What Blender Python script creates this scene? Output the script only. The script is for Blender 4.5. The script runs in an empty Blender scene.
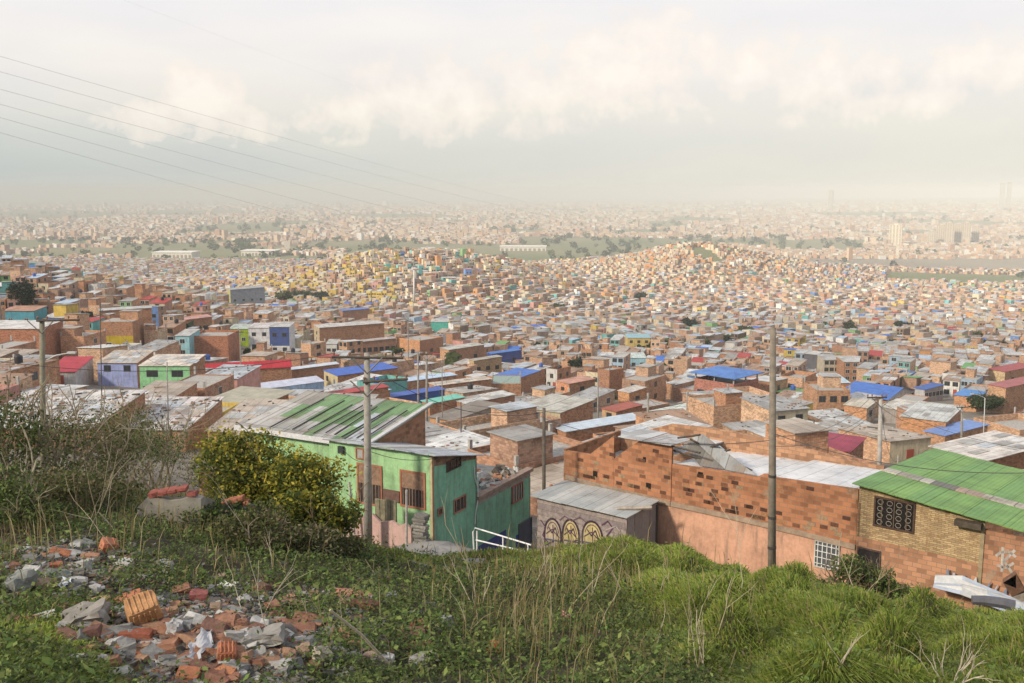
import bpy, math, random
import numpy as np
from mathutils import Vector
random.seed(11); RNG = np.random.default_rng(7)
scene = bpy.context.scene
COL = scene.collection
# ------------------------------------------------------------------ camera
F = 1000.0; CX = 512.0; CY = 341.5; HOR = 190.0
TH = math.atan((CY - HOR) / F); CT, ST = math.cos(TH), math.sin(TH)
cam = bpy.data.cameras.new('camera'); camo = bpy.data.objects.new('camera', cam); COL.objects.link(camo)
cam.sensor_width = 36; cam.lens = 36 * F / 1024; cam.clip_start = 0.1; cam.clip_end = 80000
camo.rotation_euler = (math.pi / 2 - TH, 0, 0); camo.location = (0, 0, 0)
scene.camera = camo

def slope_v(v):                       # z/y of the view ray through picture row v
    yc = (CY - v) / F
    return (-ST + yc * CT) / (CT + yc * ST)
def W(u, v, Y):                       # the point at depth Y seen at u, v
    xc = (u - CX) / F; yc = (CY - v) / F
    k = Y / (CT + yc * ST)
    return np.array((xc * k, Y, (-ST + yc * CT) * k))
def ray(u, v):
    xc = (u - CX) / F; yc = (CY - v) / F
    return np.array((xc, CT + yc * ST, -ST + yc * CT))
def proj(p):
    x, y, z = p
    d = y * CT - z * ST; up = y * ST + z * CT
    return CX + F * x / d, CY - F * up / d

# ------------------------------------------------------------------ noise
def _h(i, j, s):
    t = np.sin(i * 127.1 + j * 311.7 + s * 74.7) * 43758.5453
    return t - np.floor(t)
def vnoise(x, y, s=0):
    xi = np.floor(x); yi = np.floor(y); fx = x - xi; fy = y - yi
    fx = fx * fx * (3 - 2 * fx); fy = fy * fy * (3 - 2 * fy)
    a = _h(xi, yi, s); b = _h(xi + 1, yi, s); c = _h(xi, yi + 1, s); d = _h(xi + 1, yi + 1, s)
    return (a * (1 - fx) + b * fx) * (1 - fy) + (c * (1 - fx) + d * fx) * fy
def fbm(x, y, s=0, o=3):
    r = 0; a = 0.5
    for k in range(o):
        r = r + a * vnoise(x * 2 ** k, y * 2 ** k, s + k); a *= 0.5
    return r / (1 - 0.5 ** o)
def sst(a, b, x):
    t = np.clip((x - a) / (b - a), 0, 1); return t * t * (3 - 2 * t)

# ------------------------------------------------------------------ terrain: hillside, spur on the left, two hills, plain
TU = np.array([-100, 12, 120, 250, 330, 370, 450, 530, 620, 680, 720, 800, 900, 1000, 1124.])
TT = [
 (4,   [830] * 15),
 (8,   [660, 665, 690, 700, 706, 710, 715, 720, 715, 708, 705, 700, 700, 700, 700]),
 (12,  [575, 580, 600, 620, 626, 630, 640, 645, 640, 630, 625, 630, 640, 655, 660]),
 (16,  [525, 530, 535, 562, 578, 585, 597, 600, 590, 583, 580, 590, 605, 625, 635]),
 (20,  [496, 500, 508, 532, 552, 560, 570, 571, 555, 559, 569, 592, 606, 618, 628]),
 (25,  [475, 480, 494, 522, 542, 549, 556, 553, 540, 547, 561, 589, 604, 617, 626]),
 (30,  [472, 477, 492, 520, 544, 550, 560, 562, 552, 566, 580, 597, 608, 618, 627]),
 (36,  [478, 482, 494, 524, 546, 551, 562, 570, 582, 590, 596, 602, 609, 618, 626]),
 (44,  [482, 486, 498, 524, 543, 548, 557, 567, 577, 579, 581, 586, 591, 601, 610]),
 (55,  [480, 484, 494, 516, 525, 529, 537, 542, 546, 548, 549, 551, 553, 556, 560]),
 (70,  [464, 468, 474, 488, 492, 494, 497, 501, 504, 505, 506, 507, 509, 511, 513]),
 (100, [427, 430, 435, 446, 450, 452, 456, 459, 461, 462, 463, 464, 466, 467, 469]),
 (140, [402, 404, 410, 420, 426, 429, 434, 438, 441, 442, 443, 444, 445, 446, 448]),
 (185, [378, 380, 387, 398, 403, 406, 411, 415, 417, 418, 419, 420, 421, 422, 424]),
 (250, [338, 341, 352, 369, 377, 380, 386, 391, 394, 395, 396, 397, 398, 399, 401]),
 (350, [289, 295, 313, 341, 350, 354, 361, 365, 368, 369, 370, 371, 372, 373, 375]),
 (420, [265, 271, 293, 321, 335, 340, 347, 351, 354, 355, 356, 357, 358, 359, 361]),
 (500, [268, 275, 291, 312, 325, 329, 335, 339, 342, 343, 344, 345, 346, 347, 349]),
 (650, [290, 292, 298, 308, 314, 317, 320, 323, 325, 325, 325, 326, 327, 328, 329]),
 (760, [292, 293, 298, 304, 308, 308, 308, 311, 316, 317, 317, 318, 319, 320, 321]),
 (870, [292, 292, 296, 293, 281, 275, 273, 285, 305, 306, 307, 309, 310, 311, 313]),
 (960, [288, 288, 290, 282, 264, 252, 248, 267, 295, 297, 297, 299, 300, 301, 303]),
 (1060, [284, 284, 286, 283, 270, 262, 258, 269, 290, 292, 293, 294, 296, 297, 299]),
 (1200, [279, 279, 281, 284, 283, 283, 282, 285, 283, 274, 275, 284, 287, 289, 291]),
 (1400, [268, 268, 268, 270, 271, 271, 271, 272, 262, 241, 245, 265, 275, 278, 281]),
 (1500, [264, 264, 264, 265, 266, 266, 266, 268, 258, 246, 250, 266, 273, 276, 279]),
 (1700, [258, 258, 258, 259, 260, 260, 260, 261, 262, 262, 262, 265, 268, 270, 272]),
 (2200, [248, 248, 248, 249, 250, 250, 250, 250, 251, 252, 252, 254, 256, 258, 260]),
 (3000, [236, 236, 236, 236, 236, 236, 236, 237, 238, 239, 239, 240, 241, 241, 242]),
 (4000, [227, 227, 227, 227, 227, 227, 227, 228, 229, 229, 229, 229, 228, 227, 226]),
 (6000, [216, 216, 216, 216, 216, 216, 216, 216, 216, 216, 216, 215, 214, 212, 210]),
 (9000, [208, 208, 208, 208, 208, 208, 208, 208, 208, 208, 207, 206, 205, 203, 201]),
 (14000, [202, 202, 202, 202, 202, 202, 202, 202, 202, 202, 201, 200, 199, 197, 195]),
 (26000, [197] * 15),
]
TY = np.array([r[0] for r in TT], float); TV = np.array([r[1] for r in TT], float)
TUF = np.arange(-100, 1125, 4.0)
from_u = np.stack([np.interp(TUF, TU, r) for r in TV])
ker = np.hanning(19); ker /= ker.sum()          # smooth along u
from_u = np.stack([np.convolve(np.pad(r, 9, mode='edge'), ker, 'valid') for r in from_u])
TLF = np.linspace(math.log(4), math.log(26000), 420)
from_u = np.stack([np.interp(TLF, np.log(TY), from_u[:, j]) for j in range(from_u.shape[1])], axis=1)
k2 = np.hanning(9); k2 /= k2.sum()
from_u = np.stack([np.convolve(np.pad(from_u[:, j], 4, mode='edge'), k2, 'valid') for j in range(from_u.shape[1])], axis=1)
TS = slope_v(from_u)                             # slopes z/y

def lawn_w(a, y):                                # where tussocky lawn grows (1) rather than leafy weeds (0)
    u = CX + a * 985; 
    return np.maximum(sst(-40, 60, u - (700 - (y - 9) * 15)), sst(0, 1, (u - 340) / 60) * sst(19, 23, y))
def Hbase(x, y):
    x = np.asarray(x, float); y = np.asarray(y, float)
    yy = np.maximum(y, 4.0); a = x / yy
    u = np.clip(CX + a * 985, -100, 1120)        # columns in x/y
    fu = (u + 100) / 4.0; i = np.clip(np.floor(fu).astype(int), 0, TS.shape[1] - 2); fu = fu - i
    fl = (np.log(np.minimum(yy, 25999)) - TLF[0]) / (TLF[1] - TLF[0]); j = np.clip(np.floor(fl).astype(int), 0, TS.shape[0] - 2); fl = fl - j
    s = (TS[j, i] * (1 - fu) + TS[j, i + 1] * fu) * (1 - fl) + (TS[j + 1, i] * (1 - fu) + TS[j + 1, i + 1] * fu) * fl
    z = s * yy
    return np.where(y < 4, -1.6 + (z + 1.6) * np.clip(y, -60, 4) / 4.0 * np.where(y < 0, 0.12, 1), z)
def H(x, y):
    z = Hbase(x, y)
    y = np.asarray(y, float); x = np.asarray(x, float)
    near = 1 - sst(26, 36, y)
    lw = lawn_w(x / np.maximum(y, 4), y)
    t = vnoise(x * 1.5 + 3.1, y * 1.15 + 1.7, 3) ; t2 = vnoise(x * 0.5, y * 0.45, 9)
    bump = lw * ((0.62 * t * t + 0.02) * (1 - 0.55 * sst(17, 25, y)) + 0.24 * t2 - 0.30) + 0.5 * np.exp(-((x + 3.0) / 1.2) ** 2 - ((y - 9.3) / 0.8) ** 2) + (1 - lw) * (0.22 * fbm(x * 0.9, y * 0.9, 5) + 0.07 * vnoise(x * 5, y * 5, 6) - 0.12)
    return z + near * bump
def ground_at(u, v, y0=4.0):
    D = ray(u, v); D = D / D[1]
    Ys = np.exp(np.linspace(math.log(y0), math.log(25000), 1500))
    hit = np.nonzero(D[2] * Ys <= H(D[0] * Ys, Ys))[0]
    if len(hit) == 0: return D * 25000
    b = Ys[hit[0]]; a = Ys[max(hit[0] - 1, 0)]
    for _ in range(25):
        m = (a + b) / 2
        if D[2] * m <= float(H(D[0] * m, m)): b = m
        else: a = m
    return D * b
def on_wall(O, d, u, v):                         # where the ray meets the vertical plane through O along d: (t, z)
    D = ray(u, v)
    M = np.array([[d[0], -D[0]], [d[1], -D[1]]])
    t, s = np.linalg.solve(M, -np.array(O[:2]))
    return float(t), float(s * D[2])

# ------------------------------------------------------------------ materials
MAT = {}
class NT:
    def __init__(self, name):
        m = bpy.data.materials.new(name); m.use_nodes = True
        self.m = m; self.t = m.node_tree; self.t.nodes.clear()
        self.out = self.n('ShaderNodeOutputMaterial'); self.bsdf = self.n('ShaderNodeBsdfPrincipled')
        self.l(self.bsdf, 'BSDF', self.out, 'Surface')
        self.bsdf.inputs['Specular IOR Level'].default_value = 0.25
    def n(self, ty, **kw):
        nd = self.t.nodes.new(ty)
        for k, v in kw.items():
            if hasattr(nd, k): setattr(nd, k, v)
            else: nd.inputs[k.replace('_', ' ')].default_value = v
        return nd
    def l(self, a, ao, b, bi): self.t.links.new(a.outputs[ao], b.inputs[bi])
    def mix(self, f, a, b, bt='MIX', fac=None):
        nd = self.t.nodes.new('ShaderNodeMix'); nd.data_type = 'RGBA'; nd.blend_type = bt
        for v, i in ((f, 0), (a, 6), (b, 7)):
            if isinstance(v, tuple) and len(v) == 2 and hasattr(v[0], 'outputs'): self.t.links.new(v[0].outputs[v[1]], nd.inputs[i])
            elif i == 0: nd.inputs[0].default_value = v
            else: nd.inputs[i].default_value = (*v, 1) if len(v) == 3 else v
        return (nd, 2)
    def ramp(self, src, pts):
        nd = self.t.nodes.new('ShaderNodeValToRGB'); self.t.links.new(src[0].outputs[src[1]], nd.inputs[0])
        e = nd.color_ramp.elements
        while len(e) > 1: e.remove(e[-1])
        for k, (p, c) in enumerate(pts):
            x = e[0] if k == 0 else e.new(p)
            x.position = p; x.color = (c, c, c, 1) if not isinstance(c, tuple) else (*c, 1)
        return (nd, 0)
    def noise(self, scale, detail=4, rough=0.6, coord='Object', vec=None):
        nd = self.t.nodes.new('ShaderNodeTexNoise'); nd.inputs['Scale'].default_value = scale
        nd.inputs['Detail'].default_value = detail; nd.inputs['Roughness'].default_value = rough
        if vec: self.t.links.new(vec[0].outputs[vec[1]], nd.inputs[0])
        else:
            tc = self.t.nodes.new('ShaderNodeTexCoord'); self.t.links.new(tc.outputs[coord], nd.inputs[0])
        return (nd, 0)
    def col(self): 
        nd = self.t.nodes.new('ShaderNodeAttribute'); nd.attribute_name = 'Col'; return (nd, 'Color')
    def base(self, c): self.t.links.new(c[0].outputs[c[1]], self.bsdf.inputs['Base Color'])
    def bump(self, h, s, d=0.02):
        b = self.t.nodes.new('ShaderNodeBump'); b.inputs['Strength'].default_value = s; b.inputs['Distance'].default_value = d
        self.t.links.new(h[0].outputs[h[1]], b.inputs['Height']); self.t.links.new(b.outputs[0], self.bsdf.inputs['Normal'])
    def uvn(self): return (self.n('ShaderNodeUVMap'), 0)

def m_paint():
    k = NT('painted_plaster'); c = k.col()
    n1 = k.ramp(k.noise(0.7, 6, 0.7), [(0.3, 0.62), (0.55, 1.0), (0.75, 1.08)])
    n2 = k.ramp(k.noise(7, 3, 0.7), [(0.3, 0.8), (0.6, 1.0)])
    c = k.mix(1.0, c, n1, 'MULTIPLY'); c = k.mix(0.7, c, n2, 'MULTIPLY')
    mp = k.n('ShaderNodeMapping'); tc = k.n('ShaderNodeTexCoord'); k.l(tc, 'Object', mp, 'Vector'); mp.inputs['Scale'].default_value = (2.2, 2.2, 0.28)
    st = k.ramp(k.noise(1.3, 6, 0.75, vec=(mp, 0)), [(0.50, 0.0), (0.70, 0.6)])
    c = k.mix(st, c, (0.13, 0.11, 0.09)); k.base(c); k.bsdf.inputs['Roughness'].default_value = 0.85
    k.bump(k.noise(12, 4, 0.7), 0.3); MAT['paint'] = k.m
def m_brick(key='brick', bw=0.36, rh=0.19, mort=(0.24, 0.18, 0.13), ms=0.012, lo=0.55, hi=1.3):
    k = NT('clay_block_' + key if key != 'brick' else 'clay_block'); c = k.col()
    uv = k.uvn(); nz = k.noise(3, 2, 0.5, vec=uv)
    mp = k.mix(0.02 if key == 'brick' else 0.09, uv, nz, 'ADD')
    a = k.mix(1.0, c, (hi, hi * 0.98, hi * 0.95), 'MULTIPLY'); b = k.mix(1.0, c, (lo, lo * 0.92, lo * 0.9), 'MULTIPLY')
    br = k.n('ShaderNodeTexBrick'); k.l(mp[0], 2, br, 'Vector'); k.l(a[0], 2, br, 'Color1'); k.l(b[0], 2, br, 'Color2')
    br.inputs['Mortar'].default_value = (*mort, 1); br.inputs['Scale'].default_value = 1; br.inputs['Mortar Size'].default_value = ms
    br.inputs['Brick Width'].default_value = bw; br.inputs['Row Height'].default_value = rh; br.inputs['Bias'].default_value = -0.25
    c = (br, 'Color')
    n1 = k.ramp(k.noise(0.55, 6, 0.7), [(0.28, 0.6), (0.5, 1.0), (0.75, 1.12)]); c = k.mix(1.0, c, n1, 'MULTIPLY')
    pl = k.ramp(k.noise(0.9, 5, 0.65, coord='Object'), [(0.6, 0.0), (0.68, 0.65)]); c = k.mix(pl, c, (0.36, 0.27, 0.19))
    if key == 'thin': c = k.mix(k.ramp(k.noise(2.2, 6, 0.8, coord='Object'), [(0.5, 0.0), (0.6, 0.8)]), c, (0.24, 0.15, 0.08))
    k.base(c); k.bsdf.inputs['Roughness'].default_value = 0.9
    k.bump((br, 'Fac'), -0.5, 0.012); MAT[key] = k.m
def m_roof():
    k = NT('corrugated_sheet'); c = k.col(); uv = k.uvn()
    a = k.mix(1.0, c, (1.12,) * 3, 'MULTIPLY'); b = k.mix(1.0, c, (0.62, 0.60, 0.57), 'MULTIPLY')
    br = k.n('ShaderNodeTexBrick'); k.l(uv[0], 0, br, 'Vector'); k.l(a[0], 2, br, 'Color1'); k.l(b[0], 2, br, 'Color2'); br.offset = 0.0
    br.inputs['Mortar'].default_value = (0.12, 0.11, 0.10, 1); br.inputs['Scale'].default_value = 1; br.inputs['Mortar Size'].default_value = 0.02
    br.inputs['Brick Width'].default_value = 0.92; br.inputs['Row Height'].default_value = 2.6; br.inputs['Bias'].default_value = -0.35
    c = (br, 'Color')
    n1 = k.ramp(k.noise(0.5, 6, 0.7), [(0.3, 0.62), (0.55, 1.02)]); c = k.mix(1.0, c, n1, 'MULTIPLY')
    rust = k.ramp(k.noise(0.75, 7, 0.75), [(0.53, 0.0), (0.67, 0.65)]); c = k.mix(rust, c, (0.20, 0.14, 0.09))
    grime = k.ramp(k.noise(2.6, 6, 0.85), [(0.55, 0.0), (0.70, 0.6)]); c = k.mix(grime, c, (0.11, 0.09, 0.075))
    k.base(c); k.bsdf.inputs['Roughness'].default_value = 0.55; k.bsdf.inputs['Specular IOR Level'].default_value = 0.3
    wv = k.n('ShaderNodeTexWave'); k.l(uv[0], 0, wv, 'Vector'); wv.inputs['Scale'].default_value = 1.8; wv.bands_direction = 'X'
    k.bump((wv, 'Fac'), 0.5, 0.03); MAT['roof'] = k.m
def m_sheet():                                    # painted sheet roof with seams, cleaner than the patched ones
    k = NT('painted_sheet'); c = k.col(); uv = k.uvn()
    n1 = k.ramp(k.noise(0.6, 6, 0.7), [(0.3, 0.7), (0.6, 1.06)]); c = k.mix(1.0, c, n1, 'MULTIPLY')
    g = k.ramp(k.noise(1.6, 7, 0.85), [(0.55, 0.0), (0.70, 0.55)]); c = k.mix(g, c, (0.10, 0.10, 0.07))
    br = k.n('ShaderNodeTexBrick'); k.l(uv[0], 0, br, 'Vector'); k.l(c[0], 2, br, 'Color1'); k.l(c[0], 2, br, 'Color2'); br.offset = 0.0
    d = k.mix(1.0, c, (0.55,) * 3, 'MULTIPLY'); k.l(d[0], 2, br, 'Mortar')
    br.inputs['Scale'].default_value = 1; br.inputs['Mortar Size'].default_value = 0.018; br.inputs['Brick Width'].default_value = 0.85; br.inputs['Row Height'].default_value = 5.0
    k.base((br, 'Color')); k.bsdf.inputs['Roughness'].default_value = 0.6
    wv = k.n('ShaderNodeTexWave'); k.l(uv[0], 0, wv, 'Vector'); wv.inputs['Scale'].default_value = 1.8
    k.bump((wv, 'Fac'), 0.4, 0.03); MAT['sheet'] = k.m
def m_simple(key, name, rough=0.8, lo=0.7, sc=3.0, spec=0.25, bumps=0.3, metal=0.0):
    k = NT(name); c = k.col(); n = k.ramp(k.noise(sc, 6, 0.7), [(0.3, lo), (0.65, 1.1)])
    k.base(k.mix(1.0, c, n, 'MULTIPLY')); k.bsdf.inputs['Roughness'].default_value = rough; k.bsdf.inputs['Specular IOR Level'].default_value = spec
    k.bsdf.inputs['Metallic'].default_value = metal
    if bumps: k.bump(k.noise(sc * 4, 5, 0.7), bumps)
    MAT[key] = k.m
def m_leaf():
    k = NT('leaf'); c = k.col(); k.base(c); k.bsdf.inputs['Roughness'].default_value = 0.6; k.bsdf.inputs['Specular IOR Level'].default_value = 0.15
    tr = k.n('ShaderNodeBsdfTranslucent'); k.l(c[0], 'Color', tr, 'Color')
    mx = k.n('ShaderNodeMixShader'); mx.inputs[0].default_value = 0.35
    k.l(k.bsdf, 'BSDF', mx, 1); k.l(tr, 0, mx, 2); k.l(mx, 0, k.out, 'Surface'); MAT['leaf'] = k.m
def m_ground():
    k = NT('soil_and_streets'); c = k.col()
    n1 = k.ramp(k.noise(0.35, 8, 0.7), [(0.3, 0.6), (0.7, 1.25)]); c = k.mix(1.0, c, n1, 'MULTIPLY')
    n2 = k.ramp(k.noise(4.0, 8, 0.75), [(0.3, 0.6), (0.7, 1.25)]); c = k.mix(1.0, c, n2, 'MULTIPLY')
    k.base(c); k.bsdf.inputs['Roughness'].default_value = 0.95; k.bump(k.noise(9, 6, 0.75), 0.7, 0.05); MAT['ground'] = k.m
m_paint(); m_brick(); m_brick('thin', 0.26, 0.075, (0.22, 0.16, 0.10), 0.010, 0.55, 1.25); m_roof(); m_sheet(); m_leaf(); m_ground()
m_simple('concrete', 'weathered_concrete', 0.9, 0.6); m_simple('wood', 'weathered_wood', 0.85, 0.5, 5)
m_simple('glass', 'dark_window_glass', 0.15, 0.8, 1.0, 0.5, 0); m_simple('metal', 'painted_metal', 0.5, 0.75, 6, 0.4, 0)
m_simple('clay', 'broken_clay', 0.9, 0.55, 9, 0.2, 0.6); m_simple('plastic', 'dull_plastic', 0.5, 0.8, 5, 0.4, 0.1)
m_simple('stem', 'dry_stem', 0.85, 0.65, 14, 0.2, 0)

# ------------------------------------------------------------------ mesh builder
class MB:
    def __init__(self): self.v = []; self.f = []; self.c = []; self.m = []; self.uv = []
    def face(self, pts, col, mat, e=None, uv=None):
        i = len(self.v); pts = [tuple(map(float, p)) for p in pts]; self.v += pts; self.f.append(tuple(range(i, i + len(pts))))
        self.c.append(col); self.m.append(mat)
        if uv is None:
            P = np.array(pts); n = np.cross(P[1] - P[0], P[2] - P[0]); L = np.linalg.norm(n) or 1; n = n / L
            if abs(n[2]) < 0.75:
                t = np.array((-n[1], n[0], 0)); t /= np.linalg.norm(t); uv = [(float(p @ t), float(p[2])) for p in P]
            else:
                t = np.array(e if e is not None else (1, 0, 0), float); t = t - n * (t @ n); t /= np.linalg.norm(t) or 1; b = np.cross(n, t)
                uv = [(float(p @ t), float(p @ b)) for p in P]
        self.uv.append(uv)
    def hexa(self, b, t, col, mat, e=None, topcol=None, topmat=None, bottom=True):   # b, t: 4 points each, anticlockwise from above
        for i in range(4):
            j = (i + 1) % 4; self.face((b[i], b[j], t[j], t[i]), col, mat, e)
        self.face(t, topcol or col, topmat or mat, e)
        if bottom: self.face(b[::-1], col, mat, e)
    def box(self, x0, x1, y0, y1, z0, z1, col, mat, **k):
        self.hexa([(x0, y0, z0), (x1, y0, z0), (x1, y1, z0), (x0, y1, z0)], [(x0, y0, z1), (x1, y0, z1), (x1, y1, z1), (x0, y1, z1)], col, mat, **k)
    def obox(self, c, d, L, wd, z0, z1, col, mat, **k):    # box along 2D dir d from c, length L, sideways wd (to the left of d is positive)
        c = np.array(c[:2]); d = np.array(d[:2]); n = np.array((-d[1], d[0]))
        q = [c, c + d * L, c + d * L + n * wd, c + n * wd]
        if wd < 0: q = q[::-1]
        self.hexa([(*p, z0) for p in q], [(*p, z1) for p in q], col, mat, **k)
    def tube(self, pts, r0, r1, col, mat, n=6, cap=True):
        pts = [np.array(p, float) for p in pts]; K = len(pts); rings = []; i0 = len(self.v)
        for k, p in enumerate(pts):
            t = pts[min(k + 1, K - 1)] - pts[max(k - 1, 0)]; t /= np.linalg.norm(t) or 1
            a = np.cross(t, (0, 0, 1) if abs(t[2]) < 0.9 else (1, 0, 0)); a /= np.linalg.norm(a); b = np.cross(t, a)
            r = r0 + (r1 - r0) * k / max(K - 1, 1)
            for j in range(n):
                w = 2 * math.pi * j / n; self.v.append(tuple(p + r * (a * math.cos(w) + b * math.sin(w))))
        for k in range(K - 1):
            for j in range(n):
                self._raw((i0 + k * n + j, i0 + k * n + (j + 1) % n, i0 + (k + 1) * n + (j + 1) % n, i0 + (k + 1) * n + j), col, mat)
        if cap:
            self._raw(tuple(i0 + j for j in range(n))[::-1], col, mat); self._raw(tuple(i0 + (K - 1) * n + j for j in range(n)), col, mat)
    def _raw(self, idx, col, mat):
        self.f.append(idx); self.c.append(col); self.m.append(mat); self.uv.append([(0, 0)] * len(idx))
    def lathe(self, prof, c, col, mat, n=16):
        i0 = len(self.v); K = len(prof)
        for r, z in prof:
            for j in range(n):
                w = 2 * math.pi * j / n; self.v.append((c[0] + r * math.cos(w), c[1] + r * math.sin(w), c[2] + z))
        for k in range(K - 1):
            for j in range(n): self._raw((i0 + k * n + j, i0 + k * n + (j + 1) % n, i0 + (k + 1) * n + (j + 1) % n, i0 + (k + 1) * n + j), col, mat)
        self._raw(tuple(i0 + j for j in range(n))[::-1], col, mat); self._raw(tuple(i0 + (K - 1) * n + j for j in range(n)), col, mat)
    def chunk(self, c, size, rot, col, mat, rough=0.12, sub=1, rnd=random):
        # a broken block: a cube grid pushed about
        g = []; idx = {}
        from mathutils import Euler
        R = np.array(Euler(rot).to_matrix()); i0 = len(self.v); n = sub + 1
        for i in range(n + 1):
            for j in range(n + 1):
                for k in range(n + 1):
                    if 0 < i < n and 0 < j < n and 0 < k < n: continue
                    p = np.array((i / n - .5, j / n - .5, k / n - .5)) 
                    p = p * (1 - 0.10 * (np.abs(p) > .49).sum() * 0.5)
                    p = p * np.array(size) + np.array([rnd.uniform(-1, 1) for _ in range(3)]) * rough * min(size)
                    idx[i, j, k] = len(self.v); self.v.append(tuple(R @ p + np.array(c)))
        for ax in range(3):
            for side in (0, n):
                for p in range(n):
                    for q in range(n):
                        qd = []
                        for dp, dq in ((0, 0), (1, 0), (1, 1), (0, 1)):
                            t = [0, 0, 0]; t[ax] = side; t[(ax + 1) % 3] = p + dp; t[(ax + 2) % 3] = q + dq; qd.append(idx[tuple(t)])
                        self._raw(tuple(qd if side else qd[::-1]), col, mat)
    def shift(self, o, ang=0):
        c, s = math.cos(ang), math.sin(ang)
        self.v = [(x * c - y * s + o[0], x * s + y * c + o[1], z + o[2]) for x, y, z in self.v]; return self
    def add(self, other, o=(0, 0, 0), ang=0):
        c, s = math.cos(ang), math.sin(ang); i0 = len(self.v)
        self.v += [(x * c - y * s + o[0], x * s + y * c + o[1], z + o[2]) for x, y, z in other.v]
        self.f += [tuple(i + i0 for i in f) for f in other.f]; self.c += other.c; self.m += other.m; self.uv += other.uv
    def mesh(self, name, origin=(0, 0, 0), smooth=False):
        me = bpy.data.meshes.new(name); o = origin
        me.from_pydata([(v[0] - o[0], v[1] - o[1], v[2] - o[2]) for v in self.v], [], self.f)
        keys = []
        for k in self.m:
            if k not in keys: keys.append(k)
        for k in keys: me.materials.append(MAT[k])
        me.polygons.foreach_set('material_index', [keys.index(k) for k in self.m])
        at = me.color_attributes.new('Col', 'FLOAT_COLOR', 'CORNER')
        cs = []; us = []
        for f, c, uv in zip(self.f, self.c, self.uv):
            cs += [c[0], c[1], c[2], 1.0] * len(f)
            for w in uv: us += [w[0], w[1]]
        at.data.foreach_set('color', cs)
        ul = me.uv_layers.new(name='UVMap'); ul.data.foreach_set('uv', us)
        if smooth: me.polygons.foreach_set('use_smooth', [True] * len(self.f))
        me.update(); return me
    def build(self, name, parent=None, origin=(0, 0, 0), smooth=False, loc=None):
        o = bpy.data.objects.new(name, self.mesh(name, origin, smooth)); COL.objects.link(o)
        if parent is not None: o.parent = parent
        if loc is not None: o.location = loc
        return o
def np_mesh(name, verts, quads, cols, mats, midx=None, uvs=None, tris=None, tcols=None):
    """big mesh from arrays: quads (N,4), cols (N,3) per face"""
    me = bpy.data.meshes.new(name); nq = len(quads); nt = 0 if tris is None else len(tris)
    me.vertices.add(len(verts)); me.vertices.foreach_set('co', np.ascontiguousarray(verts, np.float32).ravel())
    loops = quads.ravel() if nt == 0 else np.concatenate([quads.ravel(), tris.ravel()])
    me.loops.add(len(loops)); me.loops.foreach_set('vertex_index', loops.astype(np.int32))
    st = np.arange(nq) * 4; tot = np.full(nq, 4)
    if nt: st = np.concatenate([st, nq * 4 + np.arange(nt) * 3]); tot = np.concatenate([tot, np.full(nt, 3)])
    me.polygons.add(nq + nt); me.polygons.foreach_set('loop_start', st.astype(np.int32)); me.polygons.foreach_set('loop_total', tot.astype(np.int32))
    for k in mats: me.materials.append(MAT[k])
    if midx is not None: me.polygons.foreach_set('material_index', midx.astype(np.int32))
    me.update(calc_edges=True)
    at = me.color_attributes.new('Col', 'FLOAT_COLOR', 'CORNER')
    c = np.repeat(cols, 4, axis=0)
    if nt: c = np.concatenate([c, np.repeat(tcols, 3, axis=0)])
    at.data.foreach_set('color', np.concatenate([c, np.ones((len(c), 1))], axis=1).astype(np.float32).ravel())
    if uvs is not None:
        ul = me.uv_layers.new(name='UVMap'); ul.data.foreach_set('uv', uvs.astype(np.float32).ravel())
    me.polygons.foreach_set('use_smooth', [False] * (nq + nt)); me.validate(); me.update()
    o = bpy.data.objects.new(name, me); COL.objects.link(o); return o
def thing(name, label, cat, loc=(0, 0, 0), rz=0, group=None):
    o = bpy.data.objects.new(name, None); COL.objects.link(o); o.location = loc; o.rotation_euler = (0, 0, rz)
    return tag(o, label, cat, group)
def tag(o, label=None, cat=None, group=None, kind=None):
    if label: o['label'] = label
    if cat: o['category'] = cat
    if group: o['group'] = group
    if kind: o['kind'] = kind
    return o

# ------------------------------------------------------------------ labels that say which one: look + where it lies from something nameable
USED = set()
def _sector(du, dv):
    s = []
    if abs(dv) * 2.2 > abs(du) * 0.45: s.append('behind' if dv < 0 else 'in front of')
    if abs(du) > abs(dv) * 0.8: s.append('left of' if du < 0 else 'right of')
    if len(s) == 2: return s[0].replace(' of', '') + ' and ' + s[1]
    return s[0]
def autolabel(items, anchors, near=40):
    """items: (obj, look, u, v); anchors: (phrase, u, v)"""
    order = sorted(items, key=lambda t: min(math.hypot(t[2] - a[1], 2 * (t[3] - a[2])) for a in anchors if a[0]))
    for o, look, u, v in order:
        ds = sorted(anchors, key=lambda a: math.hypot(u - a[1], 2 * (v - a[2])))
        done = False
        for pre in ('', 'just ', 'farther '):
            for a in ds[:5]:
                s = _sector(u - a[1], v - a[2]); p = pre
                if not pre and math.hypot(u - a[1], 2 * (v - a[2])) < near: p = 'just '
                lab = f'{look} {p}{s} the {a[0]}'
                if len(lab.replace('-', ' ').split()) <= 16 and lab not in USED: done = True; break
            if done: break
        if not done:
            for a in ds[:7]:
                for b in ds[:7]:
                    lab = f'{look} between the {a[0]} and the {b[0]}'
                    if a is not b and len(lab.replace('-', ' ').split()) <= 16 and lab not in USED: done = True; break
                if done: break
        if not done:
            short = look.split(' with ')[0]
            for a in sorted(ds[:25], key=lambda a: len(a[0].replace('-', ' ').split())):
                lab = f'{short} {_sector(u - a[1], v - a[2])} the {a[0]}'
                if lab not in USED: break
        USED.add(lab); o['label'] = lab
NFILL = 222
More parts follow.
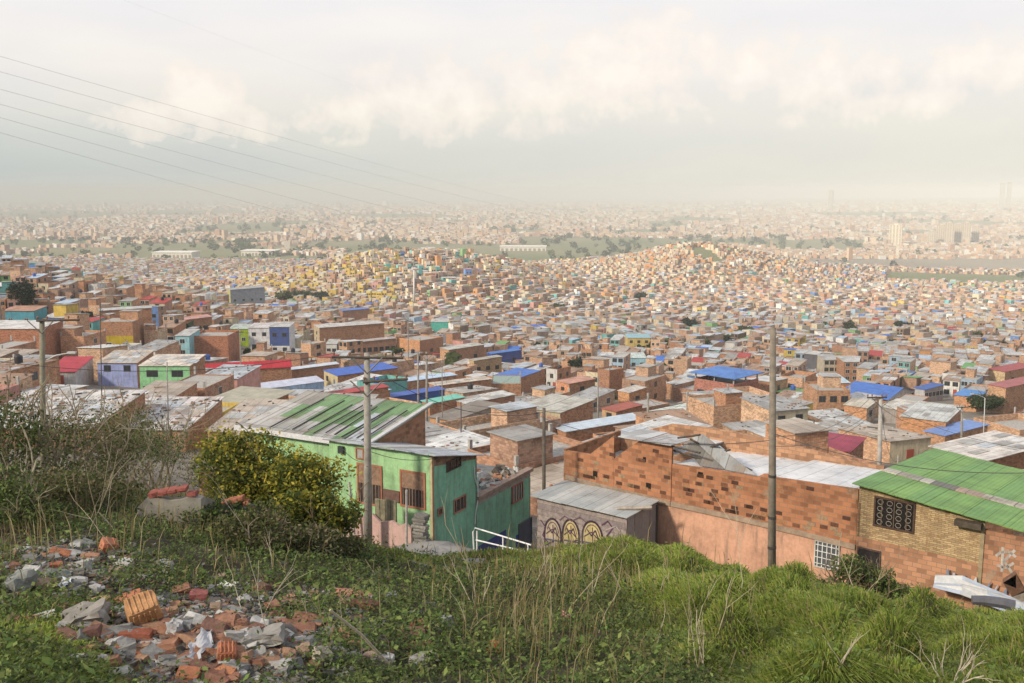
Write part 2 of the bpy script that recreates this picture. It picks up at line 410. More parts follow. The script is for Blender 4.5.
# ------------------------------------------------------------------ palette (real-world albedo)
BRICKS = [(0.40, 0.205, 0.12), (0.46, 0.255, 0.155), (0.36, 0.20, 0.135), (0.50, 0.315, 0.205), (0.34, 0.215, 0.16), (0.45, 0.295, 0.205), (0.55, 0.375, 0.255)]
GREY = [(0.43, 0.44, 0.445), (0.35, 0.355, 0.355), (0.50, 0.505, 0.50), (0.30, 0.29, 0.275), (0.55, 0.555, 0.55), (0.39, 0.37, 0.34), (0.40, 0.34, 0.28), (0.42, 0.46, 0.50)]
PAINTS = {'cream': (0.62, 0.54, 0.38), 'white': (0.70, 0.69, 0.66), 'turquoise': (0.16, 0.44, 0.42), 'blue': (0.13, 0.24, 0.50), 'pink': (0.56, 0.30, 0.26),
          'green': (0.22, 0.42, 0.18), 'yellow': (0.58, 0.42, 0.10), 'orange': (0.56, 0.28, 0.11), 'grey': (0.40, 0.40, 0.40), 'pale blue': (0.36, 0.48, 0.60)}
ROOFS = {'blue': (0.06, 0.16, 0.52), 'red': (0.40, 0.055, 0.05), 'green': (0.16, 0.36, 0.14), 'pale blue': (0.42, 0.52, 0.64)}
GL = (0.035, 0.04, 0.045); FRW = (0.66, 0.66, 0.64); FRD = (0.10, 0.08, 0.07); CONC = (0.42, 0.40, 0.37)

def gen_house(s):
    """pieces of a house in its own frame (front face on y=0 towards -y): list of (part name, MB, [(sub-part name, MB)])"""
    w, d, h = s['w'], s['d'], s['h']; R = random.Random(s.get('seed', 1)); x0, x1 = -w / 2, w / 2; sk = s.get('sink', 4.0)
    wm = s.get('wm', 'brick'); wc = s['wc']; sm = s.get('sm', wm); sc = s.get('sc', wc); rk = s.get('roof', 'mono'); rm = s.get('rm', 'roof'); rc = s.get('rc', (0.46, 0.46, 0.44))
    out = []; wall = MB(); rise = s.get('rise', 0.5); hb = h + (rise if rk == 'mono' else 0); par = s.get('parapet', 0.0)
    fz = h + (par if rk == 'flat' else 0); bz = hb + (par if rk == 'flat' else 0)
    band = s.get('band')                                 # lower / upper storeys in different finishes
    if band:
        zb = band[0]; wall.face([(x0, 0, -sk), (x1, 0, -sk), (x1, 0, zb), (x0, 0, zb)], wc, wm); wall.face([(x0, 0, zb), (x1, 0, zb), (x1, 0, fz), (x0, 0, fz)], band[1], band[2])
    else: wall.face([(x0, 0, -sk), (x1, 0, -sk), (x1, 0, fz), (x0, 0, fz)], wc, wm)
    wall.face([(x1, 0, -sk), (x1, d, -sk), (x1, d, bz), (x1, 0, fz)], sc, sm)
    wall.face([(x1, d, -sk), (x0, d, -sk), (x0, d, bz), (x1, d, bz)], sc, sm)
    wall.face([(x0, d, -sk), (x0, 0, -sk), (x0, 0, fz), (x0, d, bz)], s.get('lc', sc), s.get('lm', sm))
    roof = MB(); ov = s.get('ov', 0.22); t = 0.07
    if rk == 'mono':
        sl = rise / d
        def rz(y): return h + sl * y + 0.03
        b = [(x0 - ov, -ov, rz(-ov)), (x1 + ov, -ov, rz(-ov)), (x1 + ov, d + ov, rz(d + ov)), (x0 - ov, d + ov, rz(d + ov))]
        roof.hexa(b, [(p[0], p[1], p[2] + t) for p in b], rc, rm, (1, 0, 0))
        if s.get('patch'):                               # overlapping odd sheets
            for _ in range(s['patch']):
                px, py = R.uniform(x0, x1 - 1), R.uniform(0, max(d - 2, 0.5)); pw, pd = R.uniform(0.8, 1.8), R.uniform(1.5, 2.6)
                g = R.choice(s.get('patchcol', GREY)); q = [(px, py), (px + pw, py), (px + pw, min(py + pd, d)), (px, min(py + pd, d))]
                bb = [(a, c, rz(c) + t + 0.01 + 0.02 * R.random()) for a, c in q]; roof.hexa(bb, [(a, c, z + 0.02) for a, c, z in bb], g, rm, (1, 0, 0))
    elif rk == 'gable':
        ax = s.get('ridge', 'x'); 
        if ax == 'x':
            ym = d / 2; zr = h + rise
            for sgn in (0, 1):
                y_a = -ov if sgn == 0 else d + ov; za = h - ov * rise / ym
                b = [(x0 - ov, y_a, za), (x1 + ov, y_a, za), (x1 + ov, ym, zr), (x0 - ov, ym, zr)]
                if sgn: b = b[::-1]
                roof.hexa([(p[0], p[1], p[2] + 0.02) for p in b], [(p[0], p[1], p[2] + t + 0.02) for p in b], rc, rm, (1, 0, 0))
            for x, o in ((x0, 0), (x1, 1)):
                tri = [(x, 0, h), (x, ym, zr), (x, d, h)]; wall.face(tri if o == 0 else tri[::-1], sc, sm)
        else:
            xm = 0; zr = h + rise
            for sgn in (-1, 1):
                xa = sgn * (w / 2 + ov); za = h - ov * rise / (w / 2)
                b = [(xa, -ov, za), (xa, d + ov, za), (xm, d + ov, zr), (xm, -ov, zr)]
                if sgn < 0: b = b[::-1]
                roof.hexa([(p[0], p[1], p[2] + 0.02) for p in b], [(p[0], p[1], p[2] + t + 0.02) for p in b], rc, rm, (0, 1, 0))
            wall.face([(x0, 0, h), (x1, 0, h), (0, 0, zr)], wc, wm); wall.face([(x1, d, h), (x0, d, h), (0, d, zr)], sc, sm)
    elif rk == 'flat':                                   # concrete terrace with parapet, column stubs, sometimes a hut
        roof.box(x0 + 0.12, x1 - 0.12, 0.12, d - 0.12, h - 0.15, h, s.get('rc', CONC), 'concrete')
        th = 0.12; inn = [(x0 + th, th), (x1 - th, th), (x1 - th, d - th), (x0 + th, d - th)]; otr = [(x0, 0), (x1, 0), (x1, d), (x0, d)]
        for i in range(4):
            j = (i + 1) % 4
            wall.face([(*inn[j], h - 0.1), (*inn[i], h - 0.1), (*inn[i], fz), (*inn[j], fz)], sc, sm)
            wall.face([(*otr[i], fz), (*otr[j], fz), (*inn[j], fz), (*inn[i], fz)], sc, sm)
    elif rk == 'pavilion':                               # sheet roof on posts over an open top storey
        zt = h + s.get('open', 2.3); b = [(x0 - 0.9, -0.9, zt), (x1 + 0.9, -0.9, zt), (x1 + 0.9, d + 0.9, zt), (x0 - 0.9, d + 0.9, zt)]
        m = [(x0 + w * .3, d * .45, zt + rise), (x1 - w * .3, d * .45, zt + rise), (x1 - w * .3, d * .55, zt + rise), (x0 + w * .3, d * .55, zt + rise)]
        roof.hexa(b, [(p[0], p[1], p[2] + 0.15) for p in b], rc, rm); roof.hexa([(p[0], p[1], p[2] + 0.15) for p in b], m, rc, rm, (1, 0, 0), bottom=False)
        fl = MB(); fl.box(x0 + .05, x1 - .05, .05, d - .05, h - .2, h, CONC, 'concrete'); out.append(('terrace_floor', fl, []))
    out.append(('wall', wall, [])); out.append(('roof', roof, s.get('_roofsub', [])))
    if rk == 'pavilion':
        for px in (x0 + .2, 0, x1 - .2):
            for py in (.2, d / 2, d - .2):
                if px == 0 and py == d / 2: continue
                m = MB(); m.box(px - .12, px + .12, py - .12, py + .12, h, h + s.get('open', 2.3), CONC, 'concrete'); out.append(('roof_post', m, []))
        for a in ((x0, x1, 0, .12), (x1 - .12, x1, .12, d), (x0, x0 + .12, .12, d)):
            m = MB(); m.box(*a, h, h + 0.8, wc, wm); out.append(('parapet', m, []))
    if rk == 'flat':
        if s.get('stubs', 1):
            for px in (x0 + .15, x1 - .15):
                for py in (.15, d - .15):
                    m = MB(); m.box(px - .13, px + .13, py - .13, py + .13, fz, fz + R.uniform(.5, 1.1), CONC, 'concrete'); out.append(('column_stub', m, []))
        if s.get('hut', 0):
            hw, hd, hh = w * .55, d * .4, 2.2; a = R.choice((x0 + .2, x1 - hw - .2)); y = d - hd - .3
            m = MB(); m.box(a, a + hw, y, y + hd, h, h + hh, R.choice(BRICKS), 'brick'); out.append(('roof_hut', m, []))
            m = MB(); m.box(a - .2, a + hw + .2, y - .2, y + hd + .2, h + hh + .01, h + hh + .07, R.choice(GREY), 'roof'); out.append(('hut_roof', m, []))
    def win(face, c, z, ww, wh, fr=FRW, door=False):
        f = MB(); g = MB(); e = 0.06
        if face == 'f': q = lambda a, b, p0, p1, z0, z1, m, col, mat: m.box(a, b, -p1, p0, z0, z1, col, mat)
        elif face == 'r': q = lambda a, b, p0, p1, z0, z1, m, col, mat: m.box(x1 - p0, x1 + p1, a, b, z0, z1, col, mat)
        else: q = lambda a, b, p0, p1, z0, z1, m, col, mat: m.box(x0 - p1, x0 + p0, a, b, z0, z1, col, mat)
        if door:
            q(c - ww / 2, c + ww / 2, .05, .03, z, z + wh, f, fr, 'metal'); return ('door', f, [])
        q(c - ww / 2 - e, c + ww / 2 + e, .05, .03, z - e, z + wh + e, f, fr, 'metal')
        q(c - ww / 2, c - .03, .05, .045, z, z + wh, g, GL, 'glass'); q(c + .03, c + ww / 2, .05, .045, z, z + wh, g, GL, 'glass')
        return ('window', f, [('pane', g, [])])
    fr = s.get('fr', FRD)
    fls = s.get('floors', 1); fh = h / fls
    for k in range(fls):
        nw = s.get('nw', 2); nw = nw[k] if isinstance(nw, (list, tuple)) else nw
        for i in range(nw):
            c = x0 + w * (i + .5) / nw
            if k == 0 and s.get('door', 1) and i == nw - 1: out.append(win('f', c, 0.05, .95, 2.0, s.get('dc', R.choice([(0.16, .10, .07), (.30, .30, .30), (.10, .16, .25), (.35, .08, .05)])), True))
            else: out.append(win('f', c, k * fh + fh * .34, s.get('ww', 1.2), min(s.get('wh', 1.1), fh * .5), fr))
        for fc, key in (('r', 'nr'), ('l', 'nl')):
            n2 = s.get(key, 0)
            for i in range(n2): out.append(win(fc, d * (i + .5) / n2, k * fh + fh * .36, s.get('ww', 1.2), min(s.get('wh', 1.1), fh * .5), fr))
    out += s.get('extra', [])
    return out
def place_house(s, name=None, label=None, group='houses stepping down the hillside'):
    nm = name or ('brick_house' if s.get('wm', 'brick') == 'brick' else 'painted_house')
    r = thing(nm, label, 'house', (s['x'], s['y'], s['z']), s.get('yaw', 0), group)
    for pn, mb, sub in gen_house(s):
        o = mb.build(pn, r)
        for sn, sm_, _ in sub: sm_.build(sn, o)
    return r
RECTS = []       # footprints of everything placed by hand: centre-front, yaw, w, d, projected rect, Y
def reg(s):
    c, q = math.cos(s.get('yaw', 0)), math.sin(s.get('yaw', 0))
    cx, cy = s['x'] - q * s['d'] / 2, s['y'] + c * s['d'] / 2
    pts = []
    for a in (-s['w'] / 2, s['w'] / 2):
        for b in (0, s['d']):
            X, Y = s['x'] + a * c - b * q, s['y'] + a * q + b * c
            pts += [proj((X, Y, s['z'] + s['h'] + s.get('rise', 0))), proj((X, Y, s['z']))]
    P = np.array(pts); RECTS.append((cx, cy, s.get('yaw', 0), s['w'], s['d'], P[:, 0].min(), P[:, 1].min(), P[:, 0].max(), P[:, 1].max(), s['y']))

# ------------------------------------------------------------------ the houses one can pick out in the photograph
B0, B1, B2, B3 = (0.35, 0.18, 0.105), (0.40, 0.225, 0.135), (0.32, 0.165, 0.105), BRICKS[3]
LM = [  # uL, corner u, uR, v top, v base, alpha, depth(None: from uR), options, label, anchor phrase
 (98, 138, 138, 363, 388, 0, 9, dict(wm='paint', wc=(.36, .42, .72), nw=[0, 2], floors=2, rc=(.5, .42, .34), patch=14, rise=.9, sc=B0, sm='brick'), 'lilac-blue house with two dark upper windows under a littered rusty roof', 'lilac-blue house'),
 (140, 191, 191, 366, 398, 0, 9, dict(wm='paint', wc=(.30, .62, .32), nw=[3, 2], floors=2, ww=1.9, rc=(.62, .56, .48), patch=10, sc=B0, sm='brick'), 'mint green two-storey house with wide dark windows beside the lilac-blue house', 'mint green house'),
 (101, 134, 134, 322, 352, 0, 8, dict(wm='paint', wc=(.52, .38, .03), floors=2, nw=[2, 0], door=0, fr=FRW, roof='flat', parapet=.1, hut=1, band=(4.2, B0, 'brick'), sc=B0, sm='brick', stubs=0), 'mustard yellow fronted house with a raw brick top storey', 'mustard yellow house'),
 (92, 100, 146, 311, 323, 68, None, dict(wc=(.50, .26, .13), sc=B0, nw=0, door=0, nr=0, rc=(.48, .48, .48), rise=.3), 'long brick shed with grey metal roof and orange end wall', 'long orange-ended shed'),
 (3, 35, 35, 311, 328, 0, 8, dict(wm='paint', wc=(.10, .36, .46), nw=2, fr=FRW, door=0, rc=(.44, .24, .16)), 'teal house with two white-framed windows on the upper slope', 'teal house'),
 (-30, 41, 41, 329, 362, 0, 12, dict(wc=(.40, .17, .10), nw=0, door=0, rc=(.62, .60, .58), rise=.3), 'big windowless dark brick house with a thin pale roof', 'windowless brick block'),
 (47, 76, 76, 372, 386, 0, 8, dict(wm='paint', wc=(.62, .60, .58), nw=1, rm='sheet', rc=(.42, .05, .07), rise=1.4, roof='mono'), 'low white house with a bright crimson sheet roof', 'crimson-roofed low house'),
 (175, 186, 209, 320, 336, 60, None, dict(wc=(.48, .24, .13), sc=B0, nw=0, nr=2, door=0, rc=(.50, .26, .23), ww=1.6), 'brick house with faded pink roof and two dark square windows', 'pink-roofed brick house'),
 (176, 190, 190, 336, 358, 0, 9, dict(wm='paint', wc=(.32, .58, .64), floors=2, nw=1, fr=FRW, door=0), 'narrow light blue two-storey house between brick walls', 'narrow light blue house'),
 (194, 208, 208, 346, 358, 0, 7, dict(wm='paint', wc=(.40, .46, .04), nw=0, door=0), 'small lime yellow hut with blank wall', 'lime yellow hut'),
 (191, 229, 229, 338, 362, 0, 11, dict(wc=(.36, .15, .09), floors=2, nw=0, door=0, roof='flat', parapet=.6, hut=0), 'dark brick house with blank walls and open terrace', 'blank dark brick house'),
 (229, 249, 249, 329, 347, 0, 8, dict(wm='paint', wc=(.30, .42, .02), nw=2, floors=1, fr=FRW, door=0, rc=(.42, .48, .44), h_add=0), 'olive lime green house with two white windows', 'olive green house'),
 (249, 270, 270, 328, 352, 0, 8, dict(wm='paint', wc=(.66, .66, .68), floors=2, nw=2, door=0, rc=(.55, .52, .52)), 'white two-storey house with dark wide windows', 'white two-storey house'),
 (270, 290, 290, 327, 356, 0, 8, dict(wm='paint', wc=(.68, .68, .68), floors=2, nw=2, band=(3.2, (.06, .10, .28), 'paint'), door=0), 'white house with a navy blue upper storey', 'navy and white house'),
 (223, 231, 262, 290, 308, 65, None, dict(wm='paint', wc=(.50, .47, .20), sm='paint', sc=(.26, .28, .32), nw=0, nr=4, door=0, rise=.8, rc=(.36, .36, .36)), 'large grey shed with slanted roof on the skyline', 'grey skyline shed'),
 (200, 206, 287, 371, 382, 72, None, dict(wc=B1, sc=B0, rm='sheet', rc=(.44, .035, .05), rise=1.2, roof='gable', ridge='y', nw=0, door=0), 'long low house under a bright red sheet roof', 'long red roof'),
 (245, 259, 320, 390, 407, 64, None, dict(wm='paint', wc=(.12, .20, .42), sm='paint', sc=(.40, .56, .74), nw=1, nr=1, door=0, rm='sheet', rc=(.52, .55, .66), rise=.5), 'light blue shed with a pale lilac metal roof', 'light blue shed'),
 (288, 292, 336, 370, 380, 65, None, dict(wc=B0, nw=0, door=0, rm='sheet', rc=(.54, .60, .68), rise=.6), 'low brick house with pale blue-white roof', 'pale blue-white roof'),
 (318, 338, 395, 376, 390, 58, None, dict(wm='paint', wc=(.60, .50, .30), sc=B0, sm='brick', rm='sheet', rc=(.06, .14, .50), nw=2, door=1, rise=.4), 'cream-fronted house with a deep blue sheet roof', 'deep blue roof'),
 (396, 404, 456, 382, 396, 62, None, dict(wc=B1, rm='sheet', rc=(.46, .58, .74), nw=0, door=0, rise=.4), 'brick house with pale sky-blue sheet roof', 'sky-blue roof'),
 (380, 388, 444, 398, 408, 62, None, dict(wm='paint', wc=(.06, .12, .36), sm='paint', sc=(.06, .12, .36), rm='sheet', rc=(.07, .13, .42), nw=0, door=0), 'low shed with dark blue walls and blue roof', 'dark blue shed'),
 (326, 331, 386, 396, 410, 60, None, dict(wc=B0, rm='sheet', rc=(.40, .06, .06), nw=0, door=0, rise=.5), 'low brick house with dull red sheet roof', 'dull red roof'),
 (310, 320, 382, 328, 352, 66, None, dict(wm='paint', wc=(.50, .40, .26), sc=B0, sm='brick', floors=2, nw=1, nr=0, door=0, rc=(.52, .50, .48), rise=.4), 'long brick warehouse with cream end wall and grey roof', 'long brick warehouse'),
 (356, 361, 395, 342, 358, 66, None, dict(wc=B2, sc=B2, nw=0, nr=6, door=0, wh=1.4, ww=1.3, rc=(.42, .38, .36)), 'brick workshop with a strip of windows', 'window-strip workshop'),
 (394, 420, 442, 342, 360, 40, None, dict(wc=(.52, .27, .14), sc=B0, roof='flat', parapet=.5, nw=0, nr=1, door=0), 'unfinished orange brick house with column stubs', 'unfinished orange house'),
 (326, 337, 337, 344, 356, 0, 7, dict(wm='paint', wc=(.68, .66, .62), nw=2, door=0, sc=(.2, .2, .2), sm='paint'), 'small white cottage beside the window-strip workshop', 'small white cottage'),
 (431, 448, 448, 322, 334, 0, 8, dict(wm='paint', wc=(.10, .50, .40), nw=0, door=0), 'bright turquoise boxy house on the far slope', 'bright turquoise box'),
 (337, 343, 368, 311, 322, 62, None, dict(wc=B2, rm='sheet', rc=(.10, .22, .56), nw=0, door=0), 'distant brick hall with a blue roof', 'distant blue roof'),
 (487, 492, 522, 354, 368, 60, None, dict(wm='paint', wc=(.05, .09, .30), sm='paint', sc=(.06, .10, .32), nw=1, nr=2, door=0, rm='sheet', rc=(.07, .18, .50), rise=.4), 'navy blue house with a bright blue roof', 'navy blue house'),
 (439, 449, 484, 350, 366, 55, None, dict(wc=(.46, .27, .16), sc=B0, floors=1, nr=2, nw=0, door=0, rc=(.46, .46, .42)), 'brick house with grey roof and two side windows', 'grey-roofed brick house'),
 (469, 474, 502, 361, 377, 60, None, dict(wc=(.42, .30, .16), sc=(.38, .26, .15), nr=3, nw=0, door=0, rc=(.36, .33, .28)), 'ochre brick house with small openings', 'ochre brick house'),
 (495, 519, 541, 378, 393, 35, None, dict(wm='paint', wc=(.66, .56, .36), sm='brick', sc=B0, nw=1, door=0, rm='sheet', rc=(.08, .18, .52), rise=.4), 'cream and brick house under a royal blue roof', 'royal blue roof'),
 (491, 521, 521, 384, 402, 0, 10, dict(wc=B0, roof='flat', parapet=.1, nw=1, door=0, stubs=1, rc=(.30, .38, .34)), 'brick house with grey terrace held on thin columns', 'columned terrace house'),
 (428, 436, 492, 386, 400, 62, None, dict(wc=B1, sc=B0, nw=0, door=0, rc=(.58, .50, .42), rise=.3, patch=5), 'long brick house with beige sheet roof', 'beige-roofed long house'),
 (452, 466, 516, 404, 420, 55, None, dict(wc=B0, sc=B2, nw=0, door=0, rc=(.54, .54, .52), rise=.4, patch=6), 'wide low brick house with weathered light grey roof', 'light grey roof'),
 (517, 560, 598, 413, 432, 35, None, dict(wc=(.50, .42, .28), wm='paint', sm='brick', sc=B0, nw=0, door=0, rc=(.46, .45, .40), rise=.3), 'broad house with dusty grey roof and brick side wall', 'dusty grey roof'),
 (425, 430, 464, 404, 418, 58, None, dict(wc=B0, nw=0, door=0, rm='sheet', rc=(.18, .50, .40), rise=.4), 'small house with a sea green sheet roof', 'sea green roof'),
 (428, 452, 500, 421, 446, 35, None, dict(wm='paint', wc=(.55, .30, .16), sm='paint', sc=(.40, .34, .28), nw=0, nr=1, door=0, rc=(.22, .19, .16), rise=.3), 'peach-walled house with dark tarred roof', 'dark tarred roof'),
 (603, 616, 646, 412, 424, 50, None, dict(wc=(.55, .35, .20), wm='paint', sc=B0, sm='brick', nw=1, door=0, rm='sheet', rc=(.36, .10, .07), rise=.3), 'low house with brick-red sheet roof', 'brick-red roof'),
 (556, 566, 656, 432, 450, 62, None, dict(wc=B0, nw=0, door=0, rm='sheet', rc=(.50, .58, .66), rise=.4), 'wide low house with pale blue-grey roof', 'pale blue-grey roof'),
 (598, 609, 625, 372, 400, 50, None, dict(wc=B2, sc=B0, floors=2, nw=0, nr=0, door=0, roof='flat', parapet=.4), 'tall blank brick block standing above its neighbours', 'tall blank brick block'),
 (619, 629, 648, 393, 408, 50, None, dict(wc=(.54, .28, .14), sc=(.50, .24, .12), nw=0, nr=1, door=0, rc=(.50, .46, .42)), 'clean orange brick house with one window', 'clean orange house'),
 (627, 650, 650, 338, 353, 0, 9, dict(wm='paint', wc=(.62, .46, .16), floors=2, nw=3, rm='sheet', rc=(.28, .46, .52), door=0), 'yellow three-window house with pale teal roof', 'yellow teal-roofed house'),
 (629, 646, 646, 358, 370, 0, 8, dict(wm='paint', wc=(.34, .56, .66), nw=2, door=0, rc=(.52, .60, .58)), 'pale blue house with two windows', 'pale blue house'),
 (557, 569, 597, 384, 398, 55, None, dict(wc=(.56, .26, .15), sc=B1, nw=1, nr=1, door=0, rc=(.52, .27, .20), rise=.3), 'low orange house with salmon roof', 'salmon-roofed house'),
 (699, 733, 766, 388, 412, 45, None, dict(wc=(.36, .15, .12), sc=(.32, .13, .10), roof='pavilion', rm='sheet', rc=(.10, .22, .54), nw=3, nr=2, floors=1, door=0, rise=1.0, ww=1.6, wh=1.9, open=2.0), 'brown brick corner building with a broad blue roof over an open top storey', 'blue-roofed corner building'),
 (650, 672, 740, 419, 436, 55, None, dict(wc=B0, nw=0, door=0, rc=(.58, .64, .60), rm='sheet', rise=.4), 'big shed with a pale mint-white metal roof', 'mint-white roof'),
 (668, 676, 700, 385, 400, 55, None, dict(wc=B1, sc=B0, nw=0, door=0), 'small brick house with blank walls below the corner building', None),
 (744, 762, 834, 439, 458, 55, None, dict(wc=B0, nw=0, door=0, rm='roof', rc=(.58, .60, .56), rise=.4), 'long warehouse with a patchy white corrugated roof', 'patchy white roof'),
 (804, 848, 878, 452, 474, 35, None, dict(wc=B0, sc=B2, nw=0, door=0, rm='sheet', rc=(.30, .05, .085), rise=.3), 'brick shed with a wine red sheet roof', 'wine red roof'),
 (806, 816, 824, 355, 378, 45, None, dict(wm='paint', wc=(.12, .12, .14), sm='paint', sc=(.42, .38, .32), floors=3, nw=0, nr=1, door=0), 'tall dark grey narrow block', 'dark grey narrow block'),
 (823, 839, 839, 360, 380, 0, 8, dict(wm='paint', wc=(.50, .44, .34), floors=3, nw=3, door=0, rc=(.4, .4, .38)), 'beige three-storey house with rows of windows', 'beige three-storey house'),
 (843, 858, 858, 362, 382, 0, 8, dict(wc=B0, floors=3, nw=2, fr=FRW, door=0), 'brick three-storey house with white window bands', 'white-banded brick house'),
 (852, 886, 934, 399, 410, 45, None, dict(wc=B0, sc=(.55, .52, .50), sm='paint', roof='gable', ridge='x', rm='sheet', rc=(.07, .17, .50), nw=0, nr=6, door=0, rise=1.5, fr=FRW, ov=.6), 'market hall with a great blue gabled roof', 'great blue roof'),
 (918, 924, 950, 390, 402, 58, None, dict(wm='paint', wc=(.5, .5, .5), sm='paint', sc=(.40, .34, .32), rm='sheet', rc=(.06, .13, .38), nw=0, nr=5, fr=FRW, door=0), 'long hall with dark blue roof and white-framed windows', 'dark blue roof'),
 (825, 849, 849, 383, 397, 0, 9, dict(wc=(.46, .20, .11), sc=B2, nw=0, door=0, rm='sheet', rc=(.48, .60, .68)), 'red brick box with a pale blue lid-like roof', 'pale-lidded brick box'),
 (815, 849, 849, 393, 420, 0, 9, dict(wc=B1, floors=2, nw=3, door=0, roof='flat', parapet=.5, hut=1), 'brick house with crowded terraces and a roof hut', 'crowded terrace house'),
 (848, 866, 881, 408, 424, 40, None, dict(wc=(.50, .26, .14), sc=(.40, .34, .28), nw=0, nr=1, door=0, rc=(.50, .46, .38)), 'orange brick house with dusty tan roof', 'dusty tan roof'),
 (884, 898, 926, 410, 424, 50, None, dict(wc=(.36, .32, .30), wm='paint', sc=B0, sm='brick', nw=0, door=0, rc=(.54, .52, .46)), 'shed with a bleached tin roof', 'bleached tin roof'),
 (908, 944, 990, 422, 450, 35, None, dict(wc=(.47, .24, .12), sc=B0, floors=2, nw=0, nr=0, door=0, rc=(.50, .52, .50), rise=.2, patch=5), 'large brick building with grey roof and bare walls', 'large bare brick building'),
 (934, 944, 1006, 436, 452, 58, None, dict(wc=B1, nw=0, door=0, rm='sheet', rc=(.18, .28, .56), rise=.3), 'low house with a faded blue strip roof', 'faded blue strip roof'),
 (960, 976, 994, 398, 412, 45, None, dict(wc=(.50, .26, .14), nw=0, door=0, rm='sheet', rc=(.10, .26, .58)), 'orange house with a small bright blue roof', 'small bright blue roof'),
 (994, 1004, 1050, 372, 388, 60, None, dict(wc=(.52, .40, .24), sc=B1, nw=0, nr=2, door=0, rm='sheet', rc=(.36, .08, .08)), 'tan house with maroon roof by the picture edge', 'maroon roof'),
 (994, 1004, 1060, 388, 414, 60, None, dict(wc=(.50, .30, .18), sc=B1, nw=0, nr=0, door=0, rm='sheet', rc=(.38, .13, .13)), 'orange brick house with rose red roof', 'rose red roof'),
 (952, 985, 1080, 461, 478, 60, None, dict(wc=B0, nw=0, door=0, rc=(.62, .58, .54), rise=.3, patch=8), 'wide pale roofed house behind the bright green roof', 'wide pale roof'),
 (187, 243, 258, 412, 434, 20, 10, dict(wc=(.46, .24, .14), sc=B0, nw=0, door=0, rc=(.40, .38, .30), rise=.5, ov=.7, rm='sheet'), 'orange brick shed with a broad tan sheet roof', 'broad tan roof'),
 (-40, 92, 92, 428, 452, 0, 13, dict(wc=B0, nw=0, door=0, rc=(.58, .56, .54), rise=.6, patch=60, patchcol=GREY + [(.68, .66, .64), (.4, .34, .3)], debris=150), 'wide shack under a littered patchwork of white roof sheets', 'littered white roof'),
 (94, 186, 186, 430, 452, 0, 12, dict(wc=B1, nw=0, door=0, rc=(.60, .56, .54), rise=.5, patch=45, patchcol=GREY + [(.66, .60, .56), (.4, .3, .26)], debris=120), 'shack with stones and scraps strewn on its whitish roof', 'stone-strewn roof'),
]
ANCH = []; HOUSES = []
for L in LM:
    uL, uC, uR, vT, vB, al, dep, o, label, anc = L
    G = ground_at(uC, vB, 58.0); Y = G[1]; a = math.radians(al)
    top = W(uC, vT, Y)[2]; k = Y / F * 1.0
    w = max((uC - uL) * k / max(math.cos(a), .35), 3.0) if uC > uL else 5.0
    d = dep if dep else (uR - uC) * k / max(math.sin(a), .3)
    d = max(d, 3.0)
    o = dict(o); o.pop('h_add', 0); o.update(w=w, d=d, h=max(top - G[2], 2.4), yaw=-a, seed=len(HOUSES) + 5)
    o['x'] = G[0] - w / 2 * math.cos(-a); o['y'] = G[1] - w / 2 * math.sin(-a); o['z'] = G[2]
    o['z'] = top - o['h']; o['sink'] = 7.0; o['label'] = label
    if o.get('debris'):
        m = MB(); R = random.Random(4)
        for _ in range(o['debris']):
            px, py = R.uniform(-w / 2, w / 2), R.uniform(0, d); z = o['h'] + .1 + o.get('rise', .5) / d * py
            m.chunk((px, py, z + .05), (R.uniform(.15, .5), R.uniform(.15, .9), R.uniform(.06, .2)), (R.uniform(-.2, .2), R.uniform(-.2, .2), R.uniform(0, 3)), R.choice([(.5, .48, .45), (.3, .18, .12), (.2, .17, .14), (.62, .6, .58), (.12, .1, .09)]), 'clay', .1, 0, R)
        o['_deb'] = m
    reg(o); HOUSES.append(o)
    if anc: ANCH.append((anc, (uL + uR) / 2, (vT + vB) / 2))
    print('LM', anc, 'Y %.0f w %.1f d %.1f h %.1f' % (Y, w, d, o['h']))
for o in HOUSES:
    r = place_house(o, None, o['label']); USED.add(o['label'])
    if o.get('_deb'): tag(o['_deb'].build('roof_debris', r), kind='stuff')

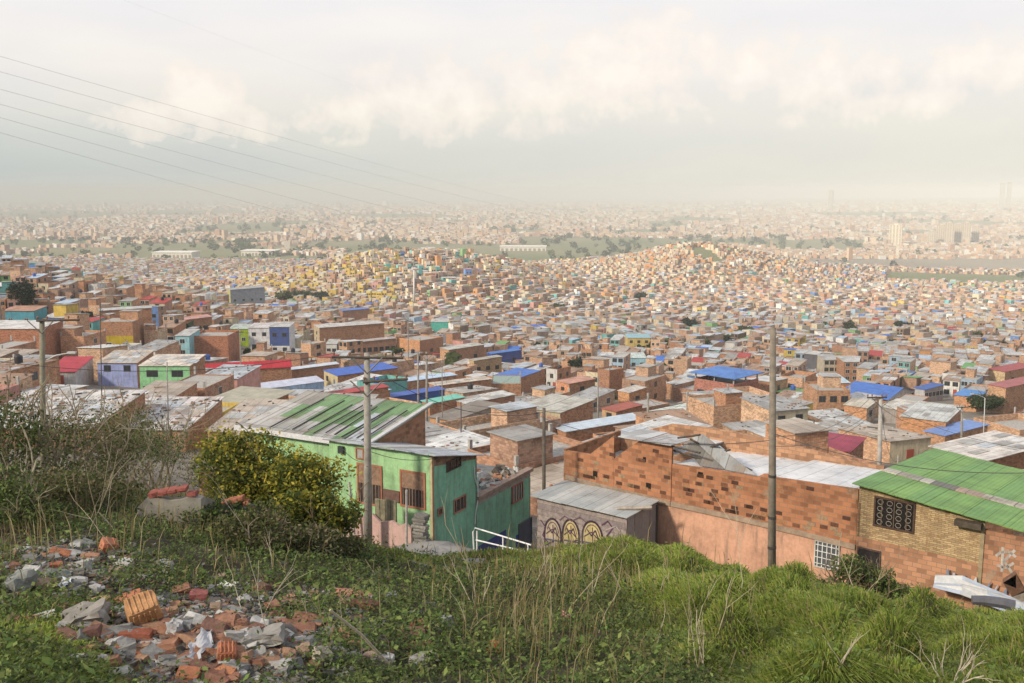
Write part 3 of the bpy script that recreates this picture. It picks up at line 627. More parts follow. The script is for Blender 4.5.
# ------------------------------------------------------------------ city fabric
def field_mask(x, y):
    u = CX + (x / y) * 985
    n = vnoise(x / 140, y / 140, 21)
    f1 = (y > 1720) & (y < 2500) & (u > 350) & (u < 720) & (n > .10)
    f1b = (y > 2350) & (y < 3050) & (u > 520) & (u < 860) & (n > .2)
    f2 = (y > 1270) & (y < 1520) & (u > 880) & (n > .2)
    f3 = (y > 1600) & (y < 2700) & (u < 420) & (n > .36)
    f4 = (np.hypot((x - (702 - CX) / 985 * 1330) / 16, (y - 1330) / 60) < 1)
    f5 = (y > 3200) & (fbm(x / 500, y / 900, 33) > .62)
    return f1 | f1b | f2 | f3 | f4 | f5
def lots(phi, x0, x1, y0, y1, seed, sc=1.0):
    rg = np.random.default_rng(seed); c, s = math.cos(phi), math.sin(phi)
    cs = [(x0, y0), (x1, y0), (x0, y1), (x1, y1)]
    P = [x * c + y * s for x, y in cs]; Q = [-x * s + y * c for x, y in cs]
    bw, bd = 66.0 * sc, 28.0 * sc
    bi = np.arange(math.floor(min(P) / bw), math.ceil(max(P) / bw) + 1); bj = np.arange(math.floor(min(Q) / bd), math.ceil(max(Q) / bd) + 1)
    I, J, R2, K = np.meshgrid(bi, bj, [0, 1], np.arange(10), indexing='ij')
    I, J, R2, K = [a.ravel() for a in (I, J, R2, K)]
    off = _h(I, J, 5) * 6
    p = I * bw + K * 6.0 * sc + 3.0 * sc + off * sc; fr = J * bd + R2 * 23.0 * sc + rg.normal(0, .35, len(I))   # front line of each row
    x = p * c - fr * s; y = p * s + fr * c
    return x, y, phi + R2 * math.pi, rg
def cand():
    X = []; 
    for phi, left, seed in ((math.radians(-7), 1, 1), (math.radians(-36), 2, 2), (math.radians(-22), 3, 3), (math.radians(-52), 4, 4), (math.radians(20), 5, 5)):
      for zone, sc in ((0, 1.0), (1, .70)):
        x, y, yaw, rg = lots(phi, -1150 if zone else -260, 1150 if zone else 260, 56, 1640 if zone else 270, seed + 9 * zone, sc)
        a = x / np.maximum(y, 1); lim = -0.19 + (fbm(x / 60, y / 60, 41) - .5) * .1 + sst(500, 900, y) * .1
        dd = vnoise(x / 130 + .7, y / 130, 63); lo_ = {2: .26, 3: -1, 4: .44}; hi_ = {2: .44, 3: .26, 4: .58}
        m = (y > 57) & (y < 1620) & (np.abs(a) < .70 + 8 / np.maximum(y, 1)) & (((a < lim) & (dd < .55)) if left == 1 else (((a < lim) & (dd >= .55)) | ((a >= lim) & (dd >= .58))) if left == 5 else ((a >= lim) & (dd >= lo_[left]) & (dd < hi_[left])))
        m &= (y > 245) if zone else (y <= 245); X.append((x[m], y[m], yaw[m], np.full(m.sum(), sc)))
    return [np.concatenate(t) for t in zip(*X)]
lx, ly, lyaw, lsc = cand()
keep = ~field_mask(lx, ly); lx, ly, lyaw, lsc = lx[keep], ly[keep], lyaw[keep], lsc[keep]
rg = np.random.default_rng(3); n = len(lx)
keep = rg.random(n) > (.05 + .10 * (fbm(lx / 90, ly / 90, 51) > .62)); lx, ly, lyaw, lsc = lx[keep], ly[keep], lyaw[keep], lsc[keep]; n = len(lx)
lw = rg.uniform(4.9, 6.0, n) * lsc; ld = rg.uniform(7.5, 11.4, n) * lsc
wide = rg.random(n) < .06; lw[wide] *= 1.6
lfl = np.where(rg.random(n) < .50, 1, np.where(rg.random(n) < .80, 2, 3)); lt_ = (lx / ly < -.17) & (ly > 150); lfl[lt_] = np.where(rg.random(lt_.sum()) < .28, 1, np.where(rg.random(lt_.sum()) < .62, 2, 3)); lfl[(ly < 130)] = 1; lfl[(ly < 240) & (lfl == 3)] = 2
lh = (lfl * rg.uniform(2.55, 2.9, n) + rg.uniform(0, .5, n)) * (.35 + .65 * lsc)
lcx, lcy = lx - np.sin(lyaw) * ld / 2, ly + np.cos(lyaw) * ld / 2
lz = np.minimum(np.minimum(H(lx, ly), H(lcx, lcy)) + .6, H(lcx, lcy) + .3)
def hit_landmark():
    bad = np.zeros(n, bool); top = lz + lh
    d_ = lcy * CT - top * ST; u = CX + F * lcx / d_; v = CY - F * (lcy * ST + top * CT) / d_
    hw = lw / 2 / lcy * F
    for cx, cy, yaw, w, d, u0, v0, u1, v1, Y in RECTS:
        c, s = math.cos(yaw), math.sin(yaw); px = (lcx - cx) * c + (lcy - cy) * s; py = -(lcx - cx) * s + (lcy - cy) * c
        bad |= (np.abs(px) < w / 2 + 3.0) & (np.abs(py) < d / 2 + 4.4)
        bad |= (ly < Y + 1) & (ly > Y * .62) & (u + hw > u0 + 1) & (u - hw < u1 - 1) & (v < v0 + (v1 - v0) * (.80 if u1 - u0 < 60 else .6)) & (v > v0 - 30)
    return bad
EXCL = []
def finish_city():
    global lx, ly, lyaw, lw, ld, lh, lfl, lcx, lcy, lz, n
    u_ = CX + lcx / lcy * 985; bad = hit_landmark() | ((u_ < 255) & (ly < 84)) | ((u_ > 425) & (u_ < 575) & (ly < 64)); k = ~bad
    lx, ly, lyaw, lw, ld, lh, lfl, lcx, lcy, lz = [a[k] for a in (lx, ly, lyaw, lw, ld, lh, lfl, lcx, lcy, lz)]; n = len(lx)
    rg = np.random.default_rng(8)
    br = np.array(BRICKS); wc = br[rg.integers(0, len(br), n)] * rg.uniform(.85, 1.15, (n, 1))
    pn = list(PAINTS); pi = rg.choice(len(pn), n, p=[.30, .22, .07, .04, .07, .05, .07, .08, .05, .05]); painted = rg.random(n) < .48
    u = CX + lx / ly * 985
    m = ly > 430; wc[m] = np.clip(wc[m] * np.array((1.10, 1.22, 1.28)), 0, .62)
    m = (u < 330) & (ly < 560) & (rg.random(n) < .46); painted |= m
    yz = (ly > 780) & (ly < 1120) & (u > 262) & (u < 350); yz = (ly > 740) & (ly < 1150) & (u > 235) & (u < 400); m = yz & (rg.random(n) < .72); painted |= m; pi[m] = np.where(rg.random(m.sum()) < .7, pn.index('yellow'), pn.index('cream'))
    tz = (ly > 800) & (ly < 1120) & (u >= 380) & (u < 470); m = tz & (rg.random(n) < .4); painted |= m; pi[m] = np.where(rg.random(m.sum()) < .6, pn.index('turquoise'), pn.index('white'))
    m = (ly > 780) & (ly < 1120) & (u >= 400) & (u < 620) & (rg.random(n) < .4); painted |= m; pi[m] = np.where(rg.random(m.sum()) < .7, pn.index('cream'), pn.index('orange'))
    hz = (ly > 1050) & (ly < 1500) & (u > 560) & (u < 800); m = hz & (rg.random(n) < .65); painted |= m; pi[m] = np.where(rg.random(m.sum()) < .6, pn.index('cream'), pn.index('orange'))
    tl = (ly > 300) & (ly < 520) & (u < 70); m = tl & (rg.random(n) < .5); painted |= m; pi[m] = np.where(rg.random(m.sum()) < .6, pn.index('turquoise'), pn.index('blue'))
    pc = np.array([PAINTS[k] for k in pn])[pi] * rg.uniform(.85, 1.15, (n, 1)); wc = np.where(painted[:, None], pc, wc)
    g = np.array(GREY); rc = g[rg.integers(0, len(g), n)] * rg.uniform(.9, 1.15, (n, 1)); rkind = np.full(n, 'grey', dtype=object)
    q = rg.random(n); rn = list(ROOFS)
    for i, (lo, hi) in enumerate(((0, .028), (.028, .058), (.058, .068), (.068, .115))):
        m = (q >= lo) & (q < hi) & (ly > 125); rc[m] = ROOFS[rn[i]]; rkind[m] = rn[i]
    m = (q > .13) & (q < .32); rc[m] = np.array((.33, .21, .14)); rkind[m] = 'rusty'
    flat = (rg.random(n) < .26); rkind[flat] = 'flat'
    # which show largest: sweep front to back keeping the highest thing met in each picture column
    ucol = np.arange(1024.); cover = np.interp(ucol, [0, 60, 120, 200, 240, 330, 345, 430, 432, 480, 530, 545, 566, 615, 672, 770, 857, 950, 1024], [415, 425, 430, 435, 425, 440, 440, 450, 455, 475, 476, 500, 452, 436, 446, 476, 484, 454, 470])
    allh = [(s['y'], None, s) for s in HOUSES] + [(ly[i], i, None) for i in np.nonzero(ly < 900)[0]]
    vis = np.zeros(n)
    for Y, i, s in sorted(allh, key=lambda t: t[0]):
        if s is not None: x_, y_, z_, w_, d_, h_, yw = s['x'], s['y'], s['z'], s['w'], s['d'], s['h'] + s.get('open', 0), s['yaw']
        else: x_, y_, z_, w_, d_, h_, yw = lx[i], ly[i], lz[i], lw[i], ld[i], lh[i], lyaw[i]
        c, sn = math.cos(yw), math.sin(yw); P = []
        for a in (-w_ / 2, w_ / 2):
            for b in (0, d_): P.append(proj((x_ + a * c - b * sn, y_ + a * sn + b * c, z_ + h_)))
        P = np.array(P); a0, a1 = int(max(P[:, 0].min(), 0)), int(min(P[:, 0].max(), 1024))
        if a1 <= a0: continue
        vt = P[:, 1].min(); vb = P[:, 1].max() + h_ / y_ * F; seg = cover[a0:a1]
        if i is not None: vis[i] = np.clip(np.minimum(seg, vb) - vt, 0, None).sum()
        cover[a0:a1] = np.minimum(seg, vt + (P[:, 1].max() - vt) * .4)
    order = np.argsort(-vis); chosen = set(order[:NFILL].tolist())
    print('fill houses', n, 'smallest chosen area', vis[order[NFILL - 1]], 'Y up to', max(ly[i] for i in chosen))
    def spec(i):
        R = random.Random(int(i) + 77); pa = bool(painted[i]); fl = int(lfl[i])
        s = dict(x=lx[i], y=ly[i], z=lz[i], yaw=lyaw[i], w=lw[i], d=ld[i], h=lh[i], wm='paint' if pa else 'brick', wc=tuple(wc[i]), sc=R.choice(BRICKS) if R.random() < .8 else tuple(wc[i]), sm='brick',
                 floors=fl, nw=[R.choice((1, 2, 2)) for _ in range(fl)], rc=tuple(rc[i]), rise=R.choice((-.5, .35, .6, .9)), seed=int(i), sink=5.0, fr=R.choice((FRW, FRD, FRD, (.3, .2, .12))), ww=R.uniform(.9, 1.5))
        if s['sc'] == tuple(wc[i]): s['sm'] = s['wm']
        if rkind[i] == 'flat': s.update(roof='flat', parapet=R.choice((.15, .5, .9)), hut=int(R.random() < .45), rc=CONC, stubs=int(R.random() < .5))
        elif rkind[i] in ('blue', 'green', 'pale blue') or (rkind[i] == 'red'): s['rm'] = 'sheet'
        else: s['patch'] = R.choice((0, 0, 3, 5))
        if R.random() < .35: s['nr'] = R.choice((1, 2))
        if R.random() < .25: s['nl'] = 1
        if pa and fl > 1 and R.random() < .25: s['band'] = (lh[i] * (fl - 1) / fl, R.choice(BRICKS), 'brick')
        return s
    tanks = 0; tk_items = []; items = []; fc = {'grey': 'grey metal roof', 'flat': 'flat terrace', 'rusty': 'rust brown roof'}
    for i in sorted(chosen):
        s = spec(i); r = place_house(s)
        if ly[i] < 215 and rkind[i] != 'flat':
            R = random.Random(int(i)); m = MB(); sl = s['rise'] / s['d']
            for _ in range(R.randint(8, 34)):
                px, py = R.uniform(-s['w'] / 2, s['w'] / 2), R.uniform(0, s['d']); lg = R.random() < .08
                m.chunk((px, py, s['h'] + sl * py + .15), (R.uniform(.1, .3), R.uniform(1.0, 2.2) if lg else R.uniform(.12, .45), R.uniform(.05, .14)), (0, 0, R.uniform(0, 3)), R.choice([(.5, .48, .45), (.3, .18, .12), (.2, .17, .14), (.12, .1, .09), (.40, .2, .12)]), 'clay', .1, 0, R)
            tag(m.build('roof_debris', r), kind='stuff')
        if tanks < 26 and lh[i] > 3 and (int(i) * 7919) % 10 < 3:
            tanks += 1; R = random.Random(int(i) + 3); py = s['d'] * R.uniform(.35, .75); zt = s['h'] + (s['rise'] / s['d'] * py + .1 if rkind[i] != 'flat' else 0)
            m = MB(); m.lathe([(.5, 0), (.56, .1), (.58, .9), (.52, 1.05), (.2, 1.2), (.2, 1.27)], (0, 0, 0), (.03, .03, .035) if tanks % 4 else (.05, .12, .40), 'plastic', 14)
            c_, q_ = math.cos(s['yaw']), math.sin(s['yaw']); px = s['w'] * R.uniform(-.3, .3); P_ = (s['x'] + px * c_ - py * q_, s['y'] + px * q_ + py * c_, s['z'] + zt); o = m.build('water_tank', None); o.location = P_; tag(o, None, 'water tank', 'water tanks on the roofs'); uu, vv = proj(P_); tk_items.append((o, ('black' if tanks % 4 else 'blue') + ' water tank on a roof', uu, vv))
        col = pn[pi[i]] if painted[i] else ('dark brick' if wc[i].sum() < .71 else ('pale brick' if wc[i].sum() > 1.02 else 'brick'))
        rt = fc.get(rkind[i], rkind[i] + ' roof')
        if rkind[i] == 'grey': rt = ('pale' if rc[i].sum() > 1.35 else ('dark grey' if rc[i].sum() < 1.0 else 'grey')) + ' metal roof'
        if rkind[i] == 'flat' and s.get('hut'): rt = 'terrace hut'
        uu, vv = proj((lcx[i], lcy[i], lz[i] + lh[i]))
        items.append((r, f"{('one', 'two', 'three')[lfl[i] - 1]}-storey {col} house with {rt}", uu, vv))
    autolabel(items, ANCH); autolabel(tk_items, ANCH)
    big = MB(); near = [i for i in np.nonzero(ly < 430)[0] if i not in chosen]
    for i in near:
        s = spec(i); s['patch'] = 0
        for _, mb, sub in gen_house(s):
            big.add(mb, (s['x'], s['y'], s['z']), s['yaw'])
            for _, m2, _ in sub: big.add(m2, (s['x'], s['y'], s['z']), s['yaw'])
    # everything farther, vectorised
    f = np.nonzero(ly >= 430)[0]; N = len(f)
    arr = [a[f] for a in (lcx, lcy, lz, lw, ld, lh, lyaw)]; wcf = wc[f]; rcf = rc[f]; rise = rg.uniform(-.5, .7, N)
    # plain: coarser blocks
    M = 26000; v = rg.uniform(203, 259, M); u2 = rg.uniform(-40, 1064, M); uu = np.clip(u2, -100, 1120)
    Yg = np.exp(np.linspace(math.log(1550), math.log(15000), 300)); Yp = np.zeros(M)
    for b in range(0, 24):
        ub = -60 + b * 48; m = (u2 >= ub) & (u2 < ub + 48); ix = (ub + 24 - CX) / 985
        hh = Hbase(ix * Yg, Yg); vv = np.array([proj((ix * y_, y_, z_))[1] for y_, z_ in zip(Yg, hh)]); vv = np.minimum.accumulate(vv)
        Yp[m] = np.interp(-v[m], -vv, Yg)
    Yp *= rg.uniform(.985, 1.015, M); xp = (u2 - CX) / 985 * Yp; k = (Yp > 1600) & (Yp < 14500) & ~field_mask(xp, Yp); xp, Yp = xp[k], Yp[k]; M = len(xp)
    sz = np.clip(Yp / 1000 * 3.2, 7, 34); wp = sz * rg.uniform(.7, 1.9, M); dp = sz * rg.uniform(.7, 1.6, M); hp = rg.uniform(4, 9, M) * np.clip(Yp / 4000, 1, 2.2)
    tall = rg.random(M) < .035; hp[tall] *= rg.uniform(1.6, 3.2, tall.sum())
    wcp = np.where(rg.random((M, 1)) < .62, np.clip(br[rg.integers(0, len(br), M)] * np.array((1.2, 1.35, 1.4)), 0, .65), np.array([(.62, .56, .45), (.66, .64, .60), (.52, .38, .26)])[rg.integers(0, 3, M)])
    rcp = np.where(rg.random((M, 1)) < .6, g[rg.integers(0, len(g), M)], np.array([(.42, .27, .18), (.48, .33, .22)])[rg.integers(0, 2, M)])
    a7 = [np.concatenate([p, q_]) for p, q_ in zip(arr, (xp, Yp, H(xp, Yp), wp, dp, hp, rg.uniform(-.7, .2, M)))]
    cx, cy, z0, w, d, h, yw = a7; wc_, rc_ = np.concatenate([wcf, wcp]), np.concatenate([rcf, rcp]); rise = np.concatenate([rise, np.zeros(M)]); N2 = len(cx)
    sx = np.array([-1, 1, 1, -1]) / 2.; sy = np.array([-1, -1, 1, 1]) / 2.
    X = cx[:, None] + sx * w[:, None] * np.cos(yw)[:, None] - sy * d[:, None] * np.sin(yw)[:, None]
    Yy = cy[:, None] + sx * w[:, None] * np.sin(yw)[:, None] + sy * d[:, None] * np.cos(yw)[:, None]
    zb = np.repeat((z0 - 6)[:, None], 4, 1); zt = (z0 + h)[:, None] + np.where(sy > 0, rise[:, None], 0)
    V = np.stack([np.concatenate([X, X], 1), np.concatenate([Yy, Yy], 1), np.concatenate([zb, zt], 1)], -1).reshape(-1, 3)
    Q0 = np.array([[0, 1, 5, 4], [1, 2, 6, 5], [2, 3, 7, 6], [3, 0, 4, 7], [4, 5, 6, 7]])
    Q = (np.arange(N2)[:, None, None] * 8 + Q0[None]).reshape(-1, 4)
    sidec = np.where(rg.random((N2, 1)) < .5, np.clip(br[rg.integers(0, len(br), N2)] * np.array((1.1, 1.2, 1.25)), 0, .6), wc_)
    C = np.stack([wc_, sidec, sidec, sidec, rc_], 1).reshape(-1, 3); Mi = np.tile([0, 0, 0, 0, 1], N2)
    # windows on the two faces that can be seen, Y < 1100
    wn = np.nonzero(cy < 1100)[0]; WV = []; 
    for face in (0, 3, 2):
        for fl in range(2):
            for t in (.28, .72):
                ok = wn[(h[wn] > fl * 2.7 + 2.3) & (rg.random(len(wn)) < (.75 if face == 0 else .35))]
                i0, i1 = Q0[face][0], Q0[face][1]; A = np.stack([X[ok, i0], Yy[ok, i0]], -1); B = np.stack([X[ok, i1 % 4], Yy[ok, i1 % 4]], -1)
                D = (B - A); L = np.linalg.norm(D, axis=1, keepdims=True); D /= L; Nn = np.stack([D[:, 1], -D[:, 0]], -1); c0 = A + D * L * t + Nn * .06
                zz = (z0[ok] + fl * 2.7 + .9)[:, None]
                WV.append(np.stack([np.concatenate([c0 - D * .6, zz], 1), np.concatenate([c0 + D * .6, zz], 1), np.concatenate([c0 + D * .6, zz + 1.1], 1), np.concatenate([c0 - D * .6, zz + 1.1], 1)], 1))
    WV = np.concatenate(WV); nw_ = len(WV); b0 = len(V); V = np.concatenate([V, WV.reshape(-1, 3)]); Q = np.concatenate([Q, b0 + np.arange(nw_ * 4).reshape(-1, 4)])
    C = np.concatenate([C, np.tile(GL, (nw_, 1))]); Mi = np.concatenate([Mi, np.full(nw_, 2)])
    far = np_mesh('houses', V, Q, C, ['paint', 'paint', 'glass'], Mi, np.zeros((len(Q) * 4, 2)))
    # join the near remainder into the same single object
    o2 = big.build('near_rest'); 
    with bpy.context.temp_override(active_object=far, object=far, selected_objects=[far, o2], selected_editable_objects=[far, o2]): bpy.ops.object.join()
    tag(far, 'countless small brick and painted houses covering the far slopes and the plain', 'houses', kind='stuff')
# ================================================================== the near row of buildings
def nrm(a): a = np.array(a, float); return a / np.linalg.norm(a)
class Wall:
    """a vertical wall plane through O along the 2D direction d; q() takes picture points to it, off metres proud of it"""
    def __init__(s, O, d): s.O = np.array(O[:2], float); s.d = nrm(d); s.n = np.array((s.d[1], -s.d[0]))   # n: towards the viewer
    def tz(s, u, v): return on_wall(s.O, s.d, u, v)
    def p(s, t, z, off=0): a = s.O + s.d * t + s.n * off; return (a[0], a[1], z)
    def slab(s, mb, pts, col, mat, o0, o1):        # polygon given in (t, z) anticlockwise seen from the front, from off o0 to o1 (o1 the front)
        f = [s.p(t, z, o1) for t, z in pts]; b = [s.p(t, z, o0) for t, z in pts]
        mb.face(f, col, mat); mb.face(b[::-1], col, mat)
        for i in range(len(pts)):
            j = (i + 1) % len(pts); mb.face((f[i], b[i], b[j], f[j]), col, mat)
    def rect(s, mb, t0, t1, z0, z1, col, mat, o0, o1): s.slab(mb, [(t0, z0), (t1, z0), (t1, z1), (t0, z1)], col, mat, o0, o1)
    def px(s, u0, v0, u1, v1):                    # picture box -> t0, t1, z0, z1
        t0, za = s.tz(u0, (v0 + v1) / 2); t1, zb = s.tz(u1, (v0 + v1) / 2); um = (u0 + u1) / 2
        return t0, t1, s.tz(um, v1)[1], s.tz(um, v0)[1]
def opening(root, Wl, box, name, frame, fmat, fill, fillmat, bars=0, barcol=(.5, .5, .5), rows=0, fw=0.06, sill=None, base=(0, 0, 0), panel=None):
    t0, t1, z0, z1 = box
    f = MB()
    for a in ((t0 - fw, t0, z0 - fw, z1 + fw), (t1, t1 + fw, z0 - fw, z1 + fw), (t0, t1, z1, z1 + fw), (t0, t1, z0 - fw, z0)): Wl.rect(f, *a, frame, fmat, -.05, .05)
    o = f.build(name, root, base)
    g = MB(); Wl.rect(g, t0, t1, z0, z1, fill, fillmat, -.06, .012); g.build('pane' if name == 'window' else 'leaf_panel', o, base)
    if panel: 
        g = MB(); Wl.rect(g, t0, t1, z0 + (z1 - z0) * panel[0], z1, panel[1], 'wood', -.05, .03); g.build('shutter', o, base)
    if bars:
        b = MB(); zt = z0 + (z1 - z0) * (panel[0] if panel else 1)
        for i in range(bars): t = t0 + (t1 - t0) * (i + .5) / bars; Wl.rect(b, t - .018, t + .018, z0, zt, barcol, 'metal', .02, .045)
        for i in range(rows): z = z0 + (z1 - z0) * (i + .5) / rows; Wl.rect(b, t0, t1, z - .015, z + .015, barcol, 'metal', .046, .062)
        b.build('bars', o, base)
    return o

# ---------------- bright green corner house
GC = W(432, 455, 44); gL = nrm((-.88, .47)); gR = nrm((.47, .88)); gz = GC[2]; base = (GC[0], GC[1], gz - 5)
house = thing('corner_house', 'two-tone green corner house with orange-framed doors and patched sheet roofs', 'house', base, 0, 'houses stepping down the hillside'); USED.add(house['label'])
LW = Wall(GC + np.array((*gL, 0)) * 5.85, -gL)      # left facade runs left to right towards the corner
RW = Wall(GC, gR)
LIME = (.36, .60, .31); TEAL = (.23, .50, .35); ORF = (.42, .17, .10)
m = MB(); LW.rect(m, 0, 5.85, gz - 7.5, gz, LIME, 'paint', -.15, 0); LW.rect(m, 5.72, 5.85, gz - 7.5, gz - .1, (.50, .46, .28), 'paint', 0, .02); m.build('front_wall', house, base)
m = MB(); RW.slab(m, [(0, gz - 9), (4.0, gz - 9), (4.0, gz - 1.15), (0, gz - .55)], TEAL, 'paint', -.15, 0); RW.slab(m, [(0, gz - .55), (4.0, gz - 1.15), (4.0, gz - .98), (0, gz)], (.20, .13, .09), 'brick', -.15, -.002)
RW.rect(m, 0, .09, gz - 8, gz - .1, (.42, .20, .12), 'paint', 0.0, .02)
e1 = RW.tz(533, 476); e0 = RW.tz(480, 491); LH = (e1[1] + e0[1]) / 2
RW.rect(m, 4.0, 9.8, gz - 9.5, LH, TEAL, 'paint', -.15, -.003); m.build('side_wall', house, base)
m = MB()
for O, d, L in ((GC + np.array((*gL, 0)) * 5.85, gR, 4.0), (GC + np.array((*gR, 0)) * 4.0, gL, 5.85), (GC + np.array((*gR, 0)) * 9.8, gL, 6.0)):
    lowz = LH - .4 if L == 6.0 else gz - 1.1
    Wall(O, d).rect(m, 0, L, gz - 9, lowz, (.28, .26, .2), 'paint', -.1, .02)
m.build('rear_wall', house, base)
m = MB()                                             # sheet roof of the front block, with the rake lifted to the corner
c = lambda a, b, z: tuple((GC + np.array((*(gL * a + gR * b), 0)))[:2]) + (z,)
for i in range(8):
    a0 = -.35 + i * (6.3 / 8); a1 = a0 + 6.3 / 8 + .06; dz = .012 * (i % 3)
    bt = [c(a1, -.3, gz + .05 + dz), c(a0, -.3, gz + .05 + dz), c(a0, 4.3, gz - 1.0 + dz), c(a1, 4.3, gz - 1.0 + dz)]
    m.hexa(bt, [(x, y, z + .04) for x, y, z in bt], random.choice(GREY), 'roof', (*gL, 0))
m.build('front_roof', house, base)
m = MB(); R = random.Random(5)                       # low terrace over the side block
q = [c(0, 4.0, LH), c(0, 9.8, LH), c(4.2, 9.8, LH), c(4.2, 4.0, LH)]
m.hexa([(x, y, LH - .3) for x, y, z in q], [(x, y, LH - .02) for x, y, z in q], (.36, .34, .31), 'concrete')
RW.rect(m, 4.0, 9.95, LH - .02, LH + .16, (.30, .22, .18), 'concrete', -.3, .12); m.build('side_terrace', house, base)
m = MB(); cc = c(1.0, 5.0, LH)
m.lathe([(.42, 0), (.46, .1), (.46, .8), (.40, .9), (.15, .95)], cc, (.36, .56, .50), 'plastic'); tk = m.build('water_barrel', None, cc)
tk.location = cc; tag(tk, 'pale teal water barrel on the side terrace of the green corner house', 'barrel'); USED.add(tk['label'])
m = MB()
for _ in range(40): p = c(R.uniform(.2, 2.2), R.uniform(5.6, 9.6), LH + .08); m.chunk(p, (R.uniform(.2, .6), R.uniform(.2, .5), R.uniform(.1, .4)), (R.random(), R.random(), R.random() * 3), R.choice([(.3, .28, .25), (.14, .12, .1), (.4, .2, .12), (.5, .5, .48)]), 'clay', .15, 0, R)
tag(m.build('terrace_rubble', None), 'heaped scraps and stones on the side terrace of the green house', 'rubble', kind='stuff')
for bx in ((359, 466, 381, 503), (402, 473, 424, 506)):
    opening(house, LW, LW.px(*bx), 'door', ORF, 'paint', (.06, .04, .035), 'wood', 7, (.22, .17, .14), 0, .09, base=base, panel=(.52, (.30, .19, .13)))
opening(house, LW, LW.px(357, 449, 363, 458), 'window', ORF, 'paint', (.4, .4, .38), 'glass', base=base)
m = MB(); LW.rect(m, *LW.px(339.5, 446, 344.5, 453), (.04, .05, .05), 'metal', 0, .15); m.build('meter_box', house, base)
m = MB(); LW.rect(m, *LW.px(384, 490, 400, 501), (.17, .10, .08), 'wood', 0, .08); m.build('barred_hatch', house, base)
opening(house, RW, RW.px(454, 498, 465, 510), 'window', (.40, .19, .13), 'paint', (.05, .045, .04), 'glass', 3, (.3, .22, .18), base=base)
opening(house, RW, RW.px(438, 509, 441.5, 514), 'window', (.40, .19, .13), 'paint', (.05, .045, .04), 'glass', base=base)
opening(house, RW, RW.px(512, 485, 522, 500), 'window', (.38, .12, .10), 'paint', (.10, .09, .08), 'glass', 4, (.55, .5, .45), base=base)
opening(house, RW, RW.px(447, 460, 460, 468), 'window', (.08, .06, .05), 'wood', (.03, .03, .03), 'glass', 2, (.1, .07, .05), base=base)
opening(house, RW, RW.px(519, 521, 531, 546), 'door', (.10, .11, .13), 'metal', (.05, .06, .10), 'metal', base=base)
m = MB(); RW.rect(m, *RW.px(516, 531, 530, 553), (.05, .08, .30), 'paint', 0, .006); RW.rect(m, *RW.px(478, 538, 506, 553), (.07, .10, .30), 'paint', 0, .006); m.build('blue_dado', house, base)
m = MB(); pts = [RW.p(*RW.tz(u, v), .05) for u, v in ((473, 466), (474, 478), (477, 488), (477, 500), (475, 511), (474, 524))]; m.tube(pts, .03, .03, (.66, .66, .64), 'plastic', 6); m.build('drain_pipe', house, base)
ANCH += [('green corner house', 420, 495)]

# ---------------- big roofed house behind it (green and grey strips)
P1 = W(367, 446, 47.5); P1z = P1[2]; base = (P1[0], P1[1], P1z - 4)
hb = thing('strip_roofed_house', 'long house whose sheet roof mixes green and grey strips behind the green corner house', 'house', base, 0, 'houses stepping down the hillside'); USED.add(hb['label'])
b2 = lambda a, s, z: (P1[0] + gL[0] * a + gR[0] * s, P1[1] + gL[1] * a + gR[1] * s, z)
m = MB(); GW = Wall(P1, gR)
m.face([b2(0, 0, P1z - 7), b2(0, 5.2, P1z - 7), b2(0, 5.2, P1z + .85), b2(0, 0, P1z)], (.30, .16, .10), 'brick'); m.face([b2(8.0, 0, P1z - 7), b2(0, 0, P1z - 7), b2(0, 0, P1z), b2(8.0, 0, P1z)], LIME, 'paint')
m.face([b2(0, 5.2, P1z - 7), b2(8., 5.2, P1z - 7), b2(8, 5.2, P1z + .85), b2(0, 5.2, P1z + .85)], B0, 'brick'); m.face([b2(8., 5.2, P1z - 7), b2(8., 0, P1z - 7), b2(8., 0, P1z), b2(8, 5.2, P1z + .85)], B0, 'brick'); m.build('wall', hb, base)
R = random.Random(3); GRN = (.15, .26, .12); m = MB()
nst = 14
for i in range(nst):
    a0 = -.25 + i * 8.5 / nst; a1 = a0 + 8.5 / nst - (.05 if i % 2 else -.03)
    for k in range(3):
        s0 = -.3 + k * 1.95; s1 = s0 + 1.95; f = i / nst
        if f < .25: col = GRN if (k == 2 or R.random() < .45) else R.choice(GREY)
        elif f < .55: col = (.36, .36, .35) if k == 0 and i % 3 else (GRN if R.random() < .8 else (.38, .38, .37))
        elif f < .75: col = GRN if k and R.random() < .85 else (.38, .38, .36)
        else: col = GRN if (k == 1 and R.random() < .4) else ((.40, .39, .37) if k < 2 else (.30, .28, .25))
        zz = lambda s: P1z + .06 + s * .85 / 5.2 + .02 * (i % 2) + .012 * (2 - k)
        q = [b2(a1, s0, zz(s0)), b2(a0, s0, zz(s0)), b2(a0, s1, zz(s1)), b2(a1, s1, zz(s1))]
        m.hexa(q, [(x, y, z + .03) for x, y, z in q], col, 'roof', (*gL, 0))
m.build('roof', hb, base)
for a in (0.4, 0.9, 1.3, 1.7, 2.3, 2.9, 3.4, 4.1, 4.9, 6.2):
    m = MB(); zz = lambda s: P1z + .17 + s * .85 / 5.2; m.tube([b2(a, R.uniform(-.2, .6), zz(.3)), b2(a + R.uniform(-.2, .2), R.uniform(3.6, 5.2), zz(4.4))], .035, .035, (.11, .10, .095), 'wood', 5); m.build('batten', hb, base)
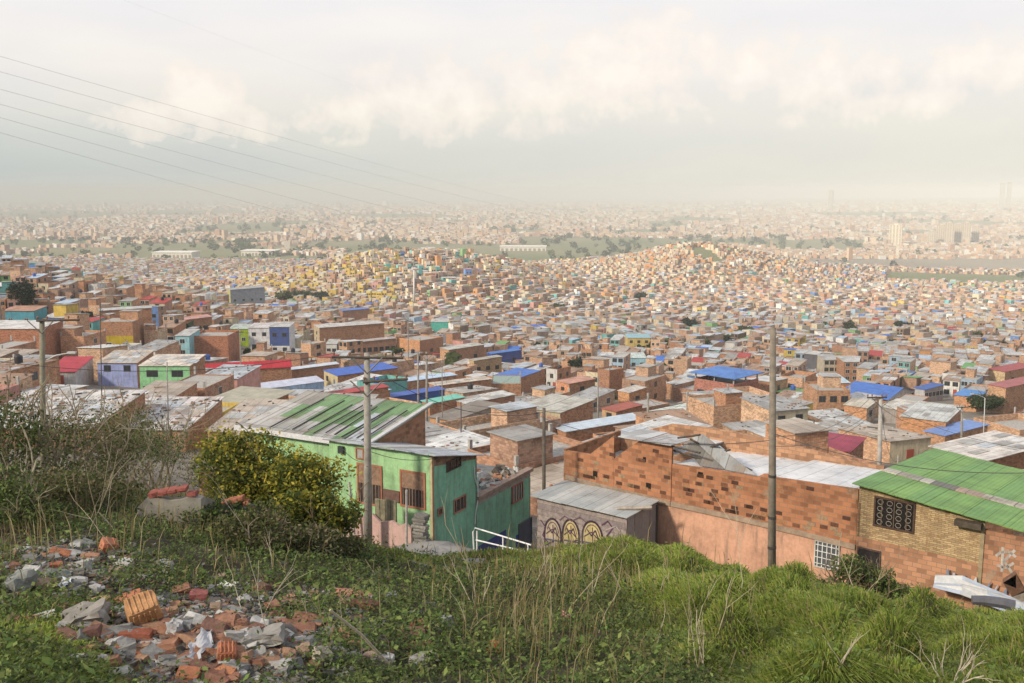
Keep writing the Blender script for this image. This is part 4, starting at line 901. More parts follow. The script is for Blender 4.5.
m = MB(); zz = lambda s: P1z + .2 + s * .85 / 5.2; q = [b2(-.35, -.3, zz(-.3)), b2(-.35, 5.5, zz(5.5)), b2(-.1, 5.5, zz(5.5)), b2(-.1, -.3, zz(-.3))]; m.hexa(q, [(x, y, z + .07) for x, y, z in q], (.5, .5, .5), 'metal'); m.build('verge_flashing', hb, base)
m = MB(); q = [b2(8.3, -.35, P1z - .06), b2(-.2, -.35, P1z - .06), b2(-.2, -.3, P1z - .06), b2(8.3, -.3, P1z - .06)]; m.hexa(q, [(x, y, z + .25) for x, y, z in q], (.62, .62, .64), 'metal'); m.build('eaves_flashing', hb, base)
ANCH += [('green-striped roof', 340, 418)]
RECTS.append((GC[0], GC[1] + 5, 0, 16, 18, 245, 390, 533, 545, 56))

# ---------------- brick house with the collapsed roof and peach ground floor
O = W(566, 470, 48.0); bd = nrm((9.0, -8.0 * .9)); BW = Wall(O, bd); nb = -BW.n          # nb: into the house
tz = BW.tz; base = (*BW.p(8, O[2] - 5)[:2], O[2] - 6)
bh = thing('brick_house', 'raw clay-block house over a peach plastered ground floor, collapsed sheets on its roof', 'house', base, 0, 'houses stepping down the hillside'); USED.add(bh['label'])
top = [(566, 450.5), (590, 454.5), (614, 458.6), (614.2, 435), (640, 440), (672, 446.5), (672.2, 464), (699, 467.5), (735, 473), (757, 477), (763, 474), (771, 474.5), (772, 477), (800, 481), (830, 485.5), (855.5, 489)]
bot = [(855.5, 545.5), (799, 531), (730, 515), (663, 500.5), (620, 489.5), (566, 475.5)]
ptop = [tz(u, v) for u, v in top]; pbot = [tz(u, v) for u, v in bot]
m = MB(); A = pbot[::-1]                                # cut into convex strips so the wall shades cleanly
def zat(P, t): 
    P = sorted(P); return float(np.interp(t, [p[0] for p in P], [p[1] for p in P]))
ts = sorted({round(p[0], 4) for p in ptop + pbot})
for t0, t1 in zip(ts[:-1], ts[1:]):
    if t1 - t0 < .05: continue
    e = .004; BW.slab(m, [(t0, zat(pbot, t0)), (t1, zat(pbot, t1)), (t1, zat(ptop, t1 - e * 4)), (t0, zat(ptop, t0 + e * 4))], (.34, .15, .078), 'brick', -.14, 0)
m_upper = m
tA, tB = tz(663, 505)[0], pbot[0][0]
m = MB(); 
for t0, t1 in zip(np.linspace(0.02, tB, 9)[:-1], np.linspace(0.02, tB, 9)[1:]): BW.slab(m, [(t0, O[2] - 9), (t1, O[2] - 9), (t1, zat(pbot, t1) - .02), (t0, zat(pbot, t0) - .02)], (.64, .36, .245), 'paint', -.16, -.015)
m.build('lower_wall', bh, base)
m = MB()
for t0, t1 in zip(ts[:-1], ts[1:]):
    if t1 - t0 >= .05: BW.slab(m, [(t0, zat(pbot, t0) - .17), (t1, zat(pbot, t1) - .17), (t1, zat(pbot, t1) + .05), (t0, zat(pbot, t0) + .05)], (.36, .27, .20), 'concrete', .002, .07)
m.build('ledge', bh, base)
for bx in ((593, 471, 597.5, 477), (646, 483, 651, 488.5), (643, 457, 646, 462), (698, 472, 703, 477)):
    m = MB(); BW.rect(m, *BW.px(*bx), (.015, .012, .01), 'wood', -.1, .006); m.build('vent_hole', bh, base)
R = random.Random(9)                                     # darker and paler odd blocks stand a little proud
m = m_upper
for _ in range(85):
    t = R.uniform(.3, tB - .4); lo, hi = zat(pbot, t), zat(ptop, t); f = R.random() ** 1.6
    z = lo + .12 + f * max(hi - lo - .45, .1); z = O[2] + round((z - O[2]) / .19) * .19
    if z < lo + .08 or z + .17 > hi - .1: continue
    BW.rect(m, t, t + .33, z + .012, z + .178, R.choice([(.10, .05, .035), (.15, .07, .045), (.22, .10, .06), (.36, .19, .10), (.34, .24, .15)]), 'clay', 0, .007)
m.build('upper_wall', bh, base)
opening(bh, BW, BW.px(815.5, 543, 838.5, 568), 'window', (.60, .58, .54), 'paint', (.09, .10, .11), 'glass', 5, (.66, .66, .64), 4, .05, base=base)
zr = zat(ptop, 6) ; m = MB()                             # white sheet roof behind the wall
def bp(t, s, z): a = BW.O + BW.d * t + nb * s; return (a[0], a[1], z)
for i in range(12):
    t0 = 5.2 + i * (tB - 5.2) / 12; t1 = t0 + (tB - 5.2) / 12
    za = min(zat(ptop, t0 + .05), zat(ptop, t1 - .05)) - .06
    q = [bp(t0, .16, za), bp(t1, .16, za), bp(t1, 5.0, za - .35), bp(t0, 5.0, za - .35)]; m.hexa(q, [(x, y, z + .04) for x, y, z in q], (.68, .69, .70), 'sheet', (*bd, 0))
m.build('roof', bh, base)
m = MB()
for t0, t1, zz in ((0, .14, -12.5), ):
    pass
zl = zat(ptop, .5)
Wall(BW.p(0, 0)[:2], nb).rect(m, .0, 5.0, zl - 4, zl + .05, (.31, .15, .08), 'brick', -.14, 0); 
back = [(605, 440), (640, 432), (671, 424), (712, 428), (760, 437), (820, 452), (858, 463), (884, 466)]
BK = Wall(bp(0, 5.0, 0)[:2], bd); bk = [BK.tz(u, v) for u, v in back]
for (t0, z0), (t1, z1) in zip(bk[:-1], bk[1:]): BK.slab(m, [(t0, zr - 3), (t1, zr - 3), (t1, z1), (t0, z0)], (.36, .20, .12), 'brick', -.14, 0)
m.build('parapet', bh, base)
m = MB(); q = [bp(.1, .2, zl - 1.1), bp(5.2, .2, zl - 1.1), bp(5.2, 4.9, zl - 1.1), bp(.1, 4.9, zl - 1.1)]; m.hexa(q, [(x, y, z + .1) for x, y, z in q], CONC, 'concrete'); m.build('terrace', bh, base)
for i, (us, col) in enumerate((((690, 437.5, 703, 435, 757, 475, 726, 469.5), (.50, .52, .53)), )):
    pass
def sheet3(uv, Y, col, nm, par, th=.03):
    mm = MB(); P = [W(u, v, y) for (u, v), y in zip(uv, Y)]; n_ = nrm(np.cross(P[1] - P[0], P[2] - P[0])); n_ = n_ if n_[2] > 0 else -n_
    b_ = [tuple(p) for p in P]; t_ = [tuple(p + n_ * th) for p in P]
    mm.hexa(b_, t_, col, 'roof', tuple(P[1] - P[0])); return mm.build(nm, par, base)
sheet3([(726, 470), (757, 475.5), (703, 434), (692, 438)], [42.7, 41.7, 44.4, 44.8], (.30, .31, .32), 'collapsed_sheet', bh)
sheet3([(700, 466), (727, 470), (694, 440), (682, 444)], [43.6, 42.8, 44.8, 45.2], (.17, .16, .15), 'collapsed_sheet', bh)
sheet3([(708, 451), (727, 452), (716, 443), (700, 442)], [44.2, 43.8, 45.0, 45.4], (.62, .63, .64), 'collapsed_sheet', bh)
for (a, b_) in (((672, 452), (735, 472)), ((690, 441), (752, 473)), ((700, 452), (722, 446)), ((704, 458), (730, 452)), ((668, 447), (700, 455)), ((678, 440), (700, 437))):
    mm = MB(); mm.tube([W(*a, 44.6) + np.array((0, 0, .1)), W(*b_, 43.0) + np.array((0, 0, .1))], .05, .05, (.10, .085, .07), 'wood', 5); mm.build('fallen_batten', bh, base)
for k_, (us, col) in enumerate(([(616, 436), (640, 440.5), (668, 431), (640, 427)], [(640, 440.5), (672, 446), (690, 440), (668, 431)])and [(([(618, 437), (642, 441), (668, 433), (640, 429)]), (.48, .49, .5)), (([(643, 441.5), (671, 446), (692, 440), (668, 434)]), (.40, .40, .4))]):
    sheet3(us, [45.8, 44.9, 47.6, 48.6] if k_ == 0 else [44.9, 44.0, 46.2, 47.0], col, 'loose_sheet', bh)
ANCH += [('raw clay-block house', 690, 490)]
RECTS.append((8, 46, -.66, 20, 12, 566, 425, 884, 580, 50))

# ---------------- yellow stone house with the bright green roof
TT1 = tz(1100, 560)[0]; tJ = tz(981, 560)[0]; base = (*BW.p(tB + 4, 0)[:2], O[2] - 7)
yh = thing('stone_house', 'buff stone house with an ornate dark window under a bright green sheet roof', 'house', base, 0, 'houses stepping down the hillside'); USED.add(yh['label'])
zc = tz(857, 484)[1]; zd = tz(1024, 531)[1]
zroof = lambda t: zc + (zd - zc) * (t - tB) / (tz(1024, 531)[0] - tB)
t2, z2 = tz(975, 566); zmid = lambda t: tz(857, 536)[1] + (tz(975, 563)[1] - tz(857, 536)[1]) * (t - tB) / (t2 - tB)
m = MB(); BW.slab(m, [(tB + .03, zmid(tB)), (tJ, zmid(tJ)), (tJ, zroof(tJ)), (tB + .03, zroof(tB))], (.46, .34, .19), 'thin', -.15, .0); m.build('upper_wall', yh, base)
m = MB(); BW.slab(m, [(tB + .03, O[2] - 9), (tJ, O[2] - 9), (tJ, zmid(tJ)), (tB + .03, zmid(tB))], (.38, .20, .12), 'brick', -.15, -.004); m.build('lower_wall', yh, base)
m = MB(); BW.rect(m, tJ, TT1, O[2] - 9.5, zroof(TT1), (.37, .19, .115), 'brick', -.15, .003); BW.rect(m, tJ - .07, tJ + .07, O[2] - 9, zroof(tJ) - .1, (.34, .27, .17), 'concrete', 0.004, .05); m.build('annex_wall', yh, base)
m = MB(); Wall(BW.p(tB + .03, 0)[:2], nb).rect(m, 0, 10.8, O[2] - 9, zc - .75, B0, 'brick', -.02, .1); m.build('side_wall', yh, base)
m = MB(); GR2 = (.165, .335, .10)
def yroof(t, s): return zroof(t) + .03 - s * .075
for i in range(13):
    w_ = (TT1 - tB + .5) / 13; t0 = tB - .15 + i * w_; t1 = t0 + w_ + .03
    for s0, s1 in ((-.35, 3.1), (3.75, 10.8)):
        q = [bp(t0, s0, yroof(t0, s0)), bp(t1, s0, yroof(t1, s0)), bp(t1, s1, yroof(t1, s1)), bp(t0, s1, yroof(t0, s1))]
        q = [(x, y, z + .015 * (i % 2)) for x, y, z in q]; m.hexa(q, [(x, y, z + .04) for x, y, z in q], (GR2[0] * (1 + .1 * (i % 3)), GR2[1] * (.94 + .06 * (i % 3)), GR2[2]), 'sheet', (*bd, 0))
m.build('roof', yh, base)
m = MB(); R = random.Random(14)
for i in range(9):
    w_ = (TT1 - tB + .4) / 9; t0 = tB - .1 + i * w_; t1 = t0 + w_
    q = [bp(t0, 3.0, yroof(t0, 3.0) + .05), bp(t1, 3.0, yroof(t1, 3.) + .05), bp(t1, 3.85, yroof(t1, 3.85) + .05), bp(t0, 3.85, yroof(t0, 3.85) + .05)]
    m.hexa(q, [(x, y, z + .03) for x, y, z in q], [(.50, .46, .38), (.44, .42, .36), (.13, .12, .11), (.34, .24, .19), (.42, .40, .34)][i % 5], 'roof', (*bd, 0))
m.build('ridge_strip', yh, base)
o = opening(yh, BW, BW.px(875.5, 501, 913.5, 528), 'window', (.09, .055, .04), 'wood', (.02, .017, .017), 'glass', 3, (.13, .09, .06), 0, .07, base=base)
bx = BW.px(875.5, 501, 913.5, 528); m = MB()
for i in range(4):
    for j in range(4):
        tc_, zc_ = bx[0] + (bx[1] - bx[0]) * (i + .5) / 4, bx[2] + (bx[3] - bx[2]) * (j + .5) / 4; pts = [BW.p(tc_ + .11 * math.cos(a), zc_ + .10 * math.sin(a), .035) for a in np.linspace(0, 2 * math.pi, 9)]
        m.tube(pts, .012, .012, (.34, .30, .26), 'metal', 4, False)
m.build('grille', o, base)
opening(yh, BW, BW.px(858, 550, 879, 582), 'door', (.10, .07, .06), 'wood', (.03, .025, .025), 'wood', base=base)
m = MB(); t_, z_ = BW.tz(969, 523); BW.rect(m, t_ - .45, t_ + .5, z_ - .1, z_ + .12, (.10, .08, .06), 'wood', .01, .35); m.build('eaves_gap_board', yh, base)
m = MB()                                                 # white painted mark on the annex: a K with a kicked leg and a loop
for st in (((1003, 547), (1002, 572)), ((1015, 550), (1004, 561), (1013, 574)), ((996, 556), (1001, 552), (1010, 552), (1016, 557)), ((997, 565), (1005, 568), (1014, 563))):
    P = [BW.tz(u, v) for u, v in st]
    for (ta, za), (tb, zb) in zip(P[:-1], P[1:]):
        d_ = nrm((tb - ta, zb - za)); nn = np.array((-d_[1], d_[0])) * .05
        m.face([BW.p(ta - nn[0], za - nn[1], .012), BW.p(tb - nn[0], zb - nn[1], .012), BW.p(tb + nn[0], zb + nn[1], .012), BW.p(ta + nn[0], za + nn[1], .012)], (.52, .48, .44), 'paint')
m.build('graffiti_mark', yh, base)
ANCH += [('bright green roof', 940, 490)]
RECTS.append((17, 41, -.66, 22, 16, 857, 452, 1100, 600, 50))

# ---------------- graffiti shed in front of the brick house
Q = W(627, 517, 42.3); sz = Q[2]; SD = -bd; base = (Q[0], Q[1], sz - 3)
sh = thing('shed', 'low shed with a grey sheet roof and three graffiti arches on its boarded front', 'shed', base); USED.add(sh['label'])
SL = 4.95; SWl = Wall(np.array(Q[:2]) + SD * SL, bd); SE = Wall(Q, nb); dep = 2.6
m = MB(); 
nbd = 12
for i in range(nbd): SWl.rect(m, 0, SL, sz - 3.4 + i * .28, sz - 3.4 + i * .28 + .265, [(.32, .265, .25), (.28, .235, .23), (.36, .30, .28)][i % 3], 'wood', -.05, .008 * (i % 2))
m.build('front_boards', sh, base)
m = MB()
for i in range(4): SE.rect(m, i * dep / 4 + .01, (i + 1) * dep / 4 - .01, sz - 4, sz - .04, [(.25, .25, .26), (.22, .22, .23)][i % 2], 'metal', -.04, .01 * (i % 2))
SE.rect(m, dep - .12, dep, sz - 4, sz - .06, (.08, .07, .06), 'wood', .02, .06); m.build('side_panels', sh, base)
m = MB(); Wall(np.array(Q[:2]) + SD * SL + nb * dep, -nb).rect(m, 0, dep, sz - 4, sz - .2, (.3, .28, .25), 'wood', -.04, 0); m.build('far_panel', sh, base)
m = MB(); nsh = 6
def sp(a, s, z): x = np.array(Q[:2]) + SD * a + nb * s; return (x[0], x[1], z)
for i in range(nsh):
    a0 = -.15 + i * 5.3 / nsh; a1 = a0 + 5.3 / nsh + .04; za = sz + .02 + .012 * (i % 2) - .05 * a0 / 5; q = [sp(a1, -.25, za), sp(a0, -.25, za), sp(a0, dep - .02, za + .10), sp(a1, dep - .02, za + .10)]
    m.hexa(q, [(x, y, z + .035) for x, y, z in q], [(.40, .42, .42), (.46, .47, .46), (.36, .38, .38)][i % 3], 'sheet', (*SD, 0))
m.build('roof', sh, base)
m = MB(); m.tube([W(617, 508.5, 43.1), W(652, 507.5, 42.9)], .09, .09, (.42, .36, .30), 'wood', 6); pl = m.build('plank', None, tuple(W(635, 508, 43))); pl.location = tuple(W(635, 508, 43)); tag(pl, 'loose pale plank lying on the grey roof of the graffiti shed', 'plank')
m = MB()                                                 # three arches: yellow fill, dark outline, lines inside
def band(pts, wd, col, off):
    for (ta, za), (tb, zb) in zip(pts[:-1], pts[1:]):
        d_ = nrm((tb - ta, zb - za)); nn = np.array((-d_[1], d_[0])) * wd; e = d_ * wd * .4
        m.face([SWl.p(ta - e[0] - nn[0], za - e[1] - nn[1], off), SWl.p(tb + e[0] - nn[0], zb + e[1] - nn[1], off), SWl.p(tb + e[0] + nn[0], zb + e[1] + nn[1], off), SWl.p(ta - e[0] + nn[0], za - e[1] + nn[1], off)], col, 'paint')
for k_, (u, v) in enumerate(((553, 532), (571, 533), (592.5, 535))):
    t_, z_ = SWl.tz(u, v); rx, rz_ = (.47, .46, .54)[k_], .74
    arc = [(t_ + rx * math.cos(a), z_ - .1 + rz_ * math.sin(a)) for a in np.linspace(0, math.pi, 13)]
    m.face([SWl.p(a, z, .012) for a, z in [(t_ + rx, z_ - .5), *arc, (t_ - rx, z_ - .5)]], (.55, .46, .22) if k_ else (.50, .42, .30), 'paint')
    band(arc, .05, (.05, .03, .05), .016 + .001 * k_); band([(t_ - rx, z_ - .1), (t_ - rx, z_ - .7)], .045, (.05, .03, .05), .0175); band([(t_ + rx, z_ - .1), (t_ + rx, z_ - .7)], .045, (.05, .03, .05), .0185)
    band([(t_ - rx * .8, z_ - .15), (t_ - .05, z_ + .12), (t_ + rx * .8, z_ - .2)], .03, (.12, .06, .08), .0195); band([(t_, z_ + .35), (t_ + .04, z_ - .5)], .025, (.12, .06, .08), .0205); band([(t_ - rx * .9, z_ - .42), (t_ + rx * .9, z_ - .36)], .04, (.10, .10, .22), .0215)
    band([(t_ + (rx - .13) * math.cos(a), z_ - .1 + (rz_ - .16) * math.sin(a)) for a in np.linspace(0.2, math.pi - .3, 9)], .022, (.16, .08, .12), .0225)
    band([(t_ - rx * .5, z_ + .2), (t_ - rx * .1, z_ - .05), (t_ + rx * .3, z_ + .25), (t_ + rx * .6, z_ - .1)], .03, (.07, .04, .07), .0235)
for k9, (pa_, col_) in enumerate(((((541, 520), (546, 527), (543, 535), (548, 542)), (.10, .05, .09)), (((545, 545), (556, 540), (566, 545), (577, 540), (590, 546), (606, 541)), (.06, .04, .08)), (((602, 525), (608, 521), (613, 528), (607, 536), (612, 543)), (.12, .05, .10)), (((560, 520), (565, 516), (572, 521), (580, 517), (586, 522)), (.16, .10, .13)), (((606, 530), (616, 526), (622, 533)), (.40, .34, .34)))):
    band([SWl.tz(*q_) for q_ in pa_], .03, col_, .0245 + .001 * k9)
m.build('graffiti', sh, base)
ANCH += [('graffiti shed', 600, 510)]

# ---------------- bits in front of the green house
R = random.Random(21)
fw = LW.p(0, gz - 3)[:2]; FWL = Wall(np.array(fw) + LW.n * 1.5, LW.d)
m = MB(); prof = [(343, 520), (352, 511), (362, 517), (372, 514), (380, 522), (392, 521), (399, 526), (405, 523), (411, 529)]
P = [FWL.tz(u, v) for u, v in prof]
for (ta, za), (tb, zb) in zip(P[:-1], P[1:]): FWL.slab(m, [(ta, za - 3), (tb, zb - 3), (tb, zb), (ta, za)], (.56, .38, .34), 'paint', -.13, 0)
pw = m.build('wall_stub', None, P and (FWL.p(2, 0)[0], FWL.p(2, 0)[1], gz - 4)); pw.location = (FWL.p(2, 0)[0], FWL.p(2, 0)[1], gz - 4); tag(pw, 'broken pink plastered wall stub in front of the green corner house', 'wall')
m = MB(); FW2 = Wall(np.array(fw) + LW.n * 1.2, LW.d); FW2.rect(m, *FW2.px(376, 500, 397, 521), (.28, .25, .18), 'wood', 0, .05)
for i in range(4): b_ = FW2.px(376 + i * 5.4, 499 + (i % 2), 380.6 + i * 5.4, 523); FW2.rect(m, *b_, (.24, .22, .15), 'wood', .05, .08)
o = m.build('board_fence', None, FW2.p(3, gz - 4)); o.location = FW2.p(3, gz - 4); tag(o, 'mossy board fence panel between the pink wall stub and the door', 'fence')
tp = FWL.tz(422.5, 540); bz = tp[1]
sp_ = FWL.p(tp[0], bz - .4, .1); g = thing('stone_pier', 'rough pier of stacked flat grey stones at the corner of the green house', 'stone pier', sp_)
for i in range(11):
    m = MB(); m.chunk((R.uniform(-.05, .05), R.uniform(-.05, .05), i * .155), (R.uniform(.62, .8), .45, .15), (R.uniform(-.05, .05), R.uniform(-.05, .05), R.uniform(-.15, .15) - .5), R.choice([(.24, .23, .21), (.30, .285, .26), (.19, .18, .165)]), 'clay', .10, 1, R); m.build('stone', g)
for u, v0, v1, lab in ((411, 488, 541, 'pale upright post standing left of the stone pier'), (354, 480, 532, 'thin leaning post beside the pink wall stub')):
    m = MB(); p = FWL.tz(u, v0); q_ = FWL.tz(u + (5 if u == 354 else 0), v1); m.tube([FWL.p(*q_, .35), FWL.p(*p, .35)], .06, .055, (.46, .43, .40), 'wood', 6); b_ = FWL.p(*q_, .35); o = m.build('post', None, b_); o.location = b_; tag(o, lab, 'post')
# white pipe railing
hr = thing('handrail', 'white pipe handrail beside the path below the green corner house', 'handrail', tuple(W(500, 552, 42.5)))
b0_ = tuple(W(500, 552, 42.5))
for pts, nm in ((((474, 552, 43), (473, 532, 43), (475, 528, 43), (482, 530, 43), (531, 545, 41.5)), 'top_rail'), (((476, 540, 43), (531, 553, 41.5)), 'mid_rail'), (((477, 531, 43), (477, 556, 43)), 'baluster'), (((503, 537, 42.3), (503, 560, 42.3)), 'baluster'), (((528, 544, 41.6), (528, 566, 41.6)), 'baluster')):
    m = MB(); m.tube([W(*p) for p in pts], .035, .035, (.72, .72, .72), 'metal', 8); m.build(nm, hr, b0_)
# debris below the stone house
def gp(u, v, y0=20): return ground_at(u, v, y0)
m = MB(); A = [(938, 572), (965, 574), (990, 583), (1030, 600)]; B_ = [(940, 581), (968, 586), (992, 597), (1032, 613)]
pa = [np.array(BW.p(*BW.tz(u, v), .35)) for u, v in A]; pb = [np.array(BW.p(*BW.tz(u, v), .9)) for u, v in B_]; rr = random.Random(2)
for k_ in range(3):
    for j in range(6):
        f0, f1 = j / 6, (j + 1) / 6; g = lambda i, f: pa[i] * (1 - f) + pb[i] * f + np.array((0, 0, .05 * math.sin(f * 9 + i * 2)))
        m.face([g(k_, f1), g(k_ + 1, f1), g(k_ + 1, f0), g(k_, f0)], rr.choice([(.46, .48, .50), (.52, .52, .52), (.34, .40, .50), (.42, .44, .46)]), 'plastic')
o = m.build('plastic_sheet', None, tuple(pa[1])); o.location = tuple(pa[1]); o.modifiers.new('thick', 'SOLIDIFY').thickness = .03; tag(o, 'long white and bluish plastic sheet dumped along the foot of the stone house', 'plastic sheet')
for i in range(7):
    t_, z_ = BW.tz(948 + i * 9 + rr.uniform(-3, 3), 575 + i * 3.4); m = MB(); k9 = rr.uniform(-.12, .12); BW.slab(m, [(t_, z_ - .15), (t_ + .12, z_ - .15), (t_ + .10 + k9, z_ + .22 + .2 * rr.random()), (t_ + .02 + k9, z_ + .25)], rr.choice([(.40, .46, .56), (.55, .57, .6), (.20, .24, .32)]), 'plastic', .12, .17)
    p = BW.p(t_, z_ - .1, .15); o = m.build('plastic_strip', None, p); o.location = p; tag(o, 'blue-grey plastic strip propped against the stone house', 'plastic strip', 'strips leaning on the stone house')
m = MB(); m.tube([W(972, 600, 31.4), W(985, 600.5, 31.3), W(1003, 603, 31.1), W(1014, 606, 31)], .16, .2, (.10, .10, .12), 'plastic', 8); o = m.build('rolled_tarpaulin', None, tuple(W(990, 602, 31.2))); o.location = tuple(W(990, 602, 31.2)); tag(o, 'dark rolled tarpaulin lying in front of the white plastic sheet', 'tarpaulin')
cr = thing('broken_crate', 'broken brown wooden crate leaning at the foot of the annex wall', 'crate', tuple(W(1012, 590, 33)))
for uv, col, nm in ((((1003, 583), (1016, 588), (1016, 574), (1004, 582)), (.16, .09, .06), 'side_board'), (((1003, 583), (1012, 597), (1026, 592), (1016, 575)), (.20, .11, .07), 'bottom_board'), (((1012, 597), (1022, 602), (1034, 596), (1026, 590)), (.40, .34, .28), 'lid_board')):
    mm = MB(); P = [W(u, v, 33) for u, v in uv]; mm.hexa([tuple(p) for p in P], [tuple(p + np.array((.03, .12, .08))) for p in P], col, 'wood'); mm.build(nm, cr, tuple(W(1012, 590, 33)))
# ================================================================== poles and wires
CONCP = (.27, .245, .215)
def pole(name, label, u, vt, vb, Y, r0, r1, col=CONCP, mat='concrete', arms=(), lean=0, group=None, bands=0, lamp=None, anchor=None, bottom_drop=1.5):
    a = W(u, vt, Y); b = W(u + lean, vb, Y); gz_ = float(H(b[0], Y)); b[2] = min(b[2], gz_) - .3
    g = thing(name, label, 'utility pole' if name == 'utility_pole' else name.replace('_', ' '), tuple(b), 0, group); 
    if label: USED.add(label)
    m = MB(); m.tube([b, (a + b) / 2, a], r0, r1, col, mat, 12); m.build('shaft', g, tuple(b), True)
    for (dv, half0, half1, tilt, sag) in arms:
        z = W(u, vt + dv, Y); m = MB(); p0 = z + np.array((-half0, 0, tilt)); p1 = z + np.array((half1, .1, -tilt)); m.tube([p0 + np.array((0, -r1 - .06, 0)), p1 + np.array((0, -r1 - .06, 0))], .06, .06, (.10, .08, .065), 'wood', 6); m.build('crossarm', g, tuple(b))
        for s in (-1, 1):
            m = MB(); e = z + np.array((s * .7, -r1 - .05, .0)); m.tube([z + np.array((0, -r1 - .02, -.7)), e], .03, .03, (.16, .15, .14), 'metal', 5); m.build('brace', g, tuple(b))
        for f in (.03, .25, .75, .97):
            q = p0 + (p1 - p0) * f + np.array((0, -r1 - .06, .06)); m = MB(); m.lathe([(.03, 0), (.03, .06), (.06, .08), (.06, .13), (.03, .17)], tuple(q), (.22, .12, .08), 'plastic', 8); m.build('insulator', g, tuple(b))
    for i in range(bands):
        f = .52 + .13 * i + .02 * (i % 2); p = a + (b - a) * f; rr_ = r1 + (r0 - r1) * f + .012; m = MB(); m.tube([p - np.array((0, 0, .05)), p + np.array((0, 0, .05))], rr_, rr_, (.06, .055, .05), 'metal', 12); m.build('band', g, tuple(b))
    if lamp:
        m = MB(); p = W(u, vt + lamp[0], Y); q = p + np.array((lamp[1], 0, lamp[2])); m.tube([p, (p + q) / 2 + np.array((0, 0, .12)), q], .03, .03, (.5, .5, .5), 'metal', 6); am = m.build('lamp_arm', g, tuple(b)); m = MB(); m.chunk(q, (.5, .2, .12), (0, 0, 0), (.5, .5, .5), 'metal', .02, 1); m.build('lamp_head', am, tuple(b))
    if anchor: ANCH.append((anchor, u, (vt + vb) / 2))
    return W(u, vt, Y)
P_A = pole('utility_pole', 'tall bare concrete pole with dark bands in front of the clay-block house', 773, 328, 575, 36, .165, .11, bands=5, anchor='tall concrete pole', col=(.24, .205, .165))
P_B = pole('utility_pole', 'stout concrete pole with crossarms in front of the green corner house', 367, 353, 545, 43, .20, .13, arms=((4, 1.5, 1.6, .03, 0), (27, .15, 1.8, -.06, 0)), lean=1, anchor='crossarm pole', col=(.34, .32, .28))
P_C = pole('utility_pole', 'dark wooden pole rising between the green house and the graffiti shed', 544, 408, 540, 46.5, .10, .075, col=(.13, .11, .09), mat='wood')
P_D = pole('utility_pole', 'mossy pole with a single crossarm and lamp arm above the thicket', 42, 320, 470, 52, .17, .13, arms=((0, .2, 2.0, -.02, 0),), lamp=(42, 1.6, .5), col=(.25, .23, .17), anchor='mossy pole')
MIDP = []
for g_, (u, vt, vb, Y, r, lab) in enumerate((
    (100, 302, 402, 95, .06, 'thin dark pole beside the lilac-blue house'), (167, 362, 420, 90, .07, 'slim grey pole in front of the mint green house'),
    (418, 352, 410, 112, .13, 'left pole of the close pair by the sky-blue roof'), (426.5, 352, 412, 112, .15, 'right pole of the close pair by the sky-blue roof'), (442, 360, 402, 118, .07, 'thin pole right of the close pair of poles'), 
    (461, 402, 446, 88, .07, 'thin wooden pole standing by the dark tarred roof'), (598, 376, 430, 130, .12, 'pale pole in front of the clean orange house'), (648, 393, 440, 105, .16, 'thick short pole by the brick-red roof'), (687, 396, 440, 110, .09, 'thin pole beside the mint-white roof'),
    (728, 384, 430, 150, .20, 'pale pole standing before the blue-roofed corner building'), (814, 420, 455, 90, .08, 'thin dark pole by the wine red roof'), (962, 405, 455, 112, .16, 'pale pole in front of the large bare brick building'), (746, 400, 425, 150, .12, 'slender pole right of the blue-roofed corner building'),
    (240, 330, 372, 180, .12, 'grey pole near the long red roof'), (408, 318, 352, 240, .16, 'distant pole above the unfinished orange house'), (560, 335, 362, 270, .15, 'distant pole behind the navy blue house'), (898, 455, 492, 62, .06, 'thin post at the back corner of the bright green roof'))):
    PT = pole('utility_pole', lab, u, vt, vb, Y, r, r * .75, col=(.30, .28, .25) if 'dark' not in lab and 'wood' not in lab else (.12, .10, .09), group='poles among the houses', arms=((2, .7, .7, 0, 0),) if u in (408, 426.5, 962, 240) else ()); MIDP.append((PT, u, vt))
P_E = pole('utility_pole', 'concrete pole with a wide crossarm in front of the wine red roof', 881, 396, 468, 66, .17, .13, arms=((1, 1.0, .35, 0, 0),), col=(.42, .40, .37), anchor='wide crossarm pole')
pole('radio_mast', 'tall thin white mast standing on the yellow-painted hill', 414, 270, 308, 760, .7, .4, col=(.6, .6, .6), mat='metal')
pole('street_lamp', 'street lamp by the dark round bush', 985, 398, 425, 120, .07, .05, col=(.5, .5, .48), mat='metal', lamp=(0, -1.6, .5))
WN = 0
POLES = []
def wire(p0, p1, sag, r, label, group, name='power_cable', col=(.05, .05, .05)):
    p0, p1 = np.array(p0), np.array(p1); pts = []
    for f in np.linspace(0, 1, 25): p = p0 * (1 - f) + p1 * f; p = p - np.array((0, 0, sag * 4 * f * (1 - f))); pts.append(p)
    m = MB(); m.tube(pts, r, r, col, 'plastic', 5); o = m.build(name, None, tuple(p0)); o.location = tuple(p0); tag(o, label, 'cable', group); return o
for i, (v0, v1) in enumerate(((22, 212), (38, 222), (56, 237), (71, 243), (84, 250), (99, 256))):
    u1 = (585, 590, 600, 560, 520, 480)[i]
    wire(W(-40, v0, 60) - .22 * (W(u1, v1, 420) - W(-40, v0, 60)), W(u1, v1, 420), 2.2, .008, ('highest', 'second highest', 'third from the top', 'third from the bottom', 'second lowest', 'lowest')[i] + ' of the high-voltage cables crossing the sky', 'high-voltage cables', col=(.22, .22, .22))
wire(W(60, -24, 60), W(690, 198, 420), 1.5, .0026, 'single faint cable high in the sky above the hills', None, col=(.22, .22, .22))
